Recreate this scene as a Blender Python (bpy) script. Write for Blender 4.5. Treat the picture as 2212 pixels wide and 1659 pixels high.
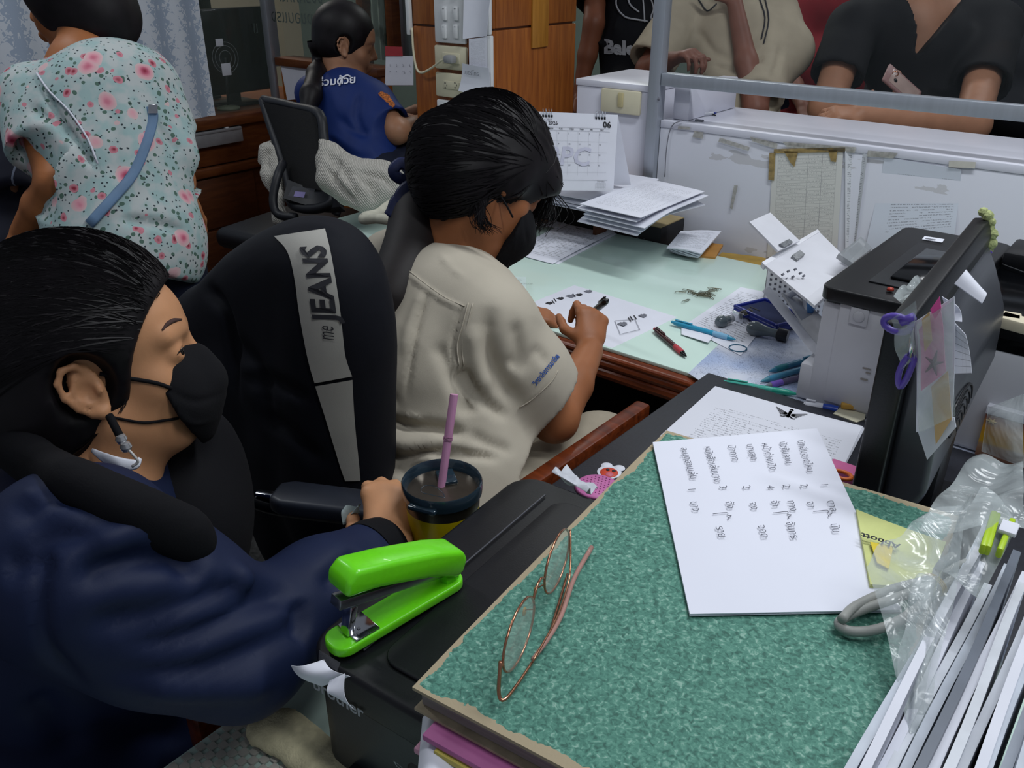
import bpy, bmesh, math, random
import numpy as np
from mathutils import Vector, Matrix, Euler
from mathutils.bvhtree import BVHTree
random.seed(7)
for o in list(bpy.data.objects): bpy.data.objects.remove(o)
S = bpy.context.scene
COL = S.collection
# ---------------------------------------------------------------- camera
F_PX, PITCH, YAW, HC = 1860.0, math.radians(26.6), math.radians(39.2), 1.47
cam = bpy.data.cameras.new('camera'); cam.sensor_width = 36; cam.lens = 36*F_PX/2212; cam.clip_start = .02
camo = bpy.data.objects.new('camera', cam); COL.objects.link(camo)
camo.location = (0, 0, HC); camo.rotation_euler = (math.pi/2-PITCH, 0, YAW)
S.camera = camo
# ---------------------------------------------------------------- light
W = bpy.data.worlds.new('world'); S.world = W; W.use_nodes = True
W.node_tree.nodes['Background'].inputs[0].default_value = (.80, .87, 1, 1)
W.node_tree.nodes['Background'].inputs[1].default_value = .17
def area(name, loc, rot, sx, sy, power, col=(1, 1, 1)):
    l = bpy.data.lights.new(name, 'AREA'); l.shape = 'RECTANGLE'; l.size = sx; l.size_y = sy; l.energy = power; l.color = col
    o = bpy.data.objects.new(name, l); COL.objects.link(o); o.location = loc; o.rotation_euler = rot
    return o
area('tube_or_fill_lamp', (-.1, 1.6, 2.75), (0, 0, 0), 1.25, .16, 25, (.93, .97, 1))
area('tube_or_fill_lamp', (.5, .5, 2.75), (0, 0, 0), 1.25, .16, 12, (.93, .97, 1))
area('tube_or_fill_lamp', (-.4, 4.0, 2.75), (0, 0, 0), 1.25, .16, 10, (.95, .97, 1))
area('tube_or_fill_lamp', (-2.6, .6, 2.75), (0, 0, 0), 1.25, .16, 11, (.93, .97, 1))
area('tube_or_fill_lamp', (-4.6, 2.6, 2.6), (0, 0, 0), 1.2, .16, 18, (1, .97, .9))  # fill added to brighten the room beyond the left wall, no known fitting
area('tube_or_fill_lamp', (-2.6, 3.8, 2.6), (0, 0, 0), 1.2, .16, 20, (.95, 1, .97))  # added fill that lifts the drapes and wall behind the back glass
S.view_settings.view_transform = 'Standard'; S.view_settings.look = 'None'
S.view_settings.exposure = 0.12; S.view_settings.gamma = 1; S.view_settings.use_curve_mapping = False
# ---------------------------------------------------------------- pixel helpers (reference frame 2212x1659)
CYW, SYW = math.cos(YAW), math.sin(YAW); CPT, SPT = math.cos(PITCH), math.sin(PITCH)
def ray(u, v):
    x = (u-1106)/F_PX; z = -(v-829.5)/F_PX
    y2 = CPT+z*SPT; z2 = -SPT+z*CPT
    return np.array([x*CYW-y2*SYW, x*SYW+y2*CYW, z2])
O = np.array([0, 0, HC])
def P(u, v, d): return O+d*ray(u, v)
def Zp(u, v, z): r = ray(u, v); return O+(z-HC)/r[2]*r
def Yp(u, v, y): r = ray(u, v); return O+y/r[1]*r
def Xp(u, v, x): r = ray(u, v); return O+x/r[0]*r
V = lambda *a: np.array(a, float)
def nrm(a): a = np.asarray(a, float); return a/(np.linalg.norm(a)+1e-12)
# ---------------------------------------------------------------- materials
def lin(h):
    h = h.lstrip('#'); r = [int(h[i:i+2], 16)/255 for i in (0, 2, 4)]
    return tuple((c/12.92 if c <= .04045 else ((c+.055)/1.055)**2.4) for c in r)+(1,)
MATS = {}
class NT:
    def __init__(s, name):
        s.m = bpy.data.materials.new(name); s.m.use_nodes = True; s.t = s.m.node_tree; s.b = s.t.nodes['Principled BSDF']
    def n(s, ty, **k):
        o = s.t.nodes.new(ty)
        for a, b in k.items():
            if a.startswith('i_'):
                key = a[2:]; key = int(key) if key.isdigit() else key.replace('_', ' ')
                o.inputs[key].default_value = b
            else: setattr(o, a, b)
        return o
    def l(s, a, b): s.t.links.new(a, b)
    def math(s, op, a, b=None):
        o = s.t.nodes.new('ShaderNodeMath'); o.operation = op
        for i, x in enumerate((a, b)):
            if x is None: continue
            if isinstance(x, (int, float)): o.inputs[i].default_value = x
            else: s.l(x, o.inputs[i])
        return o.outputs[0]
    def ramp(s, src, stops, interp='LINEAR'):
        o = s.t.nodes.new('ShaderNodeValToRGB'); o.color_ramp.interpolation = interp
        e = o.color_ramp.elements
        while len(e) < len(stops): e.new(.5)
        for el, (p, c) in zip(e, stops):
            el.position = p; el.color = lin(c) if isinstance(c, str) else (c, c, c, 1)
        s.l(src, o.inputs[0]); return o.outputs[0]
    def mix(s, f, a, b):
        o = s.t.nodes.new('ShaderNodeMix'); o.data_type = 'RGBA'
        for i, x in ((0, f), (6, a), (7, b)):
            if isinstance(x, (int, float)): o.inputs[i].default_value = x
            elif isinstance(x, str): o.inputs[i].default_value = lin(x)
            else: s.l(x, o.inputs[i])
        return o.outputs[2]
    def bump(s, h, st, dist=.001):
        o = s.t.nodes.new('ShaderNodeBump'); o.inputs['Strength'].default_value = st; o.inputs['Distance'].default_value = dist
        s.l(h, o.inputs['Height']); s.l(o.outputs[0], s.b.inputs['Normal'])
def M(name, hexc, rough=.5, metal=0, ns=30, na=.08, bs=0, bst=.3, trans=0, alpha=1, coat=0, ior=1.45, spec=.5, sheen=0, sss=0, stretch=None):
    if name in MATS: return MATS[name]
    k = NT(name); b = k.b
    tc = k.n('ShaderNodeTexCoord'); src = tc.outputs['Object']
    if stretch:
        mp = k.n('ShaderNodeMapping'); mp.inputs['Scale'].default_value = stretch; k.l(src, mp.inputs[0]); src = mp.outputs[0]
    no = k.n('ShaderNodeTexNoise'); no.inputs['Scale'].default_value = ns; no.inputs['Detail'].default_value = 4; k.l(src, no.inputs['Vector'])
    c = lin(hexc); lo = tuple(x*(1-na*1.5) for x in c[:3])+(1,); hi = tuple(min(1, x*(1+na)) for x in c[:3])+(1,)
    r = k.n('ShaderNodeValToRGB'); r.color_ramp.elements[0].position = .3; r.color_ramp.elements[1].position = .7
    r.color_ramp.elements[0].color = lo; r.color_ramp.elements[1].color = hi
    k.l(no.outputs[0], r.inputs[0]); k.l(r.outputs[0], b.inputs['Base Color'])
    b.inputs['Roughness'].default_value = rough; b.inputs['Metallic'].default_value = metal
    b.inputs['Transmission Weight'].default_value = trans; b.inputs['Alpha'].default_value = alpha
    b.inputs['Coat Weight'].default_value = coat; b.inputs['IOR'].default_value = ior
    b.inputs['Specular IOR Level'].default_value = spec; b.inputs['Sheen Weight'].default_value = sheen
    if sss: b.inputs['Subsurface Weight'].default_value = sss; b.inputs['Subsurface Radius'].default_value = (.01, .004, .002); b.inputs['Subsurface Scale'].default_value = .5
    if bs:
        n2 = k.n('ShaderNodeTexNoise'); n2.inputs['Scale'].default_value = bs; n2.inputs['Detail'].default_value = 3; k.l(src, n2.inputs['Vector'])
        k.bump(n2.outputs[0], bst)
    MATS[name] = k.m; return k.m
# ---------------------------------------------------------------- object helpers
def tag(o, label=None, cat=None, group=None, kind=None):
    if label: o['label'] = label
    if cat: o['category'] = cat
    if group: o['group'] = group
    if kind: o['kind'] = kind
    return o
def thing(name, label, cat, loc=(0, 0, 0), group=None):
    o = bpy.data.objects.new(name, None); COL.objects.link(o); o.location = [float(x) for x in loc]; o.empty_display_size = .05
    return tag(o, label, cat, group)
def wloc(o):
    l = Vector(o.location)
    while o.parent: o = o.parent; l += Vector(o.location)
    return l
def mk(name, verts, faces, mat, parent=None, smooth=True, uv=None, base=None, shade_angle=None):
    """world-space verts; the object's origin goes to the base centre of its bounds"""
    verts = np.asarray(verts, float)
    if base is None:
        mn, mx = verts.min(0), verts.max(0); base = V((mn[0]+mx[0])/2, (mn[1]+mx[1])/2, mn[2])
    base = np.asarray(base, float)
    me = bpy.data.meshes.new(name); me.from_pydata((verts-base).tolist(), [], faces if isinstance(faces, list) else faces.tolist())
    mats = mat if isinstance(mat, (list, tuple)) else [mat]
    for m in mats: me.materials.append(m)
    if smooth: me.shade_smooth()
    if shade_angle is not None:
        try: me.set_sharp_from_angle(angle=math.radians(shade_angle))
        except Exception: pass
    if uv is not None:
        l = me.uv_layers.new(name='uv'); vi = np.empty(len(me.loops), int); me.loops.foreach_get('vertex_index', vi)
        l.data.foreach_set('uv', np.asarray(uv, float)[vi].ravel())
    o = bpy.data.objects.new(name, me); COL.objects.link(o)
    if parent:
        o.parent = parent; o.location = Vector(base.tolist())-wloc(parent)
    else: o.location = base.tolist()
    return o
class MB:
    """collects shapes in world space, then links them as one mesh"""
    def __init__(s): s.v = []; s.f = []; s.n = 0
    def add(s, v, f):
        v = np.asarray(v, float).reshape(-1, 3); s.v.append(v); s.f += [tuple(int(i)+s.n for i in q) for q in f]; s.n += len(v); return s
    def build(s, name, mat, parent=None, smooth=True, angle=35): return mk(name, np.concatenate(s.v), s.f, mat, parent, smooth, shade_angle=angle if smooth else None)
    def box(s, c, size, R=None, bev=0, seg=2):
        return s.add(*boxg(c, size, R, bev, seg))
    def tube(s, pts, r, n=8, cap=True): return s.add(*tubeg(pts, r, n, cap))
    def lathe(s, prof, c=(0, 0, 0), R=None, n=32): return s.add(*latheg(prof, c, R, n))
def boxg(c, size, R=None, bev=0, seg=2):
    bm = bmesh.new(); bmesh.ops.create_cube(bm, size=1)
    for v in bm.verts: v.co = Vector((v.co.x*size[0], v.co.y*size[1], v.co.z*size[2]))
    if bev: bmesh.ops.bevel(bm, geom=bm.edges[:], offset=min(bev, min(size)*.48), segments=seg, profile=.5, affect='EDGES', clamp_overlap=True)
    bm.verts.ensure_lookup_table()
    v = np.array([list(x.co) for x in bm.verts]); f = [[w.index for w in q.verts] for q in bm.faces]; bm.free()
    if R is not None: v = v@np.asarray(R).T
    return v+np.asarray(c, float), f
def frame(x, y=None, z=None):
    """3x3 matrix whose columns are the local axes"""
    if y is None: y = np.cross(z, x)
    x = nrm(x); z = nrm(np.cross(x, y)); y = np.cross(z, x)
    return np.stack([x, y, z], 1)
def rz(a): a = math.radians(a); return np.array([[math.cos(a), -math.sin(a), 0], [math.sin(a), math.cos(a), 0], [0, 0, 1]])
def rx(a): a = math.radians(a); return np.array([[1, 0, 0], [0, math.cos(a), -math.sin(a)], [0, math.sin(a), math.cos(a)]])
def ry(a): a = math.radians(a); return np.array([[math.cos(a), 0, math.sin(a)], [0, 1, 0], [-math.sin(a), 0, math.cos(a)]])
def smoothpts(pts, n=6):
    pts = np.asarray(pts, float); out = []
    Q = np.vstack([2*pts[0]-pts[1], pts, 2*pts[-1]-pts[-2]])
    for i in range(1, len(Q)-2):
        for t in np.linspace(0, 1, n, endpoint=False):
            a, b, c, d = Q[i-1], Q[i], Q[i+1], Q[i+2]
            out.append(.5*((2*b)+(-a+c)*t+(2*a-5*b+4*c-d)*t*t+(-a+3*b-3*c+d)*t**3))
    out.append(Q[-2]); return np.array(out)
def tubeg(pts, r, n=8, cap=True, flat=1.0, up=None):
    pts = np.asarray(pts, float); m = len(pts); r = np.broadcast_to(r, (m,))
    T = np.gradient(pts, axis=0); T /= np.linalg.norm(T, axis=1)[:, None]+1e-12
    a = np.asarray(up, float) if up is not None else (V(0, 0, 1) if abs(T[0][2]) < .9 else V(1, 0, 0))
    v = []; u = nrm(a-T[0]*(a@T[0]))
    for i in range(m):
        u = nrm(u-T[i]*(u@T[i])); w = np.cross(T[i], u)
        for k in range(n):
            an = 2*math.pi*k/n; v.append(pts[i]+r[i]*(math.cos(an)*w+flat*math.sin(an)*u))
    f = [(i*n+k, i*n+(k+1) % n, (i+1)*n+(k+1) % n, (i+1)*n+k) for i in range(m-1) for k in range(n)]
    if cap: f += [tuple(range(n))[::-1], tuple(range((m-1)*n, m*n))]
    return np.array(v), f
def latheg(prof, c=(0, 0, 0), R=None, n=32):
    v = []; m = len(prof)
    for (r, z) in prof:
        for k in range(n): v.append((r*math.cos(2*math.pi*k/n), r*math.sin(2*math.pi*k/n), z))
    f = [(i*n+k, i*n+(k+1) % n, (i+1)*n+(k+1) % n, (i+1)*n+k) for i in range(m-1) for k in range(n)]
    if prof[0][0] > 1e-6: f.append(tuple(range(n))[::-1])
    if prof[-1][0] > 1e-6: f.append(tuple(range((m-1)*n, m*n)))
    v = np.array(v)
    if R is not None: v = v@np.asarray(R).T
    return v+np.asarray(c, float), f
def box(name, c, size, mat, parent=None, R=None, bev=.002, seg=2):
    v, f = boxg(c, size, R, bev, seg); return mk(name, v, f, mat, parent, shade_angle=35)
def bb(name, x0, x1, y0, y1, z0, z1, mat, parent=None, bev=.002):
    return box(name, ((x0+x1)/2, (y0+y1)/2, (z0+z1)/2), (x1-x0, y1-y0, z1-z0), mat, parent, None, bev)
def tube(name, pts, r, mat, parent=None, n=8, sm=0, **k):
    if sm: 
        rr = r
        if np.ndim(r): rr = np.interp(np.linspace(0, 1, (len(pts)-1)*sm+1), np.linspace(0, 1, len(pts)), r)
        pts = smoothpts(pts, sm); r = rr
    v, f = tubeg(pts, r, n, **k); return mk(name, v, f, mat, parent)
def struct(o): o['kind'] = 'structure'; return o
def sheet(name, c4, mat, parent=None, th=.0006, nu=10, nv=10, curl=None, smooth=True):
    """four corners (tl, tr, br, bl) -> thin solid sheet; curl(u, v) -> offset along the normal"""
    c4 = [np.asarray(c, float) for c in c4]; n = nrm(np.cross(c4[1]-c4[0], c4[3]-c4[0]))
    if n[2] < 0 and abs(n[2]) > .3: n = -n
    top = []; uv = []
    for j in range(nv+1):
        for i in range(nu+1):
            u, v = i/nu, j/nv
            p = (1-v)*((1-u)*c4[0]+u*c4[1])+v*((1-u)*c4[3]+u*c4[2])
            if curl: p = p+n*curl(u, v)
            top.append(p); uv.append((u, 1-v))
    top = np.array(top); N = len(top); allv = np.vstack([top, top-n*th])
    f = []
    w = nu+1
    for j in range(nv):
        for i in range(nu):
            a = j*w+i; f.append((a, a+w, a+w+1, a+1)); f.append((a+N, a+1+N, a+w+1+N, a+w+N))
    rim = [i for i in range(w)]+[j*w+nu for j in range(1, nv+1)]+[nv*w+i for i in range(nu-1, -1, -1)]+[j*w for j in range(nv-1, 0, -1)]
    for a, b in zip(rim, rim[1:]+rim[:1]): f.append((a, b, b+N, a+N))
    if np.dot(np.cross(top[w]-top[0], top[1]-top[0]), n) < 0: f = [q[::-1] for q in f]
    return mk(name, allv, f, mat, parent, smooth, uv=uv+uv, shade_angle=50)
FONTS = {}
def txt(name, s, org, xd, yd, size, mat, parent, ext=.0002, shear=0, bold=0, space=1.0, align='LEFT', mapf=None):
    """flat lettering as mesh; org = baseline start, xd/yd = writing and up directions"""
    cu = bpy.data.curves.new(name, 'FONT'); cu.body = s; cu.size = 1; cu.extrude = 0; cu.shear = shear; cu.offset = bold
    cu.space_character = space; cu.align_x = align; cu.resolution_u = 2
    ob = bpy.data.objects.new('tmp', cu); COL.objects.link(ob)
    dg = bpy.context.evaluated_depsgraph_get(); me = bpy.data.meshes.new_from_object(ob.evaluated_get(dg))
    bpy.data.objects.remove(ob); bpy.data.curves.remove(cu)
    if len(me.vertices) == 0: return None
    v = np.array([list(x.co) for x in me.vertices]); f = [list(p.vertices) for p in me.polygons]; bpy.data.meshes.remove(me)
    xd = nrm(xd); yd = nrm(yd); n = np.cross(xd, yd)
    if mapf is not None: w = np.array([mapf(a[0]*size, a[1]*size) for a in v])
    else: w = np.asarray(org)+np.outer(v[:, 0]*size, xd)+np.outer(v[:, 1]*size, yd)+n*ext
    return mk(name, w, f, mat, parent, smooth=False)
# ---------------------------------------------------------------- bodies: signed distance fields meshed with surface nets
class Sdf:
    def __init__(s, lo, hi, h, fine=()):
        s.ax = []
        for a in range(3):
            c = [lo[a]]
            while c[-1] < hi[a]:
                st = h
                for (l2, h2, hh) in fine:
                    if l2[a] <= c[-1] <= h2[a]: st = min(st, hh)
                c.append(c[-1]+st)
            s.ax.append(np.array(c, np.float32))
        s.h = h; s.F = np.full([len(x) for x in s.ax], .5, np.float32)
    def reg(s, lo, hi):
        sl = []
        for a in range(3):
            i0 = max(0, int(np.searchsorted(s.ax[a], lo[a]))-1); i1 = min(len(s.ax[a]), int(np.searchsorted(s.ax[a], hi[a]))+1)
            if i1 <= i0: return None, None
            sl.append(slice(i0, i1))
        X = s.ax[0][sl[0]][:, None, None]; Y = s.ax[1][sl[1]][None, :, None]; Zz = s.ax[2][sl[2]][None, None, :]
        return tuple(sl), (X, Y, Zz)
    def put(s, sl, d, k, mode='u'):
        f = s.F[sl]
        if mode == 'u':
            if k > 0:
                hh = np.clip(.5+.5*(f-d)/k, 0, 1); s.F[sl] = f*(1-hh)+d*hh-k*hh*(1-hh)
            else: s.F[sl] = np.minimum(f, d)
        elif mode == 's':
            d = -d
            if k > 0:
                hh = np.clip(.5-.5*(f-d)/k, 0, 1); s.F[sl] = f*(1-hh)+d*hh+k*hh*(1-hh)
            else: s.F[sl] = np.maximum(f, d)
    def cap(s, a, b, ra, rb, k=.015, mode='u', flat=None):
        """rounded cone; flat=(direction, factor) squeezes it along a direction"""
        a = np.asarray(a, float); b = np.asarray(b, float); m = max(ra, rb)*(1.6 if flat and flat[1] > 1 else 1)+k+2.5*s.h
        sl, G = s.reg(np.minimum(a, b)-m, np.maximum(a, b)+m)
        if sl is None: return s
        ab = b-a; L = max(float(ab@ab), 1e-9)
        q = [G[i]-np.float32(a[i]) for i in range(3)]
        t = np.clip((q[0]*ab[0]+q[1]*ab[1]+q[2]*ab[2])/L, 0, 1).astype(np.float32)
        r = [q[i]-t*np.float32(ab[i]) for i in range(3)]
        if flat:
            n = nrm(flat[0]); fct = flat[1]; dn = r[0]*n[0]+r[1]*n[1]+r[2]*n[2]
            d2 = r[0]**2+r[1]**2+r[2]**2-dn**2
            d = np.sqrt(np.maximum(d2, 0)+(dn/fct)**2)-(ra+(rb-ra)*t)
            if fct < 1: d = d*np.float32(fct*.5+.5)
        else: d = np.sqrt(r[0]**2+r[1]**2+r[2]**2)-(ra+(rb-ra)*t)
        s.put(sl, d.astype(np.float32), k, mode); return s
    def ell(s, c, r, R=None, k=.015, mode='u'):
        c = np.asarray(c, float); r = np.asarray(r, float); m = r.max()+k+2.5*s.h
        sl, G = s.reg(c-m, c+m)
        if sl is None: return s
        q = [G[i]-np.float32(c[i]) for i in range(3)]
        if R is not None:
            R = np.asarray(R); q = [q[0]*R[0, j]+q[1]*R[1, j]+q[2]*R[2, j] for j in range(3)]
        k0 = np.sqrt((q[0]/r[0])**2+(q[1]/r[1])**2+(q[2]/r[2])**2); k1 = np.sqrt((q[0]/r[0]**2)**2+(q[1]/r[1]**2)**2+(q[2]/r[2]**2)**2)+1e-6
        d = k0*(k0-1)/k1
        s.put(sl, d.astype(np.float32), k, mode); return s
    def chain(s, pts, rs, k=.012, mode='u', flat=None):
        for i in range(len(pts)-1): s.cap(pts[i], pts[i+1], rs[i], rs[i+1], k, mode, flat)
        return s
    def cut(s, p, n, k=0, lo=None, hi=None):
        """remove everything on the +n side of the plane, inside an optional box"""
        lo = lo if lo is not None else [x[0] for x in s.ax]; hi = hi if hi is not None else [x[-1] for x in s.ax]
        sl, G = s.reg(np.asarray(lo, float), np.asarray(hi, float)); n = nrm(n)
        if sl is None: return s
        d = (G[0]-p[0])*n[0]+(G[1]-p[1])*n[1]+(G[2]-p[2])*n[2]
        s.F[sl] = np.maximum(s.F[sl], d.astype(np.float32)); return s
    def wob(s, fn):
        s.F += fn(s.ax[0][:, None, None], s.ax[1][None, :, None], s.ax[2][None, None, :]).astype(np.float32); return s
    def wedge(s, planes, lo, hi):
        sl, G = s.reg(np.asarray(lo, float), np.asarray(hi, float)); d = None
        for p, n in planes:
            n = nrm(n); e = (G[0]-p[0])*n[0]+(G[1]-p[1])*n[1]+(G[2]-p[2])*n[2]; d = e if d is None else np.maximum(d, e)
        s.F[sl] = np.maximum(s.F[sl], (-d).astype(np.float32)); return s
    def copy(s):
        o = object.__new__(Sdf); o.ax = s.ax; o.h = s.h; o.F = s.F.copy(); return o
    def mesh(s):
        F = s.F; I = (F < 0).astype(np.uint8); nx, ny, nz = F.shape
        c = I[:-1, :-1, :-1]+I[1:, :-1, :-1]+I[:-1, 1:, :-1]+I[1:, 1:, :-1]+I[:-1, :-1, 1:]+I[1:, :-1, 1:]+I[:-1, 1:, 1:]+I[1:, 1:, 1:]
        idx = np.argwhere((c > 0) & (c < 8))
        i, j, k = idx.T; ax = s.ax
        acc = np.zeros((len(idx), 3)); cnt = np.zeros(len(idx))
        for a in range(3):
            o1, o2 = [x for x in range(3) if x != a]
            for p in (0, 1):
                for q in (0, 1):
                    st = [0, 0, 0]; st[o1] = p; st[o2] = q; en = list(st); en[a] = 1
                    A = F[i+st[0], j+st[1], k+st[2]]; B = F[i+en[0], j+en[1], k+en[2]]
                    m = (A < 0) != (B < 0); t = np.where(m, A/(A-B+1e-20), 0)
                    co = [ax[0][i+st[0]], ax[1][j+st[1]], ax[2][k+st[2]]]
                    base = [i, j, k][a]; co[a] = ax[a][base]+t*(ax[a][base+1]-ax[a][base])
                    for z in range(3): acc[:, z] += np.where(m, co[z], 0)
                    cnt += m
        vv = acc/np.maximum(cnt, 1)[:, None]
        key = (i*ny+j)*nz+k   # argwhere is sorted in this order
        def look(a, b, c2):
            q = (a*ny+b)*nz+c2; p = np.searchsorted(key, q); p = np.minimum(p, len(key)-1); return np.where(key[p] == q, p, -1)
        fs = []
        for a in range(3):
            e = [0, 0, 0]; e[a] = 1
            A = F[i, j, k] < 0; B = F[i+e[0], j+e[1], k+e[2]] < 0; m = A != B
            o1, o2 = [(1, 2), (2, 0), (0, 1)][a]
            ii, jj, kk = i[m], j[m], k[m]; q0 = np.nonzero(m)[0]
            d1 = [0, 0, 0]; d1[o1] = 1; d2 = [0, 0, 0]; d2[o2] = 1
            v1 = look(ii-d1[0], jj-d1[1], kk-d1[2]); v3 = look(ii-d2[0], jj-d2[1], kk-d2[2]); v2 = look(ii-d1[0]-d2[0], jj-d1[1]-d2[1], kk-d1[2]-d2[2])
            ok = (v1 >= 0) & (v2 >= 0) & (v3 >= 0)
            Q = np.stack([q0, v1, v2, v3], 1)[ok]; fl = B[m][ok]
            Q[fl] = Q[fl][:, ::-1]; fs.append(Q)
        return vv, np.concatenate(fs)
def vnormals(v, f):
    n = np.zeros_like(v); a = np.cross(v[f[:, 2]]-v[f[:, 0]], v[f[:, 3]]-v[f[:, 1]])
    for q in range(4): np.add.at(n, f[:, q], a)
    return n/(np.linalg.norm(n, axis=1)[:, None]+1e-12)
def relax(v, f, it=2, lam=.5):
    e = np.concatenate([f[:, [0, 1]], f[:, [1, 2]], f[:, [2, 3]], f[:, [3, 0]]]); e = np.concatenate([e, e[:, ::-1]])
    for _ in range(it):
        acc = np.zeros_like(v); cnt = np.zeros(len(v)); np.add.at(acc, e[:, 0], v[e[:, 1]]); np.add.at(cnt, e[:, 0], 1)
        v = v+lam*(acc/np.maximum(cnt, 1)[:, None]-v)
    return v
class Surf:
    """a meshed field that can be hit by a photo pixel and folded along drawn lines"""
    def __init__(s, sdf, it=1): s.v, s.f = sdf.mesh(); s.v = relax(s.v, s.f, it) if it else s.v; s.bv = None
    def tree(s):
        if s.bv is None: s.bv = BVHTree.FromPolygons(s.v.tolist(), s.f.tolist())
        return s.bv
    def hit(s, u, v, off=0, org=None):
        r = ray(u, v); h = s.tree().ray_cast(Vector(O), Vector(r))
        if h[0] is None:
            q = s.tree().find_nearest(Vector(O+r*np.linalg.norm(s.v.mean(0)-O)/np.linalg.norm(r)))
            h = q
        return np.array(h[0])+np.array(h[1])*off
    def near(s, p, off=0):
        q = s.tree().find_nearest(Vector(p)); return np.array(q[0])+np.array(q[1])*off
    def fold(s, px, w, depth, pts=None, taper=True):
        """groove (depth<0) or ridge (depth>0) of half-width w along a smoothed pixel line"""
        L = smoothpts([s.hit(*p) for p in px] if pts is None else pts, 5)
        lo, hi = L.min(0)-3*w, L.max(0)+3*w
        sel = np.nonzero(((s.v > lo) & (s.v < hi)).all(1))[0]
        if not len(sel): return s
        q = s.v[sel]; best = np.full(len(sel), 9.); tt = np.zeros(len(sel)); n = len(L)-1
        for i in range(n):
            a, b = L[i], L[i+1]; ab = b-a; t = np.clip(((q-a)@ab)/max(ab@ab, 1e-12), 0, 1)
            d = np.linalg.norm(q-a-t[:, None]*ab, axis=1); m = d < best; best[m] = d[m]; tt[m] = (i+t[m])/n
        am = depth*np.exp(-(best/w)**2)
        if taper: am *= np.clip(np.minimum(tt, 1-tt)*5+.12, 0, 1)
        N = vnormals(s.v, s.f); s.v[sel] += N[sel]*am[:, None]; return s
    def noise(s, amp, fn): N = vnormals(s.v, s.f); s.v += N*(amp*fn(s.v))[:, None]; return s
    def build(s, name, mat, parent): return mk(name, s.v, s.f, mat, parent)
def wrinkle(v, sc=12, seed=0, st=(1, 1, 1)):
    r = np.random.RandomState(seed); o = np.zeros(len(v)); q = v*np.array(st)
    for i in range(5):
        d = r.normal(size=3); d /= np.linalg.norm(d); e = r.normal(size=3)*.6
        w = q@d*sc*(1+.35*i)+1.6*np.sin(q@e*sc*.8+r.rand()*6)+r.rand()*6
        o += (1-np.abs(np.sin(w)))**2/(1+.3*i)
    return o/2.5-.5
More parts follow.
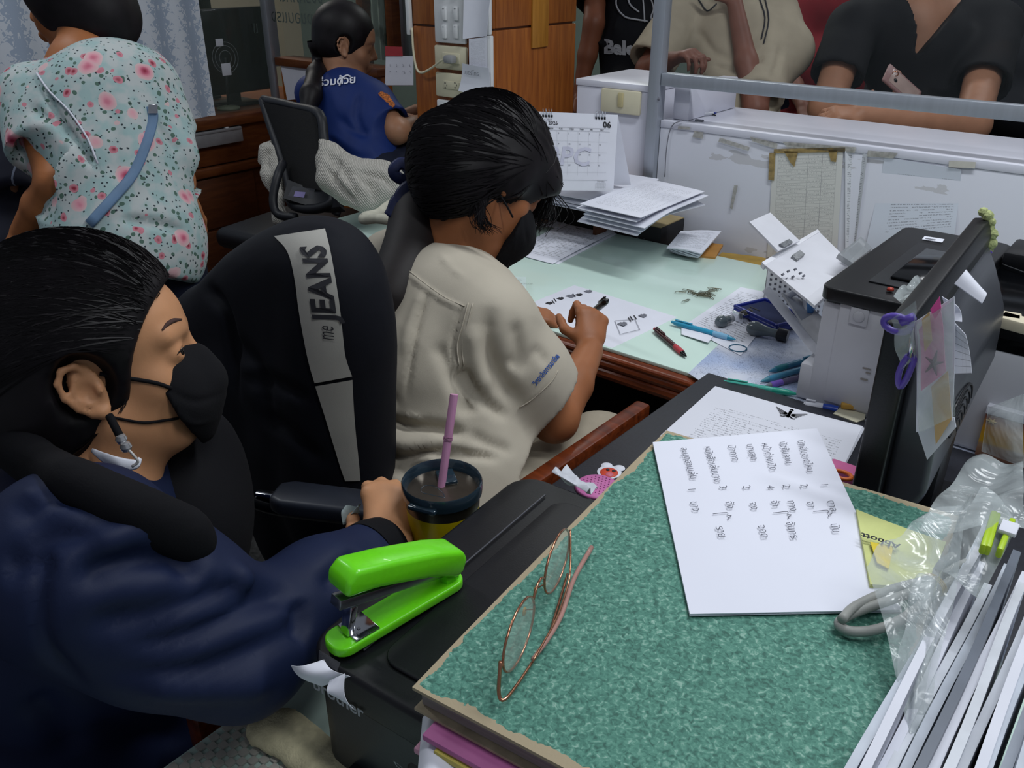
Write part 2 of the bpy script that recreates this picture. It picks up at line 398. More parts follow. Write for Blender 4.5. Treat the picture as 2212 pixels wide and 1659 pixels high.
# ---- a head in its own axes (x forward, y left, z up), placed by centre c and matrix R (columns = axes)
class Head:
    def __init__(s, c, R, sc=1.0): s.c = np.asarray(c, float); s.R = np.asarray(R, float); s.sc = sc
    def w(s, x, y, z): return s.c+s.R@(V(x, y, z)*s.sc)
    def skin(s, g, ear_r=True, ear_l=True):
        w, R, q = s.w, s.R, s.sc
        E = lambda c, r, k=.015, m='u', RR=None: g.ell(w(*c), V(*r)*q, R if RR is None else R@RR, k*q, m)
        C = lambda a, b, ra, rb, k=.01, m='u': g.cap(w(*a), w(*b), ra*q, rb*q, k*q, m)
        E((-.014, 0, .036), (.092, .073, .082)); E((.018, 0, -.03), (.068, .058, .080), .03)
        E((.045, 0, .035), (.045, .055, .045), .03)
        C((.058, 0, -.096), (.066, 0, -.094), .018, .016, .02)
        for y in (-1, 1):
            C((-.005, y*.052, -.055), (.05, y*.020, -.094), .014, .014, .025)
            C((.050, y*.040, -.030), (.062, y*.026, -.050), .018, .016, .025)
            C((.082, y*.016, .020), (.070, y*.046, .020), .008, .008, .014)
            E((.100, y*.031, .000), (.018, .019, .011), .012, 's')
            E((.0715, y*.031, -.001), (.0148, .0175, .0130), .006); E((.091, y*.032, -.0015), (.0125, .0140, .0046), .002, 's')
            C((.092, y*.010, -.036), (.088, y*.014, -.038), .006, .005, .008)
        C((.084, 0, .010), (.104, 0, -.030), .006, .0095, .012)
        C((.088, -.018, -.066), (.088, .018, -.066), .006, .006, .012); C((.094, -.006, -.062), (.094, .006, -.062), .006, .006, .01)
        C((.086, -.012, -.076), (.086, .012, -.076), .006, .006, .01)
        for y, on in ((-1, ear_r), (1, ear_l)):
            if not on: continue
            t = ry(-14)
            def ew(x, yy, z): v = t@V(x, 0, z); return (v[0]-.012, y*(.070+yy), v[2]-.012)
            E(ew(0, .004, 0), (.017, .005, .030), .004, 'u', t)
            rim = [(.006, .006, .020), (.002, .011, .029), (-.010, .014, .030), (-.019, .015, .020), (-.021, .014, .004), (-.016, .011, -.012), (-.008, .008, -.024), (.001, .007, -.030), (.007, .006, -.024)]
            for a, b in zip(rim[:-1], rim[1:]): C(ew(*a), ew(*b), .0036, .0038, .003)
            C(ew(-.001, .007, -.025), ew(.001, .007, -.027), .0065, .0065, .004)
            anti = [(-.004, .009, .018), (-.012, .010, .006), (-.011, .010, -.006), (-.004, .009, -.014)]
            for a, b in zip(anti[:-1], anti[1:]): C(ew(*a), ew(*b), .0028, .0028, .004)
            E(ew(.001, .013, -.001), (.008, .008, .011), .004, 's', t)
            C(ew(.011, .008, -.002), ew(.010, .009, -.006), .0038, .0034, .004)
        return s
    def cap(s, g, t=.012, back=0, low=-.02, front=.055, side=.045):
        """skull cap of hair: shell over the cranium, cut away in front of the hairline"""
        w, R, q = s.w, s.R, s.sc
        g.ell(w(-.016, 0, .038), V(.092+t, .073+t, .082+t)*q, R, 0)
        g.ell(w(-.035-back, 0, low+.02), V(.066+t, .064+t, .06)*q, R, .02*q)
        # face opening
        g.ell(w(front+.055, 0, -.030), V(.060, .090, .092)*q, R, .006*q, 's')
        return s
    def strands(s, surf, tie, n=260, r=.0009, seed=1, spread=1.0, off=.001, start=None, wid=.9, fr=.07, skip_ear=True, tstart=.12):
        rnd = random.Random(seed); mb = MB(); c = s.c
        for i in range(n):
            a = rnd.uniform(-math.pi*wid, math.pi*wid)/2*1.0
            if start: p0 = start(rnd)
            else: p0 = s.w(fr+rnd.uniform(-.05, .01), math.sin(a)*.075, .03+math.cos(a)*.09)
            d0 = nrm(p0-c); d1 = nrm(np.asarray(tie)-c+V(*[rnd.gauss(0, .012*spread) for _ in range(3)])); om = math.acos(np.clip(d0@d1, -1, 1))
            pts = []; t0 = rnd.uniform(0, tstart); t1 = rnd.uniform(.75, 1); wv = rnd.uniform(-.03, .03)
            side = nrm(np.cross(d0, d1))
            for k in range(11):
                t = t0+(t1-t0)*k/10
                d = (math.sin((1-t)*om)*d0+math.sin(t*om)*d1)/max(math.sin(om), 1e-4)+side*wv*math.sin(math.pi*t)
                h = surf.tree().ray_cast(Vector(c+nrm(d)*.25), Vector(-nrm(d)))
                if h[0] is None: continue
                pts.append(np.array(h[0])+np.array(h[1])*(off-.0006+.0008*math.sin(3.1*t)))
            if skip_ear:
                bad = [any(np.linalg.norm(((p-s.w(-.012, y_*.080, -.008))@s.R)/V(.030, .05, .040)) < 1 for y_ in (-1, 1)) for p in pts]
                if any(bad): pts = pts[:bad.index(True)]
            if len(pts) > 4: mb.add(*tubeg(pts, r*rnd.uniform(.7, 1.5)*np.clip(np.minimum(np.arange(len(pts))/2.5+.15, np.arange(len(pts))[::-1]/2.5+.2), 0, 1), 3, False))
        return mb
def hand(g, wr, R, sc=1.0, curl=(30, 40, 25), spread=6, thumb=((.2, .75, -.2), (.65, .6, -.25)), side=1, fingers=None, k=.004):
    """R columns: x along the fingers, y towards the thumb side, z out of the back of the hand"""
    R = np.asarray(R); wr = np.asarray(wr, float); w = lambda x, y, z: wr+R@(V(x, y, z)*sc)
    g.cap(w(-.01, 0, 0), w(.02, 0, 0), .024*sc, .025*sc, .012, flat=(R[:, 2], .68))
    g.cap(w(.03, .014, 0), w(.075, .020, .001), .021*sc, .017*sc, .012, flat=(R[:, 2], .68)); g.cap(w(.03, -.014, 0), w(.070, -.022, -.002), .020*sc, .015*sc, .012, flat=(R[:, 2], .68))
    g.cap(w(.035, 0, 0), w(.076, 0, 0), .022*sc, .018*sc, .012, flat=(R[:, 2], .66))
    ys = [.028, .0095, -.009, -.027]; L = [(.042, .025, .020), (.046, .028, .021), (.043, .026, .020), (.034, .020, .018)]; rr = [.0088, .009, .0085, .0075]
    for i in range(4):
        cu = curl if fingers is None else fingers[i]
        p = w(.080-abs(i-1)*.004, ys[i], 0); a = 0; sp = math.radians(spread*(1.5-i)); r = rr[i]*sc
        for j in range(3):
            a += math.radians(cu[j]); dl = V(math.cos(a)*math.cos(sp), math.cos(a)*math.sin(sp), -math.sin(a))
            q = p+R@(dl*L[i][j]*sc); g.cap(p, q, r*(1.06-.08*j), r*(.98-.08*j), k if j else .009); p = q
    p = w(.018, .022, -.006)
    for j, (d, l) in enumerate(zip(list(thumb)+[thumb[-1]], (.042, .034, .024))):
        q = p+R@(nrm(d)*l*sc); g.cap(p, q, (.0135, .0105, .0095)[j]*sc, (.0105, .0098, .008)[j]*sc, .008 if j == 0 else .004); p = q
# ---------------------------------------------------------------- special materials
def Pl(u, v, p0, n): r = ray(u, v); t = np.dot(np.asarray(p0)-O, n)/np.dot(r, n); return O+t*r
def wood(name, c1, c2, sc=(1, 1, 12), rough=.35):
    k = NT(name); tc = k.n('ShaderNodeTexCoord'); mp = k.n('ShaderNodeMapping'); mp.inputs['Scale'].default_value = sc; k.l(tc.outputs['Object'], mp.inputs[0])
    no = k.n('ShaderNodeTexNoise'); no.inputs['Scale'].default_value = 6; no.inputs['Detail'].default_value = 6; no.inputs['Distortion'].default_value = .6; k.l(mp.outputs[0], no.inputs['Vector'])
    c = k.ramp(no.outputs[0], [(.3, c1), (.7, c2)]); k.l(c, k.b.inputs['Base Color']); k.b.inputs['Roughness'].default_value = rough; k.bump(no.outputs[0], .08)
    return k.m
WD_OR = wood('pillar_wood', '#7c4013', '#9c5a20', (14, 14, 1.2), .45)
WD_INL = wood('inlay_wood', '#94601c', '#b1792c', (14, 14, 1.2), .45)
WD_DK = wood('dark_wood', '#522713', '#70401f', (1.5, 1.5, 10), .4)
WD_DK2 = wood('panel_wood', '#482410', '#5f3318', (1.5, 1.5, 10), .5)
WD_DESK = wood('desk_edge_wood', '#4a1e0d', '#7a381a', (2, 12, 12), .3)
WHITE = M('white_laminate', '#cfd0dc', .35, ns=8, na=.03)
MINT = M('mint_glass', '#cbe2d8', .16, ns=5, na=.02, coat=.3)
ALU = M('aluminium', '#aab0ba', .38, .55, ns=60, na=.05, stretch=(1, 1, .05))
FLOOR = M('dark_terrazzo', '#3c3c3c', .75, ns=90, na=.35, bs=120, bst=.4)
CREAMP = M('cream_plastic', '#cdc7ad', .4, na=.02); WHITEP = M('white_plastic', '#d6d8da', .35, na=.02)
BLK = M('black_plastic', '#0d0e13', .42, ns=80, na=.1, bs=500, bst=.12); BLKG = M('gloss_black', '#07080b', .12, na=.02)
BLK2 = M('charcoal_plastic', '#1a1c22', .5, ns=60, na=.1, bs=400, bst=.15)
INK = M('ink', '#2a2a30', .8, na=.02); INKB = M('blue_ink', '#1c2f7a', .7); INKG = M('grey_ink', '#6c6e78', .8)
PAPER = M('paper', '#d9dbe6', .75, ns=20, na=.02); DARK = M('recess_shade', '#08080a', .9)  # DARK: near-black, the shade of desk and tray recesses put into the colour
def lines_mat(name, nrows=34, x0=.1, x1=.9, y0=.08, y1=.9, base='#d9dbe6', ink='#50525c', dens=.45, wsc=90, dark=.7, grid=False):
    """printed text lines across a sheet's own uv"""
    k = NT(name); tc = k.n('ShaderNodeTexCoord'); sp = k.n('ShaderNodeSeparateXYZ'); k.l(tc.outputs['UV'], sp.inputs[0]); u, v = sp.outputs[0], sp.outputs[1]
    fr = k.math('FRACT', k.math('MULTIPLY', v, nrows)); band = k.math('MULTIPLY', k.math('GREATER_THAN', fr, .35), k.math('LESS_THAN', fr, .75))
    cb = k.n('ShaderNodeCombineXYZ'); k.l(k.math('MULTIPLY', u, wsc), cb.inputs[0]); k.l(k.math('FLOOR', k.math('MULTIPLY', v, nrows)), cb.inputs[1]); k.l(k.math('MULTIPLY', v, nrows*1.5), cb.inputs[2])
    no = k.n('ShaderNodeTexNoise'); no.inputs['Scale'].default_value = 1; no.inputs['Detail'].default_value = 1; k.l(cb.outputs[0], no.inputs['Vector'])
    ch = k.math('GREATER_THAN', no.outputs[0], .58-dens*.2)
    cb2 = k.n('ShaderNodeCombineXYZ'); k.l(k.math('MULTIPLY', u, 2.5), cb2.inputs[0]); k.l(k.math('FLOOR', k.math('MULTIPLY', v, nrows)), cb2.inputs[1])
    n2 = k.n('ShaderNodeTexNoise'); n2.inputs['Scale'].default_value = 1.3; k.l(cb2.outputs[0], n2.inputs['Vector']); ln = k.math('GREATER_THAN', n2.outputs[0], .44)
    e = k.math('MULTIPLY', k.math('MULTIPLY', k.math('GREATER_THAN', u, x0), k.math('LESS_THAN', u, x1)), k.math('MULTIPLY', k.math('GREATER_THAN', v, y0), k.math('LESS_THAN', v, y1)))
    m = k.math('MULTIPLY', k.math('MULTIPLY', band, ch), k.math('MULTIPLY', ln, e)); m = k.math('MULTIPLY', m, dark)
    if grid:
        g = k.math('MULTIPLY', k.math('LESS_THAN', fr, .09), e); 
        for cx in (x0, .52, .72, x1):
            g = k.math('MAXIMUM', g, k.math('MULTIPLY', k.math('LESS_THAN', k.math('ABSOLUTE', k.math('SUBTRACT', u, cx)), .003), e))
        m = k.math('MAXIMUM', m, k.math('MULTIPLY', g, .6))
    k.l(k.mix(m, base, ink), k.b.inputs['Base Color']); k.b.inputs['Roughness'].default_value = .75; return k.m
DOC = lines_mat('printed_page'); DOC2 = lines_mat('printed_page_fine', 44, dens=.3, dark=.5); TABLE = lines_mat('printed_table', 40, .08, .92, .03, .96, base='#cfcfcb', grid=True, dens=.2, dark=.4)
# ---------------------------------------------------------------- the setting
struct(bb('floor', -6, 4, -1.5, 7, -.05, 0, FLOOR, bev=0))
XL = -3.4
wl = struct(bb('wall_left', XL-.08, XL, -1.5, 2.5, 0, .80, WD_DK2))
bb('ledge', XL-.10, XL+.05, -1.5, 2.5, .80, .845, WD_DK, wl, .008); bb('moulding', XL, XL+.03, -1.5, 2.5, .60, .64, WD_DK, wl, .008); bb('apron', XL, XL+.015, -1.5, 2.5, .645, .80, WD_DK, wl, .004)
bb('skirting', XL, XL+.02, -1.5, 2.5, 0, .12, WD_DK, wl, .005)
for y in np.arange(-1.4, 1.8, .62): bb('panel', XL+.001, XL+.011, y, y+.60, .13, .36, WD_DK2, wl, .004); bb('panel', XL+.001, XL+.011, y, y+.60, .37, .59, WD_DK2, wl, .004)
YB = 2.95
YS = 2.52
wb = struct(bb('wall_back', XL+.001, -2.74, YS, YS+.06, 0, 1.02, WD_OR)); bb('ledge', XL+.001, -2.73, YS-.03, YS+.08, 1.02, 1.055, WD_DK, wb, .006)
wb_ = struct(bb('wall_back_low', -2.72, -2.2, YB, YB+.08, 0, 1.0, WD_DK2))
wb2 = struct(bb('wall_far_left', -5.6, -5.5, -1.5, 5, 0, 2.8, M('beige_wall', '#8d8574', .8, ns=4, na=.05), bev=0))
struct(bb('wall_far_back', -5.6, -2.3, 4.3, 4.4, 0, 2.8, M('greygreen_wall', '#5d6b66', .8, ns=4, na=.1), bev=0))
struct(bb('wall_front_hall', -2.3, 4, 5.6, 5.7, 0, 2.8, M('hall_wall', '#3d3a3a', .85, ns=3, na=.2), bev=0))
GLASS = M('partition_glass', '#50565a', .03, alpha=.07, spec=.7, na=0)
GLASSD = M('tinted_glass', '#9fb0a8', .05, alpha=.06, spec=.5, na=0)
w1 = struct(bb('window_1', XL-.03, XL-.024, 1.6, 2.5, .845, 2.3, GLASSD, bev=0)); bb('window_frame', XL-.04, XL-.001, 2.48, 2.50, .845, 2.3, ALU, w1)
w2 = struct(bb('window_2', XL+.01, -2.745, YS+.03, YS+.036, 1.056, 2.3, GLASSD, bev=0))
for px, yy, m_ in ((556, YS, ALU), (764, YB-.1, WD_DK), (826, YB-.1, WD_DK), (850, YB, ALU), (884, YB, WD_DK)): p = Yp(px, 50, yy); bb('window_frame', p[0]-.022, p[0]+.022, yy+.04, yy+.09, 1.0, 2.3, m_, w2)
FROST = M('frosted_lettering', '#5b6763', .7, na=.02)
for s_, px, py, sz in (('\u0e40\u0e1e\u0e37\u0e48\u0e2d', 560, 72, .075), ('\u0e02\u0e2d\u0e07\u0e02\u0e2d\u0e1a\u0e41\u0e23\u0e07', 705, 55, .075), ('\u0e08\u0e07\u0e23\u0e31\u0e01\u0e20\u0e31\u0e01\u0e14\u0e35', 700, 8, .075)):
    p = Yp(px, py, YS+.026); txt('window_lettering', s_, p, (-1, 0, 0), (0, 0, 1), sz, FROST, w2, -.001)
# curtains (far rooms): pale green strips behind the back glass
LEAF = NT('leaf_curtain')
_tc = LEAF.n('ShaderNodeTexCoord'); _v = LEAF.n('ShaderNodeTexVoronoi'); _v.inputs['Scale'].default_value = 9; LEAF.l(_tc.outputs['Object'], _v.inputs['Vector'])
LEAF.l(LEAF.ramp(_v.outputs['Distance'], [(.25, '#48564b'), (.4, '#8b9c92')]), LEAF.b.inputs['Base Color']); LEAF = LEAF.m
def wavy(name, a, b, z0, z1, mat, amp=.02, waves=8, parent=None, nrm_=None, th=.003):
    a = np.asarray(a, float); b = np.asarray(b, float); n = nrm(np.cross(b-a, (0, 0, 1))); N = waves*8; v = []; uv = []
    for i in range(N+1):
        t = i/N; q = a+(b-a)*t+n*amp*math.sin(t*waves*2*math.pi)
        for z in (z0, z1): v.append((q[0], q[1], z)); uv.append((t*np.linalg.norm(b-a), z))
    M_ = len(v); v = v+[tuple(np.array(x)-n*th) for x in v]; uv = uv+uv
    f = []
    for i in range(N): a_ = 2*i; f.append((a_, a_+2, a_+3, a_+1)); f.append((a_+M_, a_+1+M_, a_+3+M_, a_+2+M_))
    return mk(name, v, f, mat, parent, True, uv=uv)
c_ = wavy('curtain', (-3.35, 3.25, 0), (-2.55, 3.25, 0), 1.0, 2.3, M('pale_green_drape', '#9fb2aa', .8, ns=3, na=.2), .03, 9); tag(c_, 'pale grey-green drape hanging behind the back glass partition', 'curtain')
q0, q1 = Yp(772, 60, 3.02), Yp(813, 60, 3.02)
c_ = wavy('leaf_curtain', (q0[0], 3.08, 0), (q1[0], 3.08, 0), 1.0, 2.3, LEAF, .01, 3); tag(c_, 'narrow white curtain with a leaf pattern right of the woman in blue', 'curtain')
# damask curtains in front of the left window
def damask():
    k = NT('damask'); tc = k.n('ShaderNodeTexCoord'); sp = k.n('ShaderNodeSeparateXYZ'); k.l(tc.outputs['UV'], sp.inputs[0]); u, v = sp.outputs[0], sp.outputs[1]
    per = .125
    col = k.math('FLOOR', k.math('DIVIDE', u, per)); fu = k.math('ABSOLUTE', k.math('SUBTRACT', k.math('FRACT', k.math('DIVIDE', u, per)), .5))
    v2 = k.math('FRACT', k.math('ADD', k.math('DIVIDE', v, .13), k.math('MULTIPLY', k.math('MODULO', col, 2), .5)))
    cb = k.n('ShaderNodeCombineXYZ'); k.l(k.math('MULTIPLY', fu, 7.5), cb.inputs[0]); k.l(k.math('MULTIPLY', v2, 6.5), cb.inputs[1])
    no = k.n('ShaderNodeTexNoise'); no.inputs['Scale'].default_value = 1.0; no.inputs['Detail'].default_value = 1.5; no.inputs['Distortion'].default_value = 1.4; k.l(cb.outputs[0], no.inputs['Vector'])
    a = k.math('SUBTRACT', no.outputs[0], k.math('MULTIPLY', fu, .75)); a = k.math('GREATER_THAN', a, .30)
    k.l(k.mix(k.math('MULTIPLY', a, .85), '#cdd3dc', '#98a8be'), k.b.inputs['Base Color']); k.b.inputs['Roughness'].default_value = .85; return k.m
DAM = damask()
pa = Xp(465, 255, XL+.07)
c_ = wavy('curtain', (XL+.075, 1.62, 0), (XL+.075, pa[1], 0), .86, 2.4, DAM, .006, 4); tag(c_, 'pale blue damask curtain hanging beside the black monitor on the ledge', 'curtain')
pb = Xp(262, 100, XL+.07)
c_ = wavy('curtain', (XL+.085, .2, 0), (XL+.085, 1.68, 0), .86, 2.4, DAM, .009, 9); tag(c_, 'pale blue damask curtain hanging behind the woman in the floral blouse', 'curtain')
ch = thing('cable_channel', 'grey metal cable channel fixed along the wooden wall under the curtain', 'channel', (XL+.04, 1.95, .72))
a0, a1 = Xp(395, 312, XL+.05), Xp(524, 282, XL+.05)
bb('casing', XL+.016, XL+.05, 1.2, a1[1], a1[2]-.045, a1[2]+.01, M('grey_metal', '#8e8f93', .45, .3), ch, .004); bb('lid', XL+.014, XL+.053, 1.2, a1[1]-.004, a1[2]+.008, a1[2]+.02, M('grey_metal', '#8e8f93'), ch, .003)
MB().lathe([(0.0001, .012), (.009, .009), (.012, 0)], (XL+.035, a1[1]-.07, a1[2]+.02)).build('knob', WHITEP, ch)
# pillar
PX0, PX1, PY0, PY1 = -2.08, -1.75, 2.06, 2.475
pil = struct(bb('pillar', PX0+.008, PX1-.008, PY0+.008, PY1-.008, 0, 2.8, WD_DK2))
zg = Yp(915, 55, PY0)[2]
for z0, z1 in ((0, .45), (.455, zg-.003), (zg+.003, 1.9), (1.905, 2.8)):
    bb('front_panel', PX0, PX1, PY0, PY0+.012, z0, z1, WD_OR, pil, .003); bb('side_panel', PX1-.012, PX1, PY0+.013, PY1, z0, z1, WD_OR, pil, .003)
i0, i1 = Xp(1147, 104, PX1), Xp(1181, 100, PX1)
bb('inlay', PX1-.002, PX1+.006, i0[1], i1[1], i0[2], 2.2, WD_INL, pil, .001)
def plate(name, label, px, mat, parts=True, y=PY0, group=None, th=.012):
    a, b = Yp(px[0], px[1], y), Yp(px[2], px[3], y)
    t = thing(name, label, name.replace('_', ' '), ((a[0]+b[0])/2, y, b[2]), group); bb('face_plate', a[0], b[0], y-th, y, b[2], a[2], mat, t, .005); return t, a, b
t, a, b = plate('switch_panel', 'large white four-gang switch plate at the top of the wooden pillar', (940, -45, 1011, 96), WHITEP)
for cx in (961, 986):
    for cy in (-22, 29, 68):
        p = Yp(cx, cy, PY0-.012); bb('rocker', p[0]-.0085, p[0]+.0085, PY0-.019, PY0-.011, p[2]-.019, p[2]+.019, WHITEP, t, .002); bb('mark', p[0]-.003, p[0]+.003, PY0-.0195, PY0-.0188, p[2]+.0125, p[2]+.0138, INK, t, 0)
t, a, b = plate('power_socket', 'yellowed socket plate with a grey plug and cable in it', (943, 96, 1013, 154), CREAMP)
p0, p1 = Yp(956, 113, PY0-.012), Yp(994, 139, PY0-.012); bb('insert', p0[0], p1[0], PY0-.0145, PY0-.011, p1[2], p0[2], CREAMP, t, .001)
pl = thing('plug', 'grey plug pushed into the yellowed socket plate on the pillar', 'plug', p0); pc = Yp(972, 128, PY0-.03)
box('plug_body', pc, (.036, .030, .024), M('grey_rubber', '#8d8e90', .5), pl, None, .008)
e_ = Yp(884, 78, PY0-.01); pts = [Yp(890, 60, PY0-.015), Yp(893, 110, PY0-.02), Yp(900, 148, PY0-.02), Yp(912, 157, PY0-.02), Yp(935, 145, PY0-.025), Yp(955, 130, PY0-.035), pc]
tube('cord', pts, .0035, CREAMP, pl, 8, 6)
t, a, b = plate('power_socket', 'yellowed double socket plate half covered by a note, third from the top', (945, 154, 1015, 215), CREAMP)
p0, p1 = Yp(958, 174, PY0-.012), Yp(1000, 196, PY0-.012); bb('insert', p0[0], p1[0], PY0-.0145, PY0-.011, p1[2], p0[2], CREAMP, t, .001)
for cx in (963, 984):
    for dx, dz, w_, h_ in ((0, .007, .005, .003), (0, -.007, .004, .004), (.007, 0, .002, .005)):
        q = Yp(cx, 184, PY0-.012); bb('slot', q[0]+dx-w_/2, q[0]+dx+w_/2, PY0-.0152, PY0-.0142, q[2]+dz-h_/2, q[2]+dz+h_/2, INK, t, 0)
t, a, b = plate('phone_socket', 'white phone socket plate lowest on the wooden pillar', (948, 213, 1018, 270), WHITEP)
p0, p1 = Yp(972, 229, PY0-.012), Yp(985, 262, PY0-.012); bb('insert', p0[0], p1[0], PY0-.0145, PY0-.011, p1[2], p0[2], WHITEP, t, .001); q = Yp(979, 246, PY0-.0145); bb('slot', q[0]-.004, q[0]+.004, PY0-.0155, PY0-.014, q[2]-.01, q[2]+.006, INK, t, 0)
def conduit(lab, u0, v0, u1, v1, y, mat=WHITEP):
    a, b = Yp(u0, v0, y), Yp(u1, v1, y); o = bb('cable_duct', a[0], b[0], y-.014, y, b[2], a[2], mat, None, .003); tag(o, lab, 'cable duct'); return o
conduit('white cable duct on the left edge of the wooden pillar, ending above the plug', 878, -60, 893, 75, PY0-.0)
conduit('white cable duct on the front corner of the wooden pillar behind the taped notes', 1053, 76, 1068, 236, PY0)
conduit('upper length of white cable duct on the pillar corner behind the hanging sheet', 1048, -60, 1064, 75, PY0)
def wallsheet(name, lab, cat, px, y, mat, curl=None, group=None, parent=None):
    o = sheet(name, [Yp(u, v, y) for u, v in px], mat, parent, curl=curl, th=.0008); 
    if lab: tag(o, lab, cat, group)
    return o
wallsheet('hanging_sheet', 'blank white sheet hanging over the pillar corner beside the switch plate', 'paper', [(1003, -40), (1062, -40), (1050, 78), (1000, 84)], PY0-.024, PAPER, lambda u, v: .012*math.sin(u*3))
wallsheet('paper_note', 'faintly printed slip taped behind the other notes on the pillar', 'paper', [(1013, 84), (1052, 80), (1053, 150), (1014, 150)], PY0-.016, DOC2)
wallsheet('paper_note', 'handwritten white note taped over the third socket plate', 'paper', [(999, 137), (1056, 147), (1054, 214), (990, 196)], PY0-.028, PAPER, lambda u, v: .006*math.sin(v*3))
n_ = Yp(1002, 160, PY0-.030); txt('handwriting', '\u0e40\u0e1a\u0e2d\u0e23\u0e4c\u0e42\u0e17\u0e23', n_, (1, 0, -.02), (0, 0, 1), .018, INKG, bpy.data.objects['paper_note.001'], .001)
q = Yp(1030, 230, PY0-.001); o = mk('round_sticker', *latheg([(.0001, .0012), (.014, .001), (.0145, 0)], q, frame((1, 0, 0), (0, 0, 1)), 24), M('lilac_sticker', '#a48fa8', .5, ns=150, na=.5)); tag(o, 'small round lilac sticker on the pillar under the notes', 'sticker')
fr_ = thing('picture_frame', 'brown wooden frame with an identity paper low on the pillar', 'frame', Yp(930, 350, PY0-.01))
a, b = Yp(906, 258, PY0-.001), Yp(985, 352, PY0-.001)
for x0, x1, z0, z1 in ((a[0], b[0], a[2]-.012, a[2]), (a[0], b[0], b[2], b[2]+.012), (a[0], a[0]+.008, b[2], a[2]), (b[0]-.008, b[0], b[2], a[2])): bb('frame_bar', x0, x1, PY0-.012, PY0, z0, z1, WD_DK, fr_, .002)
wallsheet('identity_paper', None, None, [(914, 270), (976, 280), (972, 350), (919, 345)], PY0-.016, PAPER, parent=fr_)
for u_, v_ in ((927, 302), (933, 318), (930, 330)): q = Yp(u_, v_, PY0-.019); bb('photo_print', q[0]-.006, q[0]+.006, PY0-.0195, PY0-.0185, q[2]-.006, q[2]+.006, INK, fr_, .001)
# ---------------------------------------------------------------- counter, post, rail, glass
YC = 2.2
cnt = thing('counter', 'white laminate service counter with stained front running to the right', 'counter', (0, 2.4, 0))
STAIN = NT('stained_laminate')
_tc = STAIN.n('ShaderNodeTexCoord'); _mp = STAIN.n('ShaderNodeMapping'); _mp.inputs['Scale'].default_value = (5, 5, 14); STAIN.l(_tc.outputs['Object'], _mp.inputs[0])
_n = STAIN.n('ShaderNodeTexNoise'); _n.inputs['Scale'].default_value = 1.5; _n.inputs['Detail'].default_value = 6; STAIN.l(_mp.outputs[0], _n.inputs[0])
_sp = STAIN.n('ShaderNodeSeparateXYZ'); STAIN.l(_tc.outputs['Object'], _sp.inputs[0])
_b = STAIN.math('MAXIMUM', STAIN.math('MULTIPLY', STAIN.math('GREATER_THAN', _sp.outputs[2], .955), STAIN.math('LESS_THAN', _sp.outputs[2], 1.02)), STAIN.math('MULTIPLY', STAIN.math('LESS_THAN', _sp.outputs[2], .74), 1.0))
_m = STAIN.math('MULTIPLY', STAIN.math('MULTIPLY', STAIN.math('GREATER_THAN', _n.outputs[0], .60), _b), .35)
STAIN.l(STAIN.mix(_m, '#cfd1db', '#8a8478'), STAIN.b.inputs['Base Color']); STAIN.b.inputs['Roughness'].default_value = .35; STAIN = STAIN.m
bb('front_panel', -1.254, 1.6, YC, YC+.02, 0, 1.03, STAIN, cnt); bb('worktop', -1.254, 1.6, YC-.002, YC+.34, 1.03, 1.05, WHITE, cnt, .002); bb('outer_panel', -1.254, 1.6, YC+.30, YC+.32, 0, 1.03, WHITE, cnt)
bx = thing('side_cabinet', 'white boxed cabinet with a switch between the pillar and the metal post', 'cabinet', (-1.42, 2.35, 0)); bb('body', -1.545, -1.292, YC, YC+.3, 0, 1.12, WHITE, bx, .003); bb('top', -1.548, -1.290, YC-.003, YC+.303, 1.12, 1.138, WHITE, bx, .002)
t, a, b = plate('light_switch', 'cream single light switch on the white cabinet beside the post', (1303, 189, 1385, 250), CREAMP, y=YC); q = Yp(1341, 216, YC-.012); bb('rocker', q[0]-.0085, q[0]+.0085, YC-.017, YC-.011, q[2]-.02, q[2]+.02, M('beige_rocker', '#b9ae84', .4), t, .002)
st_ = bb('side_block', -1.235, -1.185, YC+.03, YC+.32, 1.051, 1.14, WHITE, None, .003); tag(st_, 'small white block standing on the counter just right of the metal post', 'block')
po = struct(bb('window_post', -1.291, -1.255, YC-.02, YC+.016, .5, 2.6, ALU, None, .002)); po.name = 'window_3'
bb('rail', -1.253, 1.6, YC-.018, YC+.014, 1.143, 1.176, ALU, po, .002); bb('glass_pane', -1.25, 1.6, YC-.004, YC+.001, 1.176, 2.5, GLASS, po, 0)
q = Yp(1423, 214, YC-.021); mk('screw', *latheg([(.0001, .002), (.004, .001), (.0045, 0)], q, frame((1, 0, 0), (0, 0, 1)), 12), INKG, po)
# notices
def onf(u, v): return Yp(u, v, YC-.002)
wallsheet('table_notice', 'yellowed printed table taped to the counter front, widest of the notices', 'notice', [(1671, 326), (1822, 322), (1808, 548), (1657, 556)], YC-.002, TABLE)
wallsheet('number_strip', 'narrow curled sheets of number columns right of the yellowed table', 'notice', [(1826, 326), (1874, 334), (1846, 545), (1826, 545)], YC-.005, lines_mat('number_columns', 60, .1, .9, .1, .97, base='#c9ccd2', dens=.9, wsc=8, dark=.6), lambda u, v: .008*math.sin(u*3.1))
wallsheet('letter_notice', 'white printed letter taped to the counter front at the right', 'notice', [(1911, 339), (2077, 366), (2062, 520), (1868, 548)], YC-.002, lines_mat('letter_page', 30, .2, .95, .2, .85, base='#ccd2de', dens=.5, dark=.55), lambda u, v: .004*math.sin(v*5))
TAPE = M('old_tape', '#a8905c', .4, ns=60, na=.35, alpha=.75); TAPEW = M('grey_tape', '#b4b2aa', .5, ns=90, na=.25, alpha=.55)
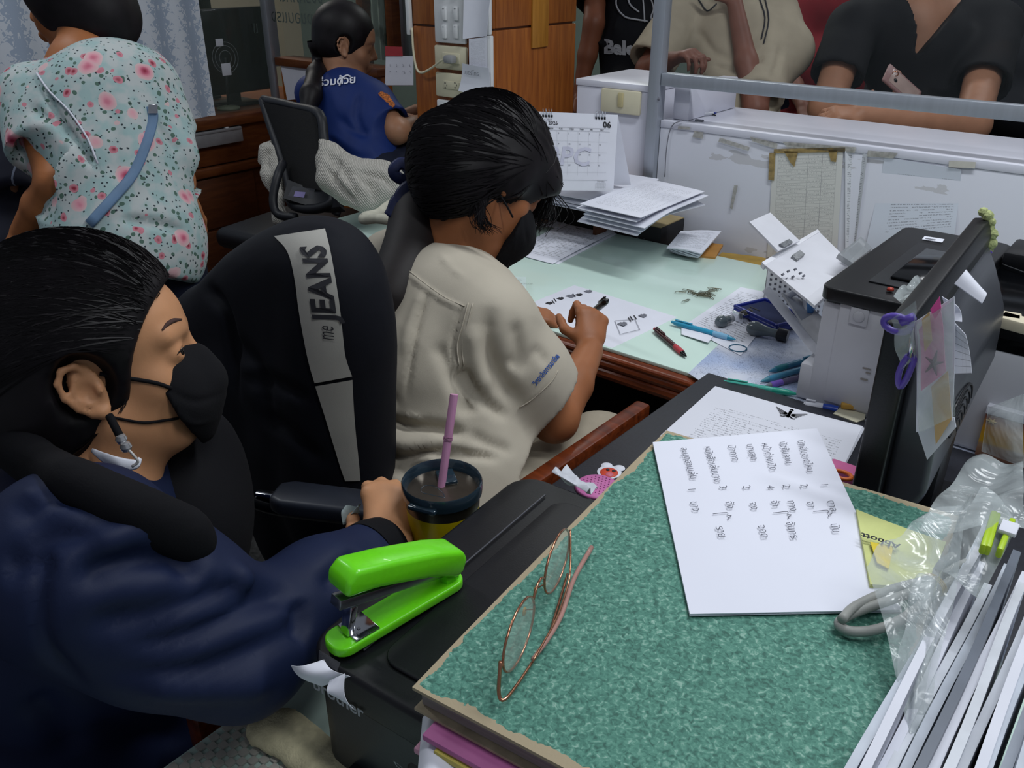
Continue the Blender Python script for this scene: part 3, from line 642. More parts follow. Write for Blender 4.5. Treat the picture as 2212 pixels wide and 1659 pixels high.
for k, (px, m_) in enumerate([([(1693, 326), (1724, 327), (1716, 360), (1708, 352)], TAPE), ([(1789, 323), (1809, 323), (1806, 350), (1795, 348)], TAPE), ([(1662, 330), (1675, 330), (1672, 390), (1660, 388)], TAPE), ([(1672, 322), (1826, 318), (1826, 328), (1672, 331)], TAPE),
                              ([(1555, 297), (1620, 318), (1617, 326), (1552, 306)], TAPEW), ([(1500, 283), (1520, 286), (1518, 300), (1496, 296)], TAPEW), ([(1465, 272), (1492, 274), (1490, 280), (1464, 279)], TAPEW), ([(1620, 295), (1680, 310), (1678, 322), (1625, 305)], TAPEW), ([(2050, 347), (2108, 350), (2106, 364), (2049, 361)], M('white_tape', '#c4c1b8', .5)), ([(1690, 306), (1850, 318), (1846, 330), (1700, 318)], TAPEW), ([(1875, 325), (1940, 330), (1930, 342), (1872, 338)], TAPEW), ([(1586, 400), (1594, 401), (1582, 452), (1577, 450)], TAPEW)]):
    o = wallsheet('tape_piece', None, None, px, YC-.0045, m_, parent=cnt)
# ---------------------------------------------------------------- far left corner
def monitor_box(name, label, u0, v0, u1, v1, y, th=.04):
    a, b = Yp(u0, v0, y), Yp(u1, v1, y); t = thing(name, label, 'monitor', ((a[0]+b[0])/2, y, b[2]))
    h = a[2]-b[2]; bb('screen', a[0], b[0], y, y+th, b[2]+.09*h, a[2], BLKG, t, .008); bb('neck', (a[0]+b[0])/2-.03, (a[0]+b[0])/2+.03, y+.01, y+.03, b[2], b[2]+.12*h, BLK, t, .004); bb('foot', (a[0]+b[0])/2-.1, (a[0]+b[0])/2+.1, y-.05, y+.09, b[2]-.002, b[2]+.012, BLK, t, .004)
    return t, a, b
dk = thing('corner_desk', 'dark desk in the corner carrying the black monitors', 'desk', (-3.95, 2.2, 0)); bb('top', -4.6, XL-.11, 1.5, 2.93, .80, .84, WD_DK, dk, .006)
for x in (-4.5, -3.6): bb('side_panel', x, x+.03, 1.6, 2.85, 0, .80, WD_DK, dk)
def mon2(name, label, pa, pb, pc, th=.04, dome=True):
    """upright flat screen with lower left pa, lower right pb and height pc"""
    pa = np.asarray(pa); pb = np.asarray(pb); ax = nrm(pb-pa); n = nrm(np.cross(ax, (0, 0, 1))); R = frame(ax, n); c = (pa+pb)/2; w = np.linalg.norm(pb-pa)
    t = thing(name, label, 'monitor', c); box('screen', c+V(0, 0, pc*.56), (w, th, pc*.88), BLKG, t, R, .008); box('neck', c+V(0, 0, pc*.08), (.06, .03, pc*.2), BLK, t, R, .004); box('foot', c+V(0, 0, .008), (min(w*.6, .2), .16, .014), BLK, t, R, .005); return t
mon2('monitor', 'wide black monitor on the desk beyond the curtain, seen from behind', (-3.62, 2.19, .842), (-3.62, 2.62, .842), .41)
mon2('monitor', 'narrow black monitor tucked between the curtain and the wide black monitor', (-3.9, 2.28, .842), (-3.9, 2.52, .842), .50, .06)
o = thing('desk_fan', 'small clear desk fan with white tag in front of the black monitor', 'fan', Xp(497, 235, -3.5)); c = Xp(487, 125, -3.5)
mb = MB(); R_ = frame((0, 1, 0), (0, 0, 1))
for r_ in (.03, .05, .065): mb.tube([c+R_@V(r_*math.cos(a), r_*math.sin(a), 0) for a in np.linspace(0, 2*math.pi, 25)], .0012, 5)
mb.build('guard', M('clear_grey', '#8b9094', .2, alpha=.6), o); tube('pole', [c, Xp(490, 180, -3.5), Xp(494, 232, -3.5)], .006, BLK, o); mk('base', *latheg([(.05, 0), (.05, .01), (.01, .018)], Xp(494, 236, -3.5), None, 24), M('olive_plastic', '#59604e', .4), o)
a = Xp(489, 150, -3.48); box('tag_card', a, (.002, .045, .05), PAPER, o, None, .0005)
a = Xp(474, 92, -3.48); box('label_card', a, (.002, .035, .03), PAPER, o, None, .0005)
o = sheet('document_holder', [Yp(u, v, YS-.014) for u, v in ((607, 137), (682, 137), (668, 212), (622, 216))], PAPER, None, .004, curl=lambda u, v: .004*math.sin(3*u)); tag(o, 'white sheets fixed to the low wooden wall behind the mesh office chair', 'paper')
ft = thing('work_desk', 'dark wooden desk the woman in the blue polo works at', 'desk', (-2.45, 2.5, 0))
bb('top', -2.70, -2.095, 2.32, 2.92, .76, .79, WD_DK, ft, .005); bb('side_panel', -2.69, -2.66, 2.36, 2.9, 0, .76, WD_DK, ft); bb('side_panel', -2.13, -2.10, 2.36, 2.9, 0, .76, WD_DK, ft); bb('modesty_panel', -2.65, -2.13, 2.8, 2.82, .2, .76, DARK, ft)
# red topped calendar and grey printer beyond the woman
RED = M('red_print', '#a02630', .5)
cl = thing('desk_calendar', 'small desk calendar with red header beside the woman in blue', 'calendar', P(860, 188, 3.35))
q = [P(833, 121, 3.35), P(893, 121, 3.35), P(893, 184, 3.32), P(832, 184, 3.32)]; sheet('page', q, PAPER, cl, .002); q = [P(832, 100, 3.36), P(869, 101, 3.36), P(870, 121, 3.348), P(832, 121, 3.348)]; sheet('header', q, RED, cl, .003)
for j in range(3):
    for i in range(4): a = P(842+i*14, 144+j*15, 3.34); txt('numeral', str(1+i+j*7), a, (1, 0, 0), (0, 0, 1), .014, INKG, cl, .002)
gp = thing('grey_printer', 'low grey printer half hidden behind the wooden pillar', 'printer', (-2.3, 2.62, .79))
bb('body', -2.52, -2.12, 2.5, 2.85, .791, .88, M('mid_grey_plastic', '#8f9299', .4), gp, .02); bb('paper_slot', -2.42, -2.15, 2.49, 2.6, .86, .885, BLK, gp, .005)
# ---------------------------------------------------------------- mesh office chair with cardigan
def star_base(t, c, mat, z1=.40):
    for k in range(5):
        a = 2*math.pi*k/5+.3; e = V(c[0]+.27*math.cos(a), c[1]+.27*math.sin(a), .075)
        tube('base_arm', [V(c[0], c[1], .11), e], [.022, .014], mat, t, 8); w = MB(); w.lathe([(.0001, -.012), (.028, -.012), (.03, 0), (.028, .012), (.0001, .012)], (e[0], e[1], .031), frame((0, 0, 1), (math.cos(a), math.sin(a), 0)), 14); w.build('castor', BLK, t)
    tube('gas_lift', [V(c[0], c[1], .10), V(c[0], c[1], z1)], .025, mat, t, 12)
oc = thing('office_chair', 'black mesh-backed office chair with a knitted cardigan hung over it', 'chair', (-2.35, 1.75, 0))
def quadshell(name, px, ds, mat, parent, th=.02, bul=.02, n=12, axis=None):
    q = [P(u, v, d) for (u, v), d in zip(px, ds)]; return sheet(name, q, mat, parent, th, n, n, lambda u, v: bul*(math.sin(math.pi*u)))
MESHB = M('black_mesh', '#08080a', .8, ns=400, na=.6, bs=600, bst=.5)
quadshell('backrest_mesh', [(574, 222), (688, 246), (715, 415), (632, 398)], (2.86, 2.70, 2.68, 2.8), MESHB, oc, .012, -.02)
fr = [P(568, 216, 2.87), P(600, 222, 2.84), P(640, 232, 2.78), P(690, 247, 2.69), P(700, 300, 2.68), P(712, 360, 2.67), P(718, 410, 2.67), P(715, 440, 2.66), P(670, 452, 2.7), P(630, 440, 2.74), P(625, 400, 2.79), P(605, 330, 2.81), P(585, 270, 2.84), P(568, 216, 2.87)]
tube('back_frame', fr, .016, BLK2, oc, 8, 4)
quadshell('lumbar_housing', [(622, 388), (712, 404), (735, 446), (612, 428)], (2.72, 2.64, 2.62, 2.7), BLK2, oc, .03, -.03)
tube('armrest', [P(612, 352, 2.75), P(600, 380, 2.72), P(590, 430, 2.72), P(600, 462, 2.72), P(640, 470, 2.7)], .014, BLK2, oc, 8, 5)
tube('armrest', [P(725, 465, 2.85), P(735, 440, 2.85), P(750, 425, 2.85), P(770, 420, 2.85)], .014, BLK2, oc, 8, 5)
sc = P(690, 470, 2.6)+V(-.30, .06, 0); box('seat', (sc[0]-.03, sc[1]+.16, .60), (.48, .46, .07), BLK, oc, rz(10), .03, 4); star_base(oc, (sc[0]-.03, sc[1]+.16), BLK2, .57)
q = sheet('tape_label', [P(632, 402, 2.6), P(680, 408, 2.57), P(676, 430, 2.57), P(622, 424, 2.6)], M('clear_tape', '#55565c', .3, alpha=.45), oc, .0006); sheet('violet_sticker', [P(638, 413, 2.59), P(660, 415, 2.57), P(656, 427, 2.57), P(634, 424, 2.59)], M('violet_paper', '#8b82b5', .6), oc, .0008)
# knitted cardigan (two hanging masses)
KN = NT('cream_knit'); _tc = KN.n('ShaderNodeTexCoord')
_w = KN.n('ShaderNodeTexWave'); _w.bands_direction = 'DIAGONAL'; _w.inputs['Scale'].default_value = 70; _w.inputs['Distortion'].default_value = 4; KN.l(_tc.outputs['Object'], _w.inputs[0])
KN.l(KN.ramp(_w.outputs[0], [(0, '#a5a29a'), (.6, '#bdbab2')]), KN.b.inputs['Base Color']); KN.b.inputs['Roughness'].default_value = .95; KN.bump(_w.outputs[0], .7, .004); KN = KN.m
cg = thing('cardigan', 'cream knitted cardigan draped over the mesh office chair', 'cardigan', P(700, 440, 2.5))
lo = np.min([P(540, 290, 2.9), P(870, 500, 2.2), P(700, 290, 2.2), P(560, 480, 2.9)], 0)-.25; hi = np.max([P(540, 290, 2.9), P(870, 500, 2.2)], 0)+.3
g = Sdf(lo, hi, .009)
for pp, rr_ in (([(695, 305, 2.55), (715, 340, 2.52), (735, 375, 2.48), (765, 400, 2.44)], [.012, .035, .05, .045]), ([(735, 340, 2.55), (775, 372, 2.5), (820, 378, 2.5), (850, 385, 2.5)], [.02, .035, .04, .035]), ([(750, 385, 2.45), (775, 410, 2.43), (790, 430, 2.42)], [.05, .045, .04]), ([(790, 385, 2.46), (820, 400, 2.45), (850, 405, 2.45)], [.05, .05, .04]), ([(705, 350, 2.5), (712, 385, 2.48), (745, 415, 2.46)], [.03, .03, .03])):
    g.chain([P(*q) for q in pp], rr_, .03)
for pp, rr_ in (([(594, 300, 2.85), (580, 330, 2.84), (562, 348, 2.84)], [.010, .025, .012]), ([(585, 335, 2.83), (590, 380, 2.82), (600, 420, 2.82)], [.035, .035, .025]), ([(600, 350, 2.83), (612, 380, 2.82)], [.03, .02]), ([(600, 430, 2.8), (606, 470, 2.8), (620, 480, 2.78)], [.02, .025, .02])):
    g.chain([P(*q) for q in pp], rr_, .025)
sf = Surf(g, 1); sf.noise(.008, lambda v: wrinkle(v, 22, 5))
for px_ in ([(705, 325), (722, 360), (715, 395)], [(722, 335), (745, 375), (780, 430)], [(700, 350), (735, 405), (770, 440)], [(755, 370), (800, 400), (810, 440)], [(585, 320), (575, 350), (600, 400)], [(770, 368), (830, 385), (850, 410)]): sf.fold(px_, .010, -.016)
vm_ = P(650, 400, 2.7); kx = nrm(V(ray(650, 400)[1], -ray(650, 400)[0], 0)); side_ = (sf.v-O)@kx < (vm_-O)@kx
for nm_, m_ in (('cardigan_body', ~side_), ('cardigan_sleeve', side_)):
    ids = np.nonzero(m_)[0]; mp_ = -np.ones(len(sf.v), int); mp_[ids] = np.arange(len(ids)); ff = sf.f[m_[sf.f].all(1)]; mk(nm_, sf.v[ids], mp_[ff], KN, cg)
tb = tube('coiled_cord', smoothpts([P(850, 438, 1.95), P(835, 447, 1.9), P(815, 462, 1.87), P(790, 468, 1.85), P(786, 474, 1.84), P(812, 472, 1.82), P(845, 475, 1.80), P(868, 470, 1.82)], 10), .011, M('cream_fabric', '#b5b3a4', .9, ns=60, na=.1), None, 10)
for v_ in tb.data.vertices: v_.co.z += 0
zt = min((tb.matrix_world@v_.co).z for v_ in tb.data.vertices) if False else None
tag(tb, 'twisted cream fabric cord lying on the far left corner of the mint desk', 'cord')
def prism(poly, p0, ax, ay, az, L, bev=0):
    """polygon in (ax, ay) extruded by L along az from p0"""
    n = len(poly); a = [np.asarray(p0)+np.asarray(ax)*x+np.asarray(ay)*y for x, y in poly]; b = [q+np.asarray(az)*L for q in a]
    v = np.array(a+b); f = [list(range(n))[::-1], list(range(n, 2*n))]+[[i, (i+1) % n, (i+1) % n+n, i+n] for i in range(n)]
    bm = bmesh.new(); vs = [bm.verts.new(x) for x in v.tolist()]
    for q in f: bm.faces.new([vs[i] for i in q])
    bmesh.ops.recalc_face_normals(bm, faces=bm.faces[:])
    if bev: bmesh.ops.bevel(bm, geom=bm.edges[:], offset=bev, segments=3, profile=.5, affect='EDGES', clamp_overlap=True)
    bm.verts.index_update(); v = [list(x.co) for x in bm.verts]; f = [[w.index for w in q.verts] for q in bm.faces]; bm.free(); return np.array(v), f
# ---------------------------------------------------------------- desks
DZ = .75
XE, YF, YBk = -.645, 1.365, 2.05
d1 = thing('office_desk', 'wooden desk with pale mint glass top where the girl writes', 'desk', (-1.34, 1.7, 0))
bb('tabletop', -2.04, XE, YF-.015, YBk, .705, .742, WD_DESK, d1, .006); bb('glass_top', -2.03, XE-.001, YF, YBk, .742, DZ, MINT, d1, .0015)
mb = MB()
for z_, r_ in ((.735, .007), (.722, .010), (.702, .013)): mb.tube([V(-2.045, YF-.016, z_), V(XE, YF-.016, z_)], r_, 10)
mb.build('edge_moulding', WD_DESK, d1)
bb('drawer_unit', -2.0, -1.6, YF+.03, YBk-.04, .05, .70, WD_DK, d1, .003); bb('drawer_front', -1.99, -1.61, YF+.015, YF+.03, .50, .69, WD_DK, d1); bb('drawer_front', -1.99, -1.61, YF+.015, YF+.03, .30, .49, WD_DK, d1); bb('back_panel', -1.6, XE, YBk-.06, YBk-.04, .1, .70, DARK, d1)  # back panel near-black: dark space under the desk painted in
for x in (-1.98, -1.62): bb('foot', x-.02, x+.02, YF+.05, YBk-.06, 0, .05, WD_DK, d1)
d2 = thing('office_desk', 'near desk running toward the camera under the printers and papers', 'desk', (0, 1.0, 0))
bb('tabletop', XE+.001, .75, .02, YBk, .705, .742, WD_DESK, d2, .006); bb('glass_top', XE+.004, .745, .03, YBk-.001, .742, DZ, MINT, d2, .0015)
mb = MB()
for z_, r_ in ((.735, .006), (.722, .009)): mb.tube([V(XE+.001, .02, z_), V(XE+.001, YF-.02, z_)], r_, 10)
mb.build('edge_moulding', WD_DESK, d2)
bb('side_panel', -.2, -.17, .1, 1.95, 0, .705, WD_DK, d2); bb('side_panel', .7, .73, .1, 1.95, 0, .705, WD_DK, d2); bb('side_panel', XE+.02, -.2, YBk-.06, YBk-.03, 0, .705, WD_DK, d2)
dr = bb('pull_out_tray', XE-.065, XE-.035, .30, 1.235, .675, .735, WD_DESK, d2, .006); bb('tray_board', XE-.035, -.21, .30, 1.23, .672, .684, WD_DK, d2)
tag(d1.children[0] if False else d1)
sh = thing('back_shelf', 'dark wooden shelf board filling the gap between desk and counter', 'shelf', (-.9, 2.12, 0))
bb('board', -1.25, .7, YBk+.004, YC-.004, .66, .68, WD_OR, sh); bb('lip', -1.25, .7, YC-.02, YC-.004, .68, .70, M('ochre_trim', '#9a7a3c', .5, ns=30, na=.3), sh)
for x in (-1.22, .65): bb('leg', x, x+.03, YBk+.01, YC-.01, 0, .66, WD_DK, sh)
# ---------------------------------------------------------------- paper pile, calendar, box behind the desk
def thick(name, lab, cat, px, z, th, mat, curl=None, group=None, n=10):
    o = sheet(name, [Zp(u, v, z) for u, v in px], mat, None, th, n, n, curl); tag(o, lab, cat, group); return o
ab = thing('black_box', 'black cardboard box lettered AAA with a beige lid under the papers', 'box', (-1.15, 2.1, .68))
def zb(u, v, y): return Yp(u, v, y)
f0 = Yp(1428, 494, 2.057); x1 = f0[0]; y0_ = 2.057; ztb = f0[2]; xb0 = Yp(1322, 475, 2.057)[0]
box('body', ((x1+xb0)/2, (y0_+2.19)/2, (.681+ztb)/2), (x1-xb0, 2.19-y0_, ztb-.681), M('black_card', '#16161a', .6), ab, None, .002); box('lid', ((x1+xb0)/2, (y0_+2.19)/2, ztb+.002), (x1-xb0-.004, 2.19-y0_-.004, .004), M('kraft_card', '#a3916a', .8), ab, None, .001)
q = Yp(1356, 522, y0_-.001); txt('lettering', 'AAA', q, (1, 0, 0), (0, 0, 1), .030, M('dim_grey_print', '#56565e'), ab, .0006, space=1.1)
og = thing('letter_tray', 'dark brown tray holding the paper pile under the calendar', 'tray', (-1.5, 2.05, .75))
xt0, xt1 = -1.60, xb0-.008
bb('shelf', xt0, xt1, 1.92, 2.19, .862, .872, WD_OR, og); bb('side', xt0, xt0+.012, 1.93, 2.045, .751, .862, WD_OR, og); bb('side', xt1-.012, xt1, 1.99, 2.045, .751, .862, WD_DK, og); bb('back', xt0+.012, xt1-.012, 2.030, 2.045, .751, .862, DARK, og)  # tray back coloured near-black for the shade inside
random.seed(4)
def pile(lab, cx, cy, z0, n, w, h, ang, jit, grp, tilt=0, fray=.01, mats=(PAPER, DOC), name='paper_sheet'):
    for k in range(n):
        a = math.radians(ang+random.uniform(-jit, jit)); u = V(math.cos(a), math.sin(a), 0)*w/2; v = V(-math.sin(a), math.cos(a), 0)*h/2; c = V(cx+random.uniform(-1, 1)*.008, cy+random.uniform(-1, 1)*.008, z0+k*.0042)
        b_ = random.uniform(.75, 1)*fray; ph = random.uniform(.5, .8)
        o = sheet(name, [c-u+v, c+u+v, c+u-v, c-u-v], random.choice(mats), None, .0012, 8, 8, lambda s, t: -b_*max(0, t-.55)**1.5*3-b_*.6*max(0, s-.6)**2*math.sin(ph+3*t)*2)
        tag(o, lab, 'paper', grp)
pile('loose white sheet in the thick pile under the calendar', -1.40, 2.00, .874, 8, .40, .24, 4, 8, 'sheets piled under the calendar', fray=.03)
rg = [Zp(1252, 440, .915), Zp(1400, 386, .915), Zp(1522, 412, .915), Zp(1384, 470, .915)]
for k in range(5):
    dz = V(0, 0, -.0046*k); jx = V(random.uniform(-.012, .012), random.uniform(-.012, .012), 0) if k else V(0, 0, 0)
    bnd = .05 if k in (3, 4) else .012
    q = [c+dz+jx for c in rg]
    o = sheet('paper_sheet', q, DOC2 if k == 0 else PAPER, None, .0015, 10, 10, (lambda s, t, b_=bnd, k=k: -b_*max(0, t-.5)*max(0, s-.2)*(1.2 if k > 2 else .3)-(.02*(max(0, .35-s))*k))); tag(o, 'white sheet of the spread pile sagging over the black box' if k else 'top sheet of the spread pile, faintly printed, over the black box', 'paper', 'sheets spread over the black box' if k else None)
# wall calendar on the pile
CALP = lines_mat('calendar_page', 1, 0, 1, 0, 1, dens=-3)
b0, b1 = Zp(1172, 412, .912), Zp(1325, 412, .912); ax = nrm(b1-b0); b0 = b0-ax*.03; nn = nrm(np.cross(ax, (0, 0, 1))); pn = nrm(nn*math.cos(math.radians(14))+V(0, 0, 1)*math.sin(math.radians(14)))
if pn@(O-b0) < 0: pn = -pn
up = nrm(np.cross(pn, ax)); up = up if up[2] > 0 else -up
tl, tr, br_, bl_ = Pl(1140, 240, b0, pn), Pl(1335, 248, b0, pn), Pl(1325, 412, b0, pn), Pl(1148, 411, b0, pn)
cal = thing('desk_calendar', 'large white desk calendar page for June standing on the paper pile', 'calendar', (b0+b1)/2)
sheet("page", [tl-pn*.003, tr-pn*.003, br_-pn*.003, bl_-pn*.003], PAPER, cal, .0025, 2, 2); bk_ = -nn*.09 if (-nn)[1] > 0 else nn*.09
sheet('stand_back', [tl-pn*.004, tr-pn*.004, V(*(b1+V(.0, .085, 0))), V(*(b0+V(.0, .085, 0)))], PAPER, cal, .002, 2, 2)
cx_, cy_ = nrm(tr-tl), nrm(tl-bl_); CW, CH = np.linalg.norm(tr-tl), np.linalg.norm(tl-bl_)
def cp(u, v, off=.0006): return (1-v)*((1-u)*tl+u*tr)+v*((1-u)*bl_+u*br_)+pn*off
def ctx(s, u, v, sz, m=INK, **k): return txt('calendar_print', s, cp(u, v, .0009), cx_, cy_, sz*CH, m, cal, .0, **k)
ctx('JUNE 2026', .09, .155, .062, bold=.012); ctx('October 2569', .09, .105, .035, INKG); ctx('06', .84, .17, .105, bold=.03); ctx('BPC', .17, .66, .33, M('pale_lilac_print', '#c6c7da'), bold=.02, shear=.2)
mb = MB()
def rule(u0, v0, u1, v1, w=.0006): w *= .55; a, b = cp(u0, v0, .0009), cp(u1, v1, .0009); d = nrm(np.cross(b-a, pn))*w; mb.add([a-d, b-d, b+d, a+d], [(0, 1, 2, 3)])
for v_ in (.185, .225, .86): rule(.09, v_, .92, v_+.002, .0005)
for v_ in (.36, .50, .63, .76): rule(.09, v_, .9, v_, .00022)
for u_ in np.linspace(.2, .8, 6): rule(u_, .23, u_, .80, .00018)
mb.build('ruled_lines', INKG, cal, smooth=False)
for i, s_ in enumerate(('SUN', 'MON', 'TUE', 'WED', 'THU', 'FRI', 'SAT')): ctx(s_, .11+i*.117, .213, .026, bold=.02)
for dd in range(1, 31):
    w_, c_2 = divmod(dd, 7); ctx(str(dd), .10+c_2*.117, .27+w_*.135, .026)
ctx('JULY 2026', .80, .885, .022)
mb = MB()
for v_ in np.linspace(.9, .98, 5): rule(.78, v_, .90, v_, .0002)
for u_ in np.linspace(.78, .90, 7): rule(u_, .9, u_, .98, .0002)
mb.build('small_grid', INKG, cal, smooth=False)
for c_0 in (.17, .76):
    for k in range(4):
        a = cp(c_0+k*.032, .05); bb('punch_hole', a[0]-.0025, a[0]+.0025, a[1]-.001, a[1]+.0005, a[2]-.003, a[2]+.003, INK, cal, 0)
        tube('wire_ring', [cp(c_0+k*.032, .045, .002), cp(c_0+k*.032, 0, .009), cp(c_0+k*.032, -.035, .003), cp(c_0+k*.032, -.02, -.008)], .0009, ALU, cal, 5, 4)
# second pile and orange envelopes
for k in range(5):
    q = [Zp(1470+k, 500+k, .778-.0045*k), Zp(1558-k*4, 500+k*3, .778-.0045*k), Zp(1515-k*3, 548+k*2, .778-.0045*k), Zp(1440+k*2, 535+k, .778-.0045*k)]
    o = sheet('paper_sheet', q, DOC if k == 0 else PAPER, None, .003, 6, 6, lambda s, t, k=k: .004*math.sin(3*s+k)); tag(o, 'white sheet in the small heap behind the desk, right of the black box', 'paper', 'sheets heaped right of the black box')
ORG = M('orange_manila', '#a8783a', .7, ns=20, na=.08)
o = thick('envelope', 'orange-brown envelope lying under the small heap of papers', 'envelope', [(1505, 520), (1562, 528), (1545, 556), (1490, 550)], .755, .006, ORG)
o = thick('envelope', 'long ochre envelope at the foot of the counter behind the desk', 'envelope', [(1560, 545), (1655, 556), (1650, 577), (1545, 560)], .72, .008, M('ochre_manila', '#a3843c', .6, ns=20, na=.15))
# pens and wire on the counter
def pen(name, lab, a, b, r, body, grip=None, tip=None, clip=None, cap=None, parent=None, group=None, grip_rng=(.66, .88)):
    a = np.asarray(a, float); b = np.asarray(b, float); d = b-a; L = np.linalg.norm(d); ax_ = frame(d, np.cross((0, 0, 1), d)); t = thing(name, lab, 'pen', (a+b)/2, group)
    Rz = np.stack([ax_[:, 1], ax_[:, 2], ax_[:, 0]], 1)
    g0, g1 = grip_rng
    MB().lathe([(.0001, 0), (r*.55, .001), (r*.6, L*.04)], a, Rz, 14).build('button', cap or body, t)
    MB().lathe([(r*.6, L*.04), (r*.9, L*.06), (r, L*.12), (r, L*g0)], a, Rz, 16).build('barrel', body, t)
    MB().lathe([(r*1.02, L*g0), (r*1.1, L*(g0+g1)/2), (r*1.0, L*g1)], a, Rz, 16).build('grip', grip or body, t)
    MB().lathe([(r*.95, L*g1), (r*.45, L*.965), (.0008, L)], a, Rz, 14).build('tip', tip or body, t)
    c0 = a+nrm(d)*L*.06+ax_[:, 2]*r*1.35; c1 = a+nrm(d)*L*.33+ax_[:, 2]*r*1.25
    box('clip', (c0+c1)/2, (np.linalg.norm(c1-c0), r*.7, r*.35), clip or body, t, ax_, .0005); return t
CLR = M('clear_plastic', '#c9ccd6', .15, alpha=.7)
pen('pen', 'clear ballpoint pen with blue end on the counter beside the post', Zp(1476, 252, 1.0555), Zp(1548, 244, 1.0555), .005, CLR, CLR, INKB, cap=M('navy_plastic', '#1c2463', .3))
o = tube('glasses_wire', [Zp(1500, 247, 1.053), Zp(1515, 240, 1.056), Zp(1530, 245, 1.053), Zp(1546, 249, 1.053)], .0018, BLK, None, 6, 4); o.name = 'black_wire'; tag(o, 'short black wire loop lying over the pen on the counter', 'wire')
o = tube('thin_cord', [Zp(1505, 262, 1.052), Yp(1470, 262, YC-.006), Yp(1450, 275, YC-.006), Yp(1440, 320, YC-.006), Yp(1436, 382, YC-.006)], .0013, INKG, None, 6, 6); tag(o, 'thin grey cord hanging down the counter front beside the post', 'cord')
tag(bb('cord_end', *[f(Zp(1500, 262, 1.05)[0], Zp(1518, 264, 1.05)[0]) for f in (min, max)], Zp(1500, 262, 1.05)[1]-.0, Zp(1500, 262, 1.05)[1]+.01, 1.0505, 1.056, INKG, None, .002), 'small grey plug end on the counter near the clear pen', 'plug')
# ---------------------------------------------------------------- flat papers on the desk
def flat(name, lab, cat, px, z=DZ+.0012, mat=PAPER, th=.0008, curl=None, group=None, n=8, parent=None):
    o = sheet(name, [Zp(u, v, z) for u, v in px], mat, parent, th, n, n, curl)
    if lab: tag(o, lab, cat, group)
    return o
flat('document', 'printed letter lying under the top letter near the black box', 'paper', [(1136, 535), (1247, 470), (1333, 505), (1205, 571)], DZ+.001, DOC)
o = flat('document', 'printed official letter with an emblem near the desk back', 'paper', [(1230, 477), (1332, 499), (1194, 570), (1098, 545)], DZ+.0024, DOC, curl=lambda u, v: .002*math.sin(3*v))
flat('paper_slip', 'small printed slip on top of the official letter', 'paper', [(1193, 476), (1232, 478), (1205, 492), (1166, 487)], DZ+.0042, DOC2)
flat('document', 'plain sheet edge showing behind the official letter, under the paper pile', 'paper', [(1122, 470), (1170, 478), (1140, 508), (1100, 500)], DZ+.001, PAPER)
def garuda(px, py, z, sc, parent, rot=0):
    """simple winged state emblem built from strokes"""
    c = Zp(px, py, z); e1 = nrm(Zp(px+10, py+2.4, z)-c); e2 = np.cross((0, 0, 1), e1); mb = MB()
    def s_(pts, r): mb.tube(smoothpts([c+(e1*x+e2*y)*sc+V(0, 0, .0004) for x, y in pts], 4), r*sc, 5)
    for m in (-1, 1):
        for k in range(5): s_([(m*.12, .05-k*.03), (m*.45, .25-k*.11), (m*(.95-k*.12), .55-k*.2)], .035)
        s_([(m*.05, -.2), (m*.3, -.45), (m*.45, -.4)], .04)
    s_([(0, .45), (0, .1), (0, -.4)], .1); s_([(-.1, .55), (0, .72), (.1, .55)], .05)
    return mk('emblem_print', np.concatenate(mb.v)*V(1, 1, 0)+V(0, 0, z+.0006), mb.f, INK, parent, False)
garuda(1248, 494, DZ+.003, .010, bpy.data.objects['document.001'])
o = flat('name_card', 'small white printed card lying on the mint desk', 'card', [(1085, 597), (1137, 598), (1137, 625), (1080, 624)], DZ+.001, M('card_stock', '#cfe0dc', .6))
for k, (s_, sz) in enumerate((('\u0e43\u0e1a\u0e23\u0e31\u0e1a\u0e2b\u0e19\u0e31\u0e07\u0e2a\u0e37\u0e2d', .008), ('033 10 6 1 3 0', .010), ('\u0e42\u0e1b\u0e23\u0e14\u0e40\u0e01\u0e47\u0e1a\u0e44\u0e27\u0e49', .006))): a = Zp(1092+k*3, 604+k*8, DZ+.0022); txt('card_print', s_, a, Zp(1130, 605+k*8, DZ)-Zp(1092, 604+k*8, DZ), V(.2, .8, 0), sz, INK, o, 0)
idp = flat('id_copy_sheet', 'white sheet of photocopied identity cards the girl is signing', 'paper', [(1240, 616), (1463, 684), (1322, 751), (1105, 672)], DZ+.001, PAPER, curl=lambda u, v: .001*math.sin(5*u))
flat('document', 'plain sheet under the photocopied identity cards', 'paper', [(1180, 640), (1300, 640), (1260, 700), (1130, 668)], DZ+.0004, PAPER)
PXD = [( 1186, 655, .022), (1210, 645, .022), (1232, 640, .03), (1250, 637, .022), (1270, 630, .026), (1256, 675, .02), (1344, 700, .028), (1388, 682, .024)]
for u_, v_, s_ in PXD:
    c = Zp(u_, v_, DZ+.0022); e1 = nrm(Zp(u_+10, v_+3, DZ)-Zp(u_, v_, DZ)); R_ = frame(e1, np.cross((0, 0, 1), e1))
    bm_ = MB(); r2 = random.Random(int(u_))
    bm_.box(c, (s_*.62, s_*.50, .0008), R_, .0002); bm_.box(c+R_@V(0, s_*.36, 0), (s_*.34, s_*.22, .0008), R_, .0002)
    bm_.build('photo_print', INK if s_ < .024 else INKG, idp)
for u_, v_ in ((1195, 652), (1199, 648), (1240, 638), (1360, 690), (1364, 687), (1372, 685)):
    c = Zp(u_, v_, DZ+.0024); e1 = nrm(Zp(u_+10, v_+14, DZ)-Zp(u_, v_, DZ)); box('printed_line', c, (.022, .0022, .0006), INK, idp, frame(e1, np.cross((0, 0, 1), e1)), 0)
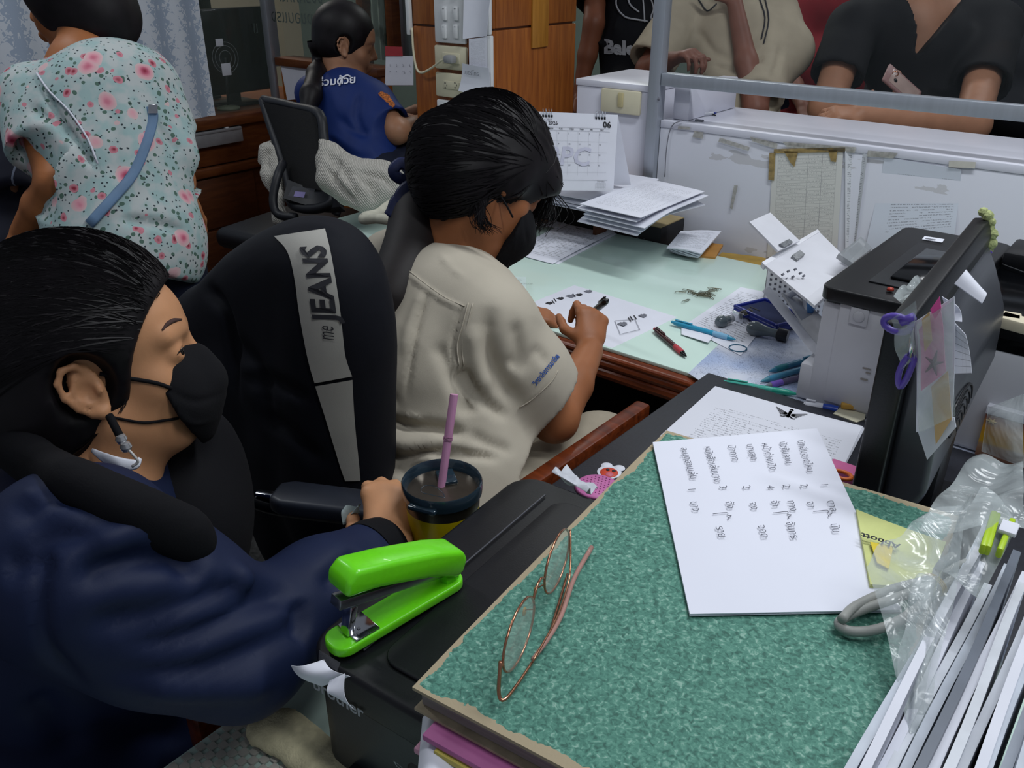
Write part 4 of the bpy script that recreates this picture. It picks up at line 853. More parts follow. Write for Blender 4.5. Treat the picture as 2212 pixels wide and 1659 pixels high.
mb = MB(); q = [Zp(*p, DZ+.0024) for p in ((1328, 693), (1372, 690), (1382, 712), (1340, 722))]
for a, b in zip(q, q[1:]+q[:1]): mb.tube([a, b], .0005, 4)
mb.build('printed_frame', INKG, idp)
# desk pens
TEAL = M('teal_plastic', '#2aa08a', .3); CYAN = M('cyan_plastic', '#2f93b8', .25); LBL = M('pale_blue_rubber', '#7fb4d6', .5); DRED = M('dark_red_plastic', '#3a1216', .25); REDG = M('red_rubber', '#b23440', .5)
pen('pen', 'dark red retractable pen lying near the desk front edge', Zp(1413, 710, DZ+.008), Zp(1483, 770, DZ+.006), .0058, DRED, REDG, BLKG, cap=REDG)
pen('pen', 'light blue retractable pen lying across the printed sheets', Zp(1450, 695, DZ+.009), Zp(1590, 734, DZ+.007), .0058, CYAN, LBL, CYAN)
# rubber band
c = Zp(1594, 752, DZ+.003); o = tube('rubber_band', [c+V(math.cos(a)*.0175, math.sin(a)*.0175, 0) for a in np.linspace(0, 2*math.pi, 33)], .0013, M('blue_rubber', '#1e5a78', .5), None, 6); tag(o, 'blue rubber band lying on the doodled sheet', 'band')
# paper clips
def clip_pts(s=1):
    r = .0035*s; L = .026*s; P_ = []
    for a in np.linspace(-90, 90, 7): P_.append((L/2+r*math.cos(math.radians(a)), r*math.sin(math.radians(a))))
    for a in np.linspace(90, 270, 7): P_.append((-L/2+r*math.cos(math.radians(a))*1.0, r*math.sin(math.radians(a))))
    for a in np.linspace(-90, 90, 7): P_.append((L/2*.6+r*.65*math.cos(math.radians(a)), r*.65*math.sin(math.radians(a))-.001*s))
    P_.append((-L/4, r*.65-.001*s)); return P_
BRONZE = M('bronze_wire', '#6f6c58', .35, .6)
r2 = random.Random(3); first = None
for k in range(17):
    if k < 16: u_, v_, z_ = 1472+r2.random()*72, 628+r2.gauss(0, 4.5)+4, DZ+.002+.0013*(k % 4)
    else: u_, v_, z_ = 1482, 650, DZ+.002
    if first is None: first = tube('paper_clip', [V(x, y, 0) for x, y in clip_pts()], .0006, BRONZE, None, 5); o = first
    else: o = first.copy(); COL.objects.link(o)
    o.location = Zp(u_, v_, z_).tolist(); o.rotation_euler = (r2.uniform(-.1, .1), r2.uniform(-.1, .1), r2.uniform(0, 3.1))
    if k < 16: tag(o, 'bronze wire paper clip in the small heap on the mint desk', 'paper clip', 'paper clips heaped on the desk')
    else:
        tag(o, 'single bronze paper clip lying just below the heap', 'paper clip')
        if 'group' in o: del o['group']
    if k == 0: tag(o, 'bronze wire paper clip in the small heap on the mint desk', 'paper clip', 'paper clips heaped on the desk')
# doodled sheet under clear film
def doodle():
    k = NT('doodled_sheet'); tc = k.n('ShaderNodeTexCoord'); mp = k.n('ShaderNodeMapping'); mp.inputs['Scale'].default_value = (1, 1, 1); k.l(tc.outputs['Object'], mp.inputs[0])
    n = k.n('ShaderNodeTexNoise'); n.inputs['Scale'].default_value = 130; n.inputs['Detail'].default_value = 2; n.inputs['Distortion'].default_value = 2; k.l(mp.outputs[0], n.inputs[0])
    n2 = k.n('ShaderNodeTexNoise'); n2.inputs['Scale'].default_value = 6; n2.inputs['Detail'].default_value = 2; k.l(mp.outputs[0], n2.inputs[0])
    a = k.math('ABSOLUTE', k.math('SUBTRACT', n.outputs[0], .5)); ln = k.math('LESS_THAN', a, .014); ln = k.math('MULTIPLY', ln, k.math('GREATER_THAN', n2.outputs[0], .47))
    blue = k.ramp(n2.outputs[0], [(.42, '#d2d6e2'), (.62, '#a9b9da')]); k.l(k.mix(k.math('MULTIPLY', ln, .75), blue, '#3c4664'), k.b.inputs['Base Color']); k.b.inputs['Roughness'].default_value = .18; k.b.inputs['Coat Weight'].default_value = .5; return k.m
DOOD = doodle()
zs = DZ+.0007
def onz_poly(name, lab, cat, px, z, mat, th=.0008):
    v = [Zp(u, v_, z) for u, v_ in px]; n = len(v); v2 = [p-V(0, 0, th) for p in v]
    o = mk(name, v+v2, [tuple(range(n)), tuple(range(2*n-1, n-1, -1))]+[(i, i+n, (i+1) % n+n, (i+1) % n) for i in range(n)], mat, None, False); tag(o, lab, cat); return o
v = [Zp(1665, 638, zs), Zp(1487, 806, zs), V(XE+.006, YF-.02, zs), V(XE+.006, .92, zs), V(.1, .92, zs), V(.1, 1.82, zs)]
n = len(v); o = mk('doodled_sheet', v+[p-V(0, 0, .0006) for p in v], [tuple(range(n)), tuple(range(2*n-1, n-1, -1))]+[(i, i+n, (i+1) % n+n, (i+1) % n) for i in range(n)], DOOD, None, False); tag(o, 'large white sheet covered in ink doodles under the stamps and pens', 'paper')
flat('document', 'printed list sheet under the blue pen and the stamps', 'paper', [(1600, 620), (1700, 640), (1600, 768), (1478, 703)], DZ+.0022, DOC)
flat('paper_slip', 'round-cornered white slip partly under the blue pen', 'paper', [(1472, 706), (1540, 728), (1530, 742), (1472, 722)], DZ+.0036, PAPER, curl=lambda u, v: .002*u)
# stamps and pad
NAVY = M('navy_tray_plastic', '#1c2a80', .3)
sp_ = thing('stamp_pad', 'open dark blue stamp pad case beside the white printer', 'stamp pad', Zp(1650, 690, DZ)); q = [Zp(*p, DZ+.012) for p in ((1648, 652), (1722, 690), (1698, 718), (1590, 672))]
cc = sum(q)/4; e1 = nrm(q[2]-q[3]+q[1]-q[0]); R_ = frame(e1, np.cross((0, 0, 1), e1)); L1 = .135; L2 = .095
box('tray', cc, (L1, L2, .014), NAVY, sp_, R_, .005, 3); box('ink_felt', cc+V(0, 0, .0065), (L1-.018, L2-.018, .004), M('blue_black_felt', '#1c2547', .9), sp_, R_, .004)
for s_ in (-1, 1): box('rim', cc+R_@V(0, s_*(L2/2-.004), .009), (L1, .006, .007), NAVY, sp_, R_, .002); box('rim', cc+R_@V(s_*(L1/2-.004), 0, .009), (.006, L2, .007), NAVY, sp_, R_, .002)
SG = M('grey_gloss_plastic', '#5c666c', .15, coat=.5)
s1 = thing('rubber_stamp', 'grey bottle-shaped stamp handle lying in front of the blue pad', 'stamp', Zp(1655, 720, DZ)); a, b = Zp(1614, 706, DZ+.016), Zp(1702, 726, DZ+.014); d = b-a; L = np.linalg.norm(d); F_ = frame(d, np.cross((0, 0, 1), d)); Rz_ = np.stack([F_[:, 1], F_[:, 2], F_[:, 0]], 1)
MB().lathe([(.0001, 0), (.009, .001), (.0155, .010), (.016, .020), (.012, .035), (.009, .048), (.009, L*.78)], a, Rz_, 24).build('handle', SG, s1); MB().lathe([(.012, L*.74), (.0135, L*.76), (.0135, L*.97), (.012, L)], a, Rz_, 20).build('stamp_head', M('black_rubber', '#1a1b20', .3), s1)
s2 = thing('date_stamp', 'grey-knobbed date stamp with metal frame lying on the list sheet', 'stamp', Zp(1600, 690, DZ)); a, b = Zp(1549, 697, DZ+.014), Zp(1580, 688, DZ+.014); d = b-a; F_ = frame(d, np.cross((0, 0, 1), d)); Rz_ = np.stack([F_[:, 1], F_[:, 2], F_[:, 0]], 1)
MB().lathe([(.0001, 0), (.008, .001), (.0125, .008), (.013, .017), (.0095, .022), (.0085, .035)], a, Rz_, 24).build('knob', SG, s2)
MB().lathe([(.0085, .022), (.0085, .045)], a, Rz_, 16).build('stem', M('clear_grey', '#8b9094'), s2); c = Zp(1608, 680, DZ+.014); box('metal_frame', c+F_@V(-.02, 0, 0), (.004, .030, .022), M('chrome', '#c8cad0', .12, 1), s2, F_, .001)
for k in range(5): MB().lathe([(.0095, 0), (.0105, .001), (.0105, .0038), (.0095, .005)], c+F_@V(-.010+k*.006, 0, 0), Rz_, 16).build('date_band', M('band_grey', '#3a3836', .6), s2)
box('metal_frame', c+F_@V(.008, -.013, -.002), (.05, .0015, .016), M('chrome', '#c8cad0'), s2, F_, .0005); box('date_plate', c+F_@V(.032, 0, -.002), (.004, .028, .02), INK, s2, F_, .001)
# more pens around the printer foot
STL = M('steel_blue_plastic', '#3f7f9e', .3); PUR = M('purple_plastic', '#6a50a8', .3); CLR2 = M('clear_violet', '#5c5470', .2, alpha=.8)
pen('pen', 'steel blue pen, upper one of the pair sliding under the white printer', Zp(1770, 770, DZ+.008), Zp(1661, 802, DZ+.006), .0058, STL, M('teal_grip', '#1f7480', .5), STL)
pen('pen', 'steel blue capped pen, lower one of the pair at the printer foot', Zp(1775, 785, DZ+.008), Zp(1643, 824, DZ+.006), .0058, STL, STL, M('dull_teal', '#3c7f92', .5))
pen('pen', 'purple-gripped clear pen at the foot of the white printer', Zp(1760, 808, DZ+.008), Zp(1651, 835, DZ+.006), .0056, CLR2, PUR, INKG, cap=PUR)
pen('pen', 'turquoise pen with white label band along the black board edge', Zp(1562, 824, DZ+.008), Zp(1724, 852, DZ+.007), .0056, M('clear_teal', '#4fb5a5', .15, alpha=.9), TEAL, TEAL)
pen('marker', 'blue and white marker lying behind the black board', Zp(1735, 872, DZ+.009), Zp(1812, 886, DZ+.009), .007, PAPER, M('royal_blue', '#2145a8', .3), M('royal_blue', '#2145a8'), grip_rng=(.55, .97))
o = onz_poly('memo_pad', 'cream paper pad lying beyond the black board', 'note pad', [(1800, 893), (1818, 877), (1872, 884), (1868, 905), (1850, 912)], DZ+.012, M('cream_paper', '#cfcab2', .8), .011)
o = box('eraser', Zp(1835, 877, DZ+.018), (.028, .012, .010), M('amber_eraser', '#c69a48', .6), None, rz(25), .003); tag(o, 'amber eraser lying on the cream pad', 'eraser')
# black board with letters
BRD = M('charcoal_board', '#20222b', .5, ns=200, na=.15, bs=300, bst=.15)
e1 = V(0, 1, 0)
b_ = thing('desk_board', 'charcoal leatherette desk board under the printed letters', 'board', (-.35, 1.1, DZ)); box('board', (-.325, 1.085, DZ+.006), (.63, .575, .009), BRD, b_, None, .004, 3)
for k, dz in enumerate((0, .0015, .003, .0045)):
    j = k*1.5
    o = flat('letter', ('printed official letter with winged emblem on top of the charcoal board' if k == 3 else 'sheet in the stack of letters on the charcoal board'), 'paper', [(1545-j, 834+j), (1868-j, 925-j), (1790, 1075), (1425+j, 942+j)], DZ+.0125+dz, lines_mat('letter_body', 30, .12, .93, .1, .72, dens=.3, dark=.55) if k == 3 else PAPER, .0012, group=None if k == 3 else 'letters stacked on the charcoal board')
garuda(1705, 895, DZ+.0178, .028, o)
stk = thing('fox_sticker', 'orange and white cartoon animal sticker on the board corner', 'sticker', Zp(1315, 1022, DZ+.011)); c = Zp(1316, 1020, DZ+.0115)
for nm, r_, dz, dx, dy, m_ in (('backing', .019, 0, 0, 0, PAPER), ('head', .014, .0008, .001, -.002, M('orange_red_print', '#c8442c', .5)), ('backing', .009, 0, -.013, .013, PAPER), ('backing', .009, 0, .006, .019, PAPER), ('muzzle', .006, .0014, .005, -.007, M('pink_print', '#c9677a')), ('eye', .003, .0016, -.004, .002, INK), ('eye', .003, .0016, .005, .005, INK)):
    mk(nm, *latheg([(.0001, .0008), (r_*.96, .0007), (r_, 0)], c+V(dx, dy, dz), None, 20), m_, stk)
pp = thing('pink_strainer', 'pink perforated plastic disc tucked under the ledger', 'strainer', Zp(1290, 1050, DZ+.01)); c = Zp(1290, 1052, DZ+.012)
mk('disc', *latheg([(.0001, .004), (.03, .003), (.034, 0)], c, None, 28), M('pink_plastic', '#c06aa4', .4), pp)
mb = MB()
for i in range(-4, 5):
    for j in range(-4, 5):
        if i*i+j*j < 20: mb.lathe([(.0001, .0007), (.0011, 0)], c+V(i*.006+(j % 2)*.003, j*.006, .0040), None, 6)
tag(mb.build('hole', M('pink_shadow', '#7a3464', .8), pp), kind='stuff')
o = sheet('crumpled_film', [Zp(1192, 1018, .915), Zp(1225, 1012, .90), Zp(1290, 1058, .90), Zp(1268, 1062, .912)], M('crumpled_white', '#c8cbd4', .4), None, .001, 8, 8, lambda u, v: .006*math.sin(9*u)*math.cos(7*v)); tag(o, 'crumpled white film on the back edge of the black printer', 'film')
# basket
bs_ = thing('plastic_basket', 'white perforated plastic basket behind the open paper tray', 'basket', Zp(1690, 650, DZ)); 
q = [V(-.735, 1.80, 0), V(-.56, 1.80, 0)]; x0, x1, y0, y1 = -.725, -.585, 1.80, 1.95
for a_, b_2 in (((x0, x1), (y0, y0+.003)), ((x0, x1), (y1-.003, y1)), ((x0, x0+.003), (y0, y1)), ((x1-.003, x1), (y0, y1))): bb('basket_wall', *a_, *b_2, .751, .85, WHITEP, bs_, .001)
mb = MB()
for i in range(14):
    for j in range(7): mb.box((x0+.012+i*.0117, y0-.0003, .762+j*.012+(i % 2)*.004), (.005, .001, .005)); mb.box((x0-.0003, y0+.012+i*.011, .762+j*.012+(i % 2)*.004), (.001, .005, .005))
tag(mb.build('hole', M('hole_grey', '#55565e', .8), bs_, False), kind='stuff')
def rrect(w, h, r, n=5):
    o = []
    for cx, cy, a0 in ((w/2-r, h/2-r, 0), (-w/2+r, h/2-r, 90), (-w/2+r, -h/2+r, 180), (w/2-r, -h/2+r, 270)):
        for k in range(n+1): a = math.radians(a0+90*k/n); o.append((cx+r*math.cos(a), cy+r*math.sin(a)))
    return o
# ---------------------------------------------------------------- black printer in the foreground
LG = M('light_grey_plastic', '#c2c3ca', .42, ns=10, na=.03)
bp = thing('printer', 'black multifunction printer in the foreground under the green ledger', 'printer', (-.31, .53, DZ))
RB = rz(4.5); c0 = V(-.318, .532, 0)
def bl(x, y, z): return c0+RB@V(x, y, 0)+V(0, 0, z)
BW, BD = .43, .352
v, f = prism(rrect(BW, BD, .028), bl(0, 0, .758), RB[:, 0], RB[:, 1], (0, 0, 1), .108, 0); mk('body', v, f, M('dark_grey_plastic', '#24272c', .38, ns=60, na=.08, bs=400, bst=.1), bp, shade_angle=40)
v, f = prism(rrect(BW+.008, BD+.008, .034), bl(0, 0, .868), RB[:, 0], RB[:, 1], (0, 0, 1), .040, .006); mk('lid', v, f, BLK, bp, shade_angle=40)
v, f = prism(rrect(BW-.07, BD-.05, .02), bl(.03, 0, .9075), RB[:, 0], RB[:, 1], (0, 0, 1), .004, .0015); mk('lid_panel', v, f, BLK, bp, shade_angle=40)
for x in (-BW/2+.048,): MB().box(bl(x, 0, .9100), (.0018, BD-.05, .002), RB, .0006).build('lid_edge_line', M('edge_grey', '#4a4b52', .3), bp)
box('control_panel', bl(.04, -BD/2-.001, .815), (.28, .014, .085), BLKG, bp, RB@rx(-18), .006); box('screen', bl(.03, -BD/2-.010, .83), (.07, .003, .04), M('screen_black', '#101418', .08), bp, RB@rx(-18), .001)
for k in range(6): box('button', bl(.09+.014*(k % 3), -BD/2-.010, .84-.02*(k//3)), (.009, .003, .009), BLK2, bp, RB@rx(-18), .001)
box('paper_tray', bl(0, -BD/2-.002, .775), (.34, .02, .03), BLK2, bp, RB, .005)
LOGO = M('logo_grey', '#a3a6ad', .4)
txt('logo', 'brother', bl(-BW/2+.010, -BD/2-.0050, .868), RB[:, 0], (0, 0, 1), .020, LOGO, bp, .0006, bold=.02)
txt('model_lettering', 'DCP-T720DW', bl(-.100, -BD/2-.0045, .848), RB[:, 0], V(0, -.31, .95), .0155, LOGO, bp, .009)
for k in range(4): box('foot', bl((-1, 1)[k % 2]*.18, (-1, 1)[k//2]*.14, .7545), (.03, .03, .0085), BLK, bp, RB, .002)
# curled torn paper taped on the printer's corner
tp = thing('torn_paper', 'curled torn white paper taped to the front left corner of the black printer', 'paper', bl(-BW/2-.01, -BD/2, .86))
dd = lambda u, v, d: P(u, v, d)
sheet('paper_flap', [P(628, 1437, .705), P(700, 1424, .70), P(752, 1465, .695), P(690, 1487, .70)], PAPER, tp, .0005, 10, 10, lambda u, v: .010*math.sin(3.1*u)*(1-v)+.006*math.sin(4*v))
sheet('paper_flap', [P(712, 1470, .695), P(745, 1455, .69), P(765, 1532, .69), P(722, 1500, .695)], PAPER, tp, .0005, 10, 10, lambda u, v: .008*math.sin(3.1*v))
sheet('clear_tape', [P(690, 1405, .70), P(735, 1432, .695), P(728, 1450, .693), P(688, 1424, .70)], M('clear_tape', '#55565c'), tp, .0004)
# ---------------------------------------------------------------- stapler
GREEN = M('lime_plastic', '#6fe01c', .28, ns=200, na=.03, coat=.2); CHR = M('chrome', '#c8cad0', .12, 1)
stp = thing('stapler', 'bright lime green stapler lying open on the black printer lid', 'stapler', Zp(850, 1330, .912))
zt = .9122; N_ = Zp(733, 1399, zt); H_ = Zp(972, 1258, zt); a_ = nrm(H_-N_); L = np.linalg.norm(H_-N_); F_ = frame(a_, np.cross((0, 0, 1), a_)); l_ = F_[:, 1]
def sp3(x, y, z): return N_+a_*x+l_*y+V(0, 0, z)
q = [(-.014*0, -.012), (.004, -.0165), (L*.5, -.0165), (L, -.010), (L+.006, 0), (L, .010), (L*.5, .0165), (.004, .0165), (-.006, .010), (-.009, 0), (-.006, -.010)]
v, f = prism(rrect(L+.02, .034, .014), sp3(L/2, 0, 0), a_, l_, (0, 0, 1), .010, .003); mk('base', v, f, GREEN, stp, shade_angle=40)
box('anvil_plate', sp3(.022, 0, .0105), (.026, .030, .0022), CHR, stp, F_, .0006)
for k in range(4): box('anvil_dimple', sp3(.016+.004*(k % 2), -.008+.005*k, .0122), (.003, .0025, .0012), INKG, stp, F_, .0004)
ang = math.radians(14); ad = nrm(a_*math.cos(ang)-V(0, 0, 1)*math.sin(ang)); un = nrm(a_*math.sin(ang)+V(0, 0, 1)*math.cos(ang)); FA = np.stack([ad, l_, un], 1); hz = sp3(L-.006, 0, .017)
MB().box(hz-ad*L*.5+un*.004, (L*.96, .015, .010), FA, .001).build('magazine', M('steel', '#8a8d94', .25, .9), stp)
HA = math.radians(19); ad2 = nrm(a_*math.cos(HA)-V(0, 0, 1)*math.sin(HA)); un2 = nrm(a_*math.sin(HA)+V(0, 0, 1)*math.cos(HA))
prof = [(-.135, .004), (-.138, .018), (-.130, .030), (-.09, .032), (-.03, .032), (.004, .029), (.012, .020), (.012, .006), (.004, .0), (-.03, .006), (-.10, .008)]
s_ = (L+.008)/.145; v, f = prism([(x*s_, y) for x, y in prof], hz-l_*.0165+un2*.0, ad2, un2, l_, .033, .005); mk('handle', v, f, GREEN, stp, shade_angle=45)
box('driver', sp3(.013, 0, .026), (.007, .012, .030), CHR, stp, FA, .001); box('spring_bar', hz-ad*L*.45+un*.012, (L*.5, .004, .003), INKG, stp, FA, .001)
box('hinge_block', sp3(L-.004, 0, .014), (.018, .022, .016), GREEN, stp, F_, .004)
# ---------------------------------------------------------------- folders and green ledger
LZ = .965
A_, B_ = Zp(890, 1478, LZ), Zp(1440, 925, LZ); rdir = nrm(B_-A_); xdir = nrm(V(rdir[1], -rdir[0], 0)); q = Zp(1945, 1508, LZ); WL = float((q-A_)@xdir); HL = np.linalg.norm(B_-A_)
def lp(u, v, z=0): return A_+xdir*u*WL+rdir*v*HL+V(0, 0, z)
def ledger_mat():
    k = NT('green_marbled_cloth'); tc = k.n('ShaderNodeTexCoord'); n = k.n('ShaderNodeTexNoise'); n.inputs['Scale'].default_value = 230; n.inputs['Detail'].default_value = 3; n.inputs['Distortion'].default_value = .8; k.l(tc.outputs['Object'], n.inputs[0])
    g = k.ramp(n.outputs[0], [(.32, '#2b5c50'), (.46, '#41796a'), (.58, '#548c7b'), (.72, '#8ab0a1')])
    sp = k.n('ShaderNodeSeparateXYZ'); k.l(tc.outputs['UV'], sp.inputs[0]); u, v = sp.outputs[0], sp.outputs[1]
    e = k.math('MINIMUM', k.math('MINIMUM', u, k.math('SUBTRACT', 1, u)), k.math('MINIMUM', v, k.math('SUBTRACT', 1, v)))
    n2 = k.n('ShaderNodeTexNoise'); n2.inputs['Scale'].default_value = 14; n2.inputs['Detail'].default_value = 5; n2.inputs['Roughness'].default_value = .7; k.l(tc.outputs['Object'], n2.inputs[0])
    w = k.math('LESS_THAN', e, k.math('MULTIPLY', k.math('SUBTRACT', n2.outputs[0], .33), .085)); n3 = k.n('ShaderNodeTexNoise'); n3.inputs['Scale'].default_value = 5; n3.inputs['Detail'].default_value = 8; k.l(tc.outputs['Object'], n3.inputs[0])
    w = k.math('MAXIMUM', w, k.math('MULTIPLY', k.math('GREATER_THAN', n3.outputs[0], .715), .6))
    k.l(k.mix(w, g, '#a3957a'), k.b.inputs['Base Color']); k.b.inputs['Roughness'].default_value = .7; k.bump(n.outputs[0], .25); return k.m
LEDG = ledger_mat(); TAN = M('worn_board_edge', '#a5977f', .8, ns=80, na=.15)
lg = thing('ledger', 'large green marbled ledger with worn tan edges under the eyeglasses', 'ledger', lp(.5, .5, -.03))
sheet('cover', [lp(0, 1), lp(1, 1), lp(1, 0), lp(0, 0)], LEDG, lg, .003, 12, 12, lambda u, v: -.003*(abs(2*v-1)**3)); 
def slab(name, u0, u1, v0, v1, z0, z1, mat, par, bev=.001):
    c = (lp(u0, v0)+lp(u1, v1))/2; return box(name, V(c[0], c[1], LZ+(z0+z1)/2), ((u1-u0)*WL, (v1-v0)*HL, z1-z0), mat, par, np.stack([xdir, rdir, V(0, 0, 1)], 1), bev)
slab('cover_board', .002, .998, .002, .998, -.0068, -.0040, TAN, lg, .0008); slab('pages', .012, .985, .012, .985, -.024, -.0075, M('grey_page_edges', '#8f8684', .8, ns=3, na=.2, stretch=(1, 1, 60)), lg); slab('back_cover', .0, 1, .0, 1, -.028, -.0248, TAN, lg)
PK = M('pink_folder_card', '#c08aa2', .6, ns=20, na=.06); PK2 = M('magenta_card', '#b4649a', .55); YL = M('yellow_card', '#c8b85a', .6)
random.seed(11)
for k, (m_, lab, u0, v0) in enumerate([(PK2, 'magenta plastic folder directly under the green ledger', .06, -.03), (YL, 'yellow-edged folder second under the green ledger', .10, -.035), (PAPER, 'wad of white sheets between the folders under the ledger', .10, -.04), (PK, 'pale pink folder lowest under the green ledger', .03, -.03)]):
    z1 = -.029-.0068*k; o = slab('folder' if m_ is not PAPER else 'paper_wad', u0, .93, v0, .62, z1-.006, z1, m_, None, .0012); tag(o, lab, 'folder' if m_ is not PAPER else 'paper')
o = sheet('bent_sheet', [lp(.0, .02, -.045), lp(.06, .05, -.036), lp(.22, -.07, -.040), lp(.12, -.10, -.052)], PAPER, None, .0006, 8, 8, lambda u, v: .006*math.sin(4*u)); tag(o, 'bent white sheet poking out under the ledger corner', 'paper')
st2 = thing('box_file', 'grey box file propping up the far end of the ledger on the desk board', 'box file', lp(.5, .85, -.2)); slab('file_body', .1, .9, .80, .97, -.198, -.0285, M('mid_grey_plastic', '#8f9299'), st2, .004); slab('spine_label', .3, .7, .798, .800, -.15, -.06, PAPER, st2, .0003)
# sheet of handwriting
hp = [Zp(u, v, LZ+.004) for u, v in ((1410, 955), (1765, 925), (1948, 1318), (1490, 1327))]
hs = sheet('handwritten_sheet', hp, M('bright_paper', '#dfe1ee', .7, ns=10, na=.01), None, .0010, 12, 12, lambda u, v: .0035*max(0, v-.85)); tag(hs, 'white folded sheet with Thai handwriting lying on the green ledger', 'paper')
sheet('under_fold', [p-V(0, 0, .0022) for p in hp[:2]]+[hp[2]-V(0, 0, .0015), hp[3]-V(0, 0, .0015)], PAPER, hs, .0006)
PENC = M('pencil_grey', '#4c4e5c', .7)
def hp_(u, v): return Zp(u, v, LZ+.0058)
rows = [((1722, 952), '\u0e1a\u0e31\u0e01\u0e2d\u0e34\u0e48\u0e21\u0e2d\u0e32\u0e14\u0e44\u0e2b\u0e19', (1772, 1045), '1', (1786, 1082), '\u0e15\u0e32\u0e25', (1793, 1132), '\u0e19\u0e31\u0e19'), ((1683, 955), '\u0e1a\u0e31\u0e27\u0e02\u0e36\u0e49\u0e19\u0e25\u0e32\u0e19', (1728, 1047), '2', (1742, 1084), '\u0e08\u0e32', None, None),
        ((1645, 958), '\u0e2b\u0e19\u0e49\u0e32\u0e15\u0e48\u0e32\u0e07\u0e40\u0e1b\u0e34\u0e14', (1690, 1048), '2', (1700, 1082), '\u0e17\u0e32\u0e07', (1697, 1128), '\u0e08\u0e31\u0e19\u0e17\u0e23'), ((1612, 960), '\u0e1a\u0e32\u0e19\u0e2a\u0e38\u0e14', (1655, 1050), '4', (1664, 1082), '\u0e08\u0e49\u0e32', None, None),
        ((1572, 962), '\u0e1a\u0e31\u0e01\u0e16\u0e32\u0e07', (1604, 1050), '2', (1618, 1086), '\u0e08\u0e07', (1636, 1135), '\u0e08\u0e2d\u0e14'), ((1520, 965), '\u0e2b\u0e19\u0e31\u0e07\u0e2a\u0e37\u0e2d\u0e40\u0e25\u0e48\u0e21\u0e1a\u0e32\u0e07', (1553, 1050), '3', (1566, 1084), '\u0e08\u0e31\u0e07', (1545, 1138), '\u0e23\u0e32\u0e22'), ((1470, 968), '\u0e25\u0e30\u0e21\u0e38\u0e14\u0e2a\u0e32\u0e21\u0e40\u0e25\u0e48\u0e21', (1485, 1055), '1', (1490, 1084), '\u0e02\u0e32\u0e27', None, None)]
for r_ in rows:
    for k in range(0, 8, 2):
        if r_[k] is None: continue
        a = hp_(*r_[k]); d = hp_(r_[k][0]+22, r_[k][1]+70)-a; e = hp_(r_[k][0]+40, r_[k][1]-6)-a
        txt('handwriting', r_[k+1], a, d, e, .0125, PENC, hs, .0006, bold=-.008, shear=.1)
for u_, v_ in ((1765, 1105), (1678, 1108), (1548, 1110)):
    tube('handwriting', smoothpts([hp_(u_-8, v_), hp_(u_+22, v_-3), hp_(u_+24, v_+3), hp_(u_+32, v_+4), hp_(u_+25, v_+8), hp_(u_+26, v_+12)], 3), .00035, PENC, hs, 4)
# eyeglasses
RG = M('rose_gold', '#b98368', .2, .9); LENS = M('lens_glass', '#cfe0d6', .02, alpha=.22, spec=1, na=0); CLT = M('clear_rose_plastic', '#b98d84', .2, alpha=.85)
gl = thing('eyeglasses', 'rose-gold wire eyeglasses with folded arms on the green ledger', 'eyeglasses', Zp(1160, 1350, LZ))
g0, g1 = Zp(1088, 1490, LZ+.006), Zp(1232, 1205, LZ+.006); ga = nrm(g1-g0); gs = nrm(np.cross((0, 0, 1), ga)); gu = nrm(V(0, 0, 1)*.99+gs*.05); gn = nrm(np.cross(ga, gu)); GL = np.linalg.norm(g1-g0); lr = GL*.205
if (gs@(V(-1, 0, 0))) < 0: gu = nrm(V(0, 0, 1)*.99-gs*.05); gn = nrm(np.cross(ga, gu))
def gp3(x, y, z=0): return g0+ga*x+gu*y+gn*z
cen = (lr*1.06, GL-lr*1.06)
for cx in cen:
    ring = [gp3(cx+lr*1.0*math.cos(a), .0235+.0235*math.sin(a)) for a in np.linspace(0, 2*math.pi, 41)]; tube('rim', ring, .0011, RG, gl, 7)
    v_ = [gp3(cx, .0235)]+ring[:-1]; n = len(v_)-1; mk('lens', np.array(v_+[p+gn*.0012 for p in v_]), [(0, i+1, (i+1) % n+1) for i in range(n)]+[(n+1, n+1+(i+1) % n+1, n+1+i+1) for i in range(n)], LENS, gl)
tube('bridge', [gp3(cen[0]+lr*.98, .030), gp3((cen[0]+cen[1])/2-.006, .036), gp3((cen[0]+cen[1])/2+.006, .036), gp3(cen[1]-lr*.98, .030)], .0012, RG, gl, 7, 5)
for s_, cx in ((1, cen[0]+lr*.9), (-1, cen[1]-lr*.9)):
    tube('pad_arm', [gp3(cx, .022), gp3(cx+s_*.001, .020, -.004*1), gp3(cx+s_*.003, .017, -.008)], .0006, RG, gl, 6, 3); mk('nose_pad', *latheg([(.0001, .002), (.0035, .0012), (.004, 0)], gp3(cx+s_*.003, .015, -.009), frame(ga, gu), 14), M('amber_pad', '#b8892c', .3), gl)
ze = LZ+.004
tube('temple_arm', [gp3(-.002, .030), Zp(1078, 1500, ze+.006), Zp(1096, 1506, ze+.002), Zp(1150, 1430, ze), Zp(1182, 1380, ze), Zp(1205, 1310, ze), Zp(1226, 1240, ze)], [.0016, .0016, .0014, .0011, .0011, .0012, .0012], RG, gl, 7, 5)
tube('temple_arm', [gp3(GL+.002, .030), Zp(1232, 1225, ze+.01), Zp(1225, 1270, ze+.004), Zp(1200, 1340, ze+.003), Zp(1150, 1430, ze+.003)], .0010, RG, gl, 7, 5)
tube('temple_tip', [Zp(1150, 1425, ze+.001), Zp(1180, 1385, ze+.001), Zp(1212, 1330, ze), Zp(1240, 1250, ze), Zp(1278, 1182, ze)], [.0016, .0021, .0022, .0022, .0024], CLT, gl, 8, 5)
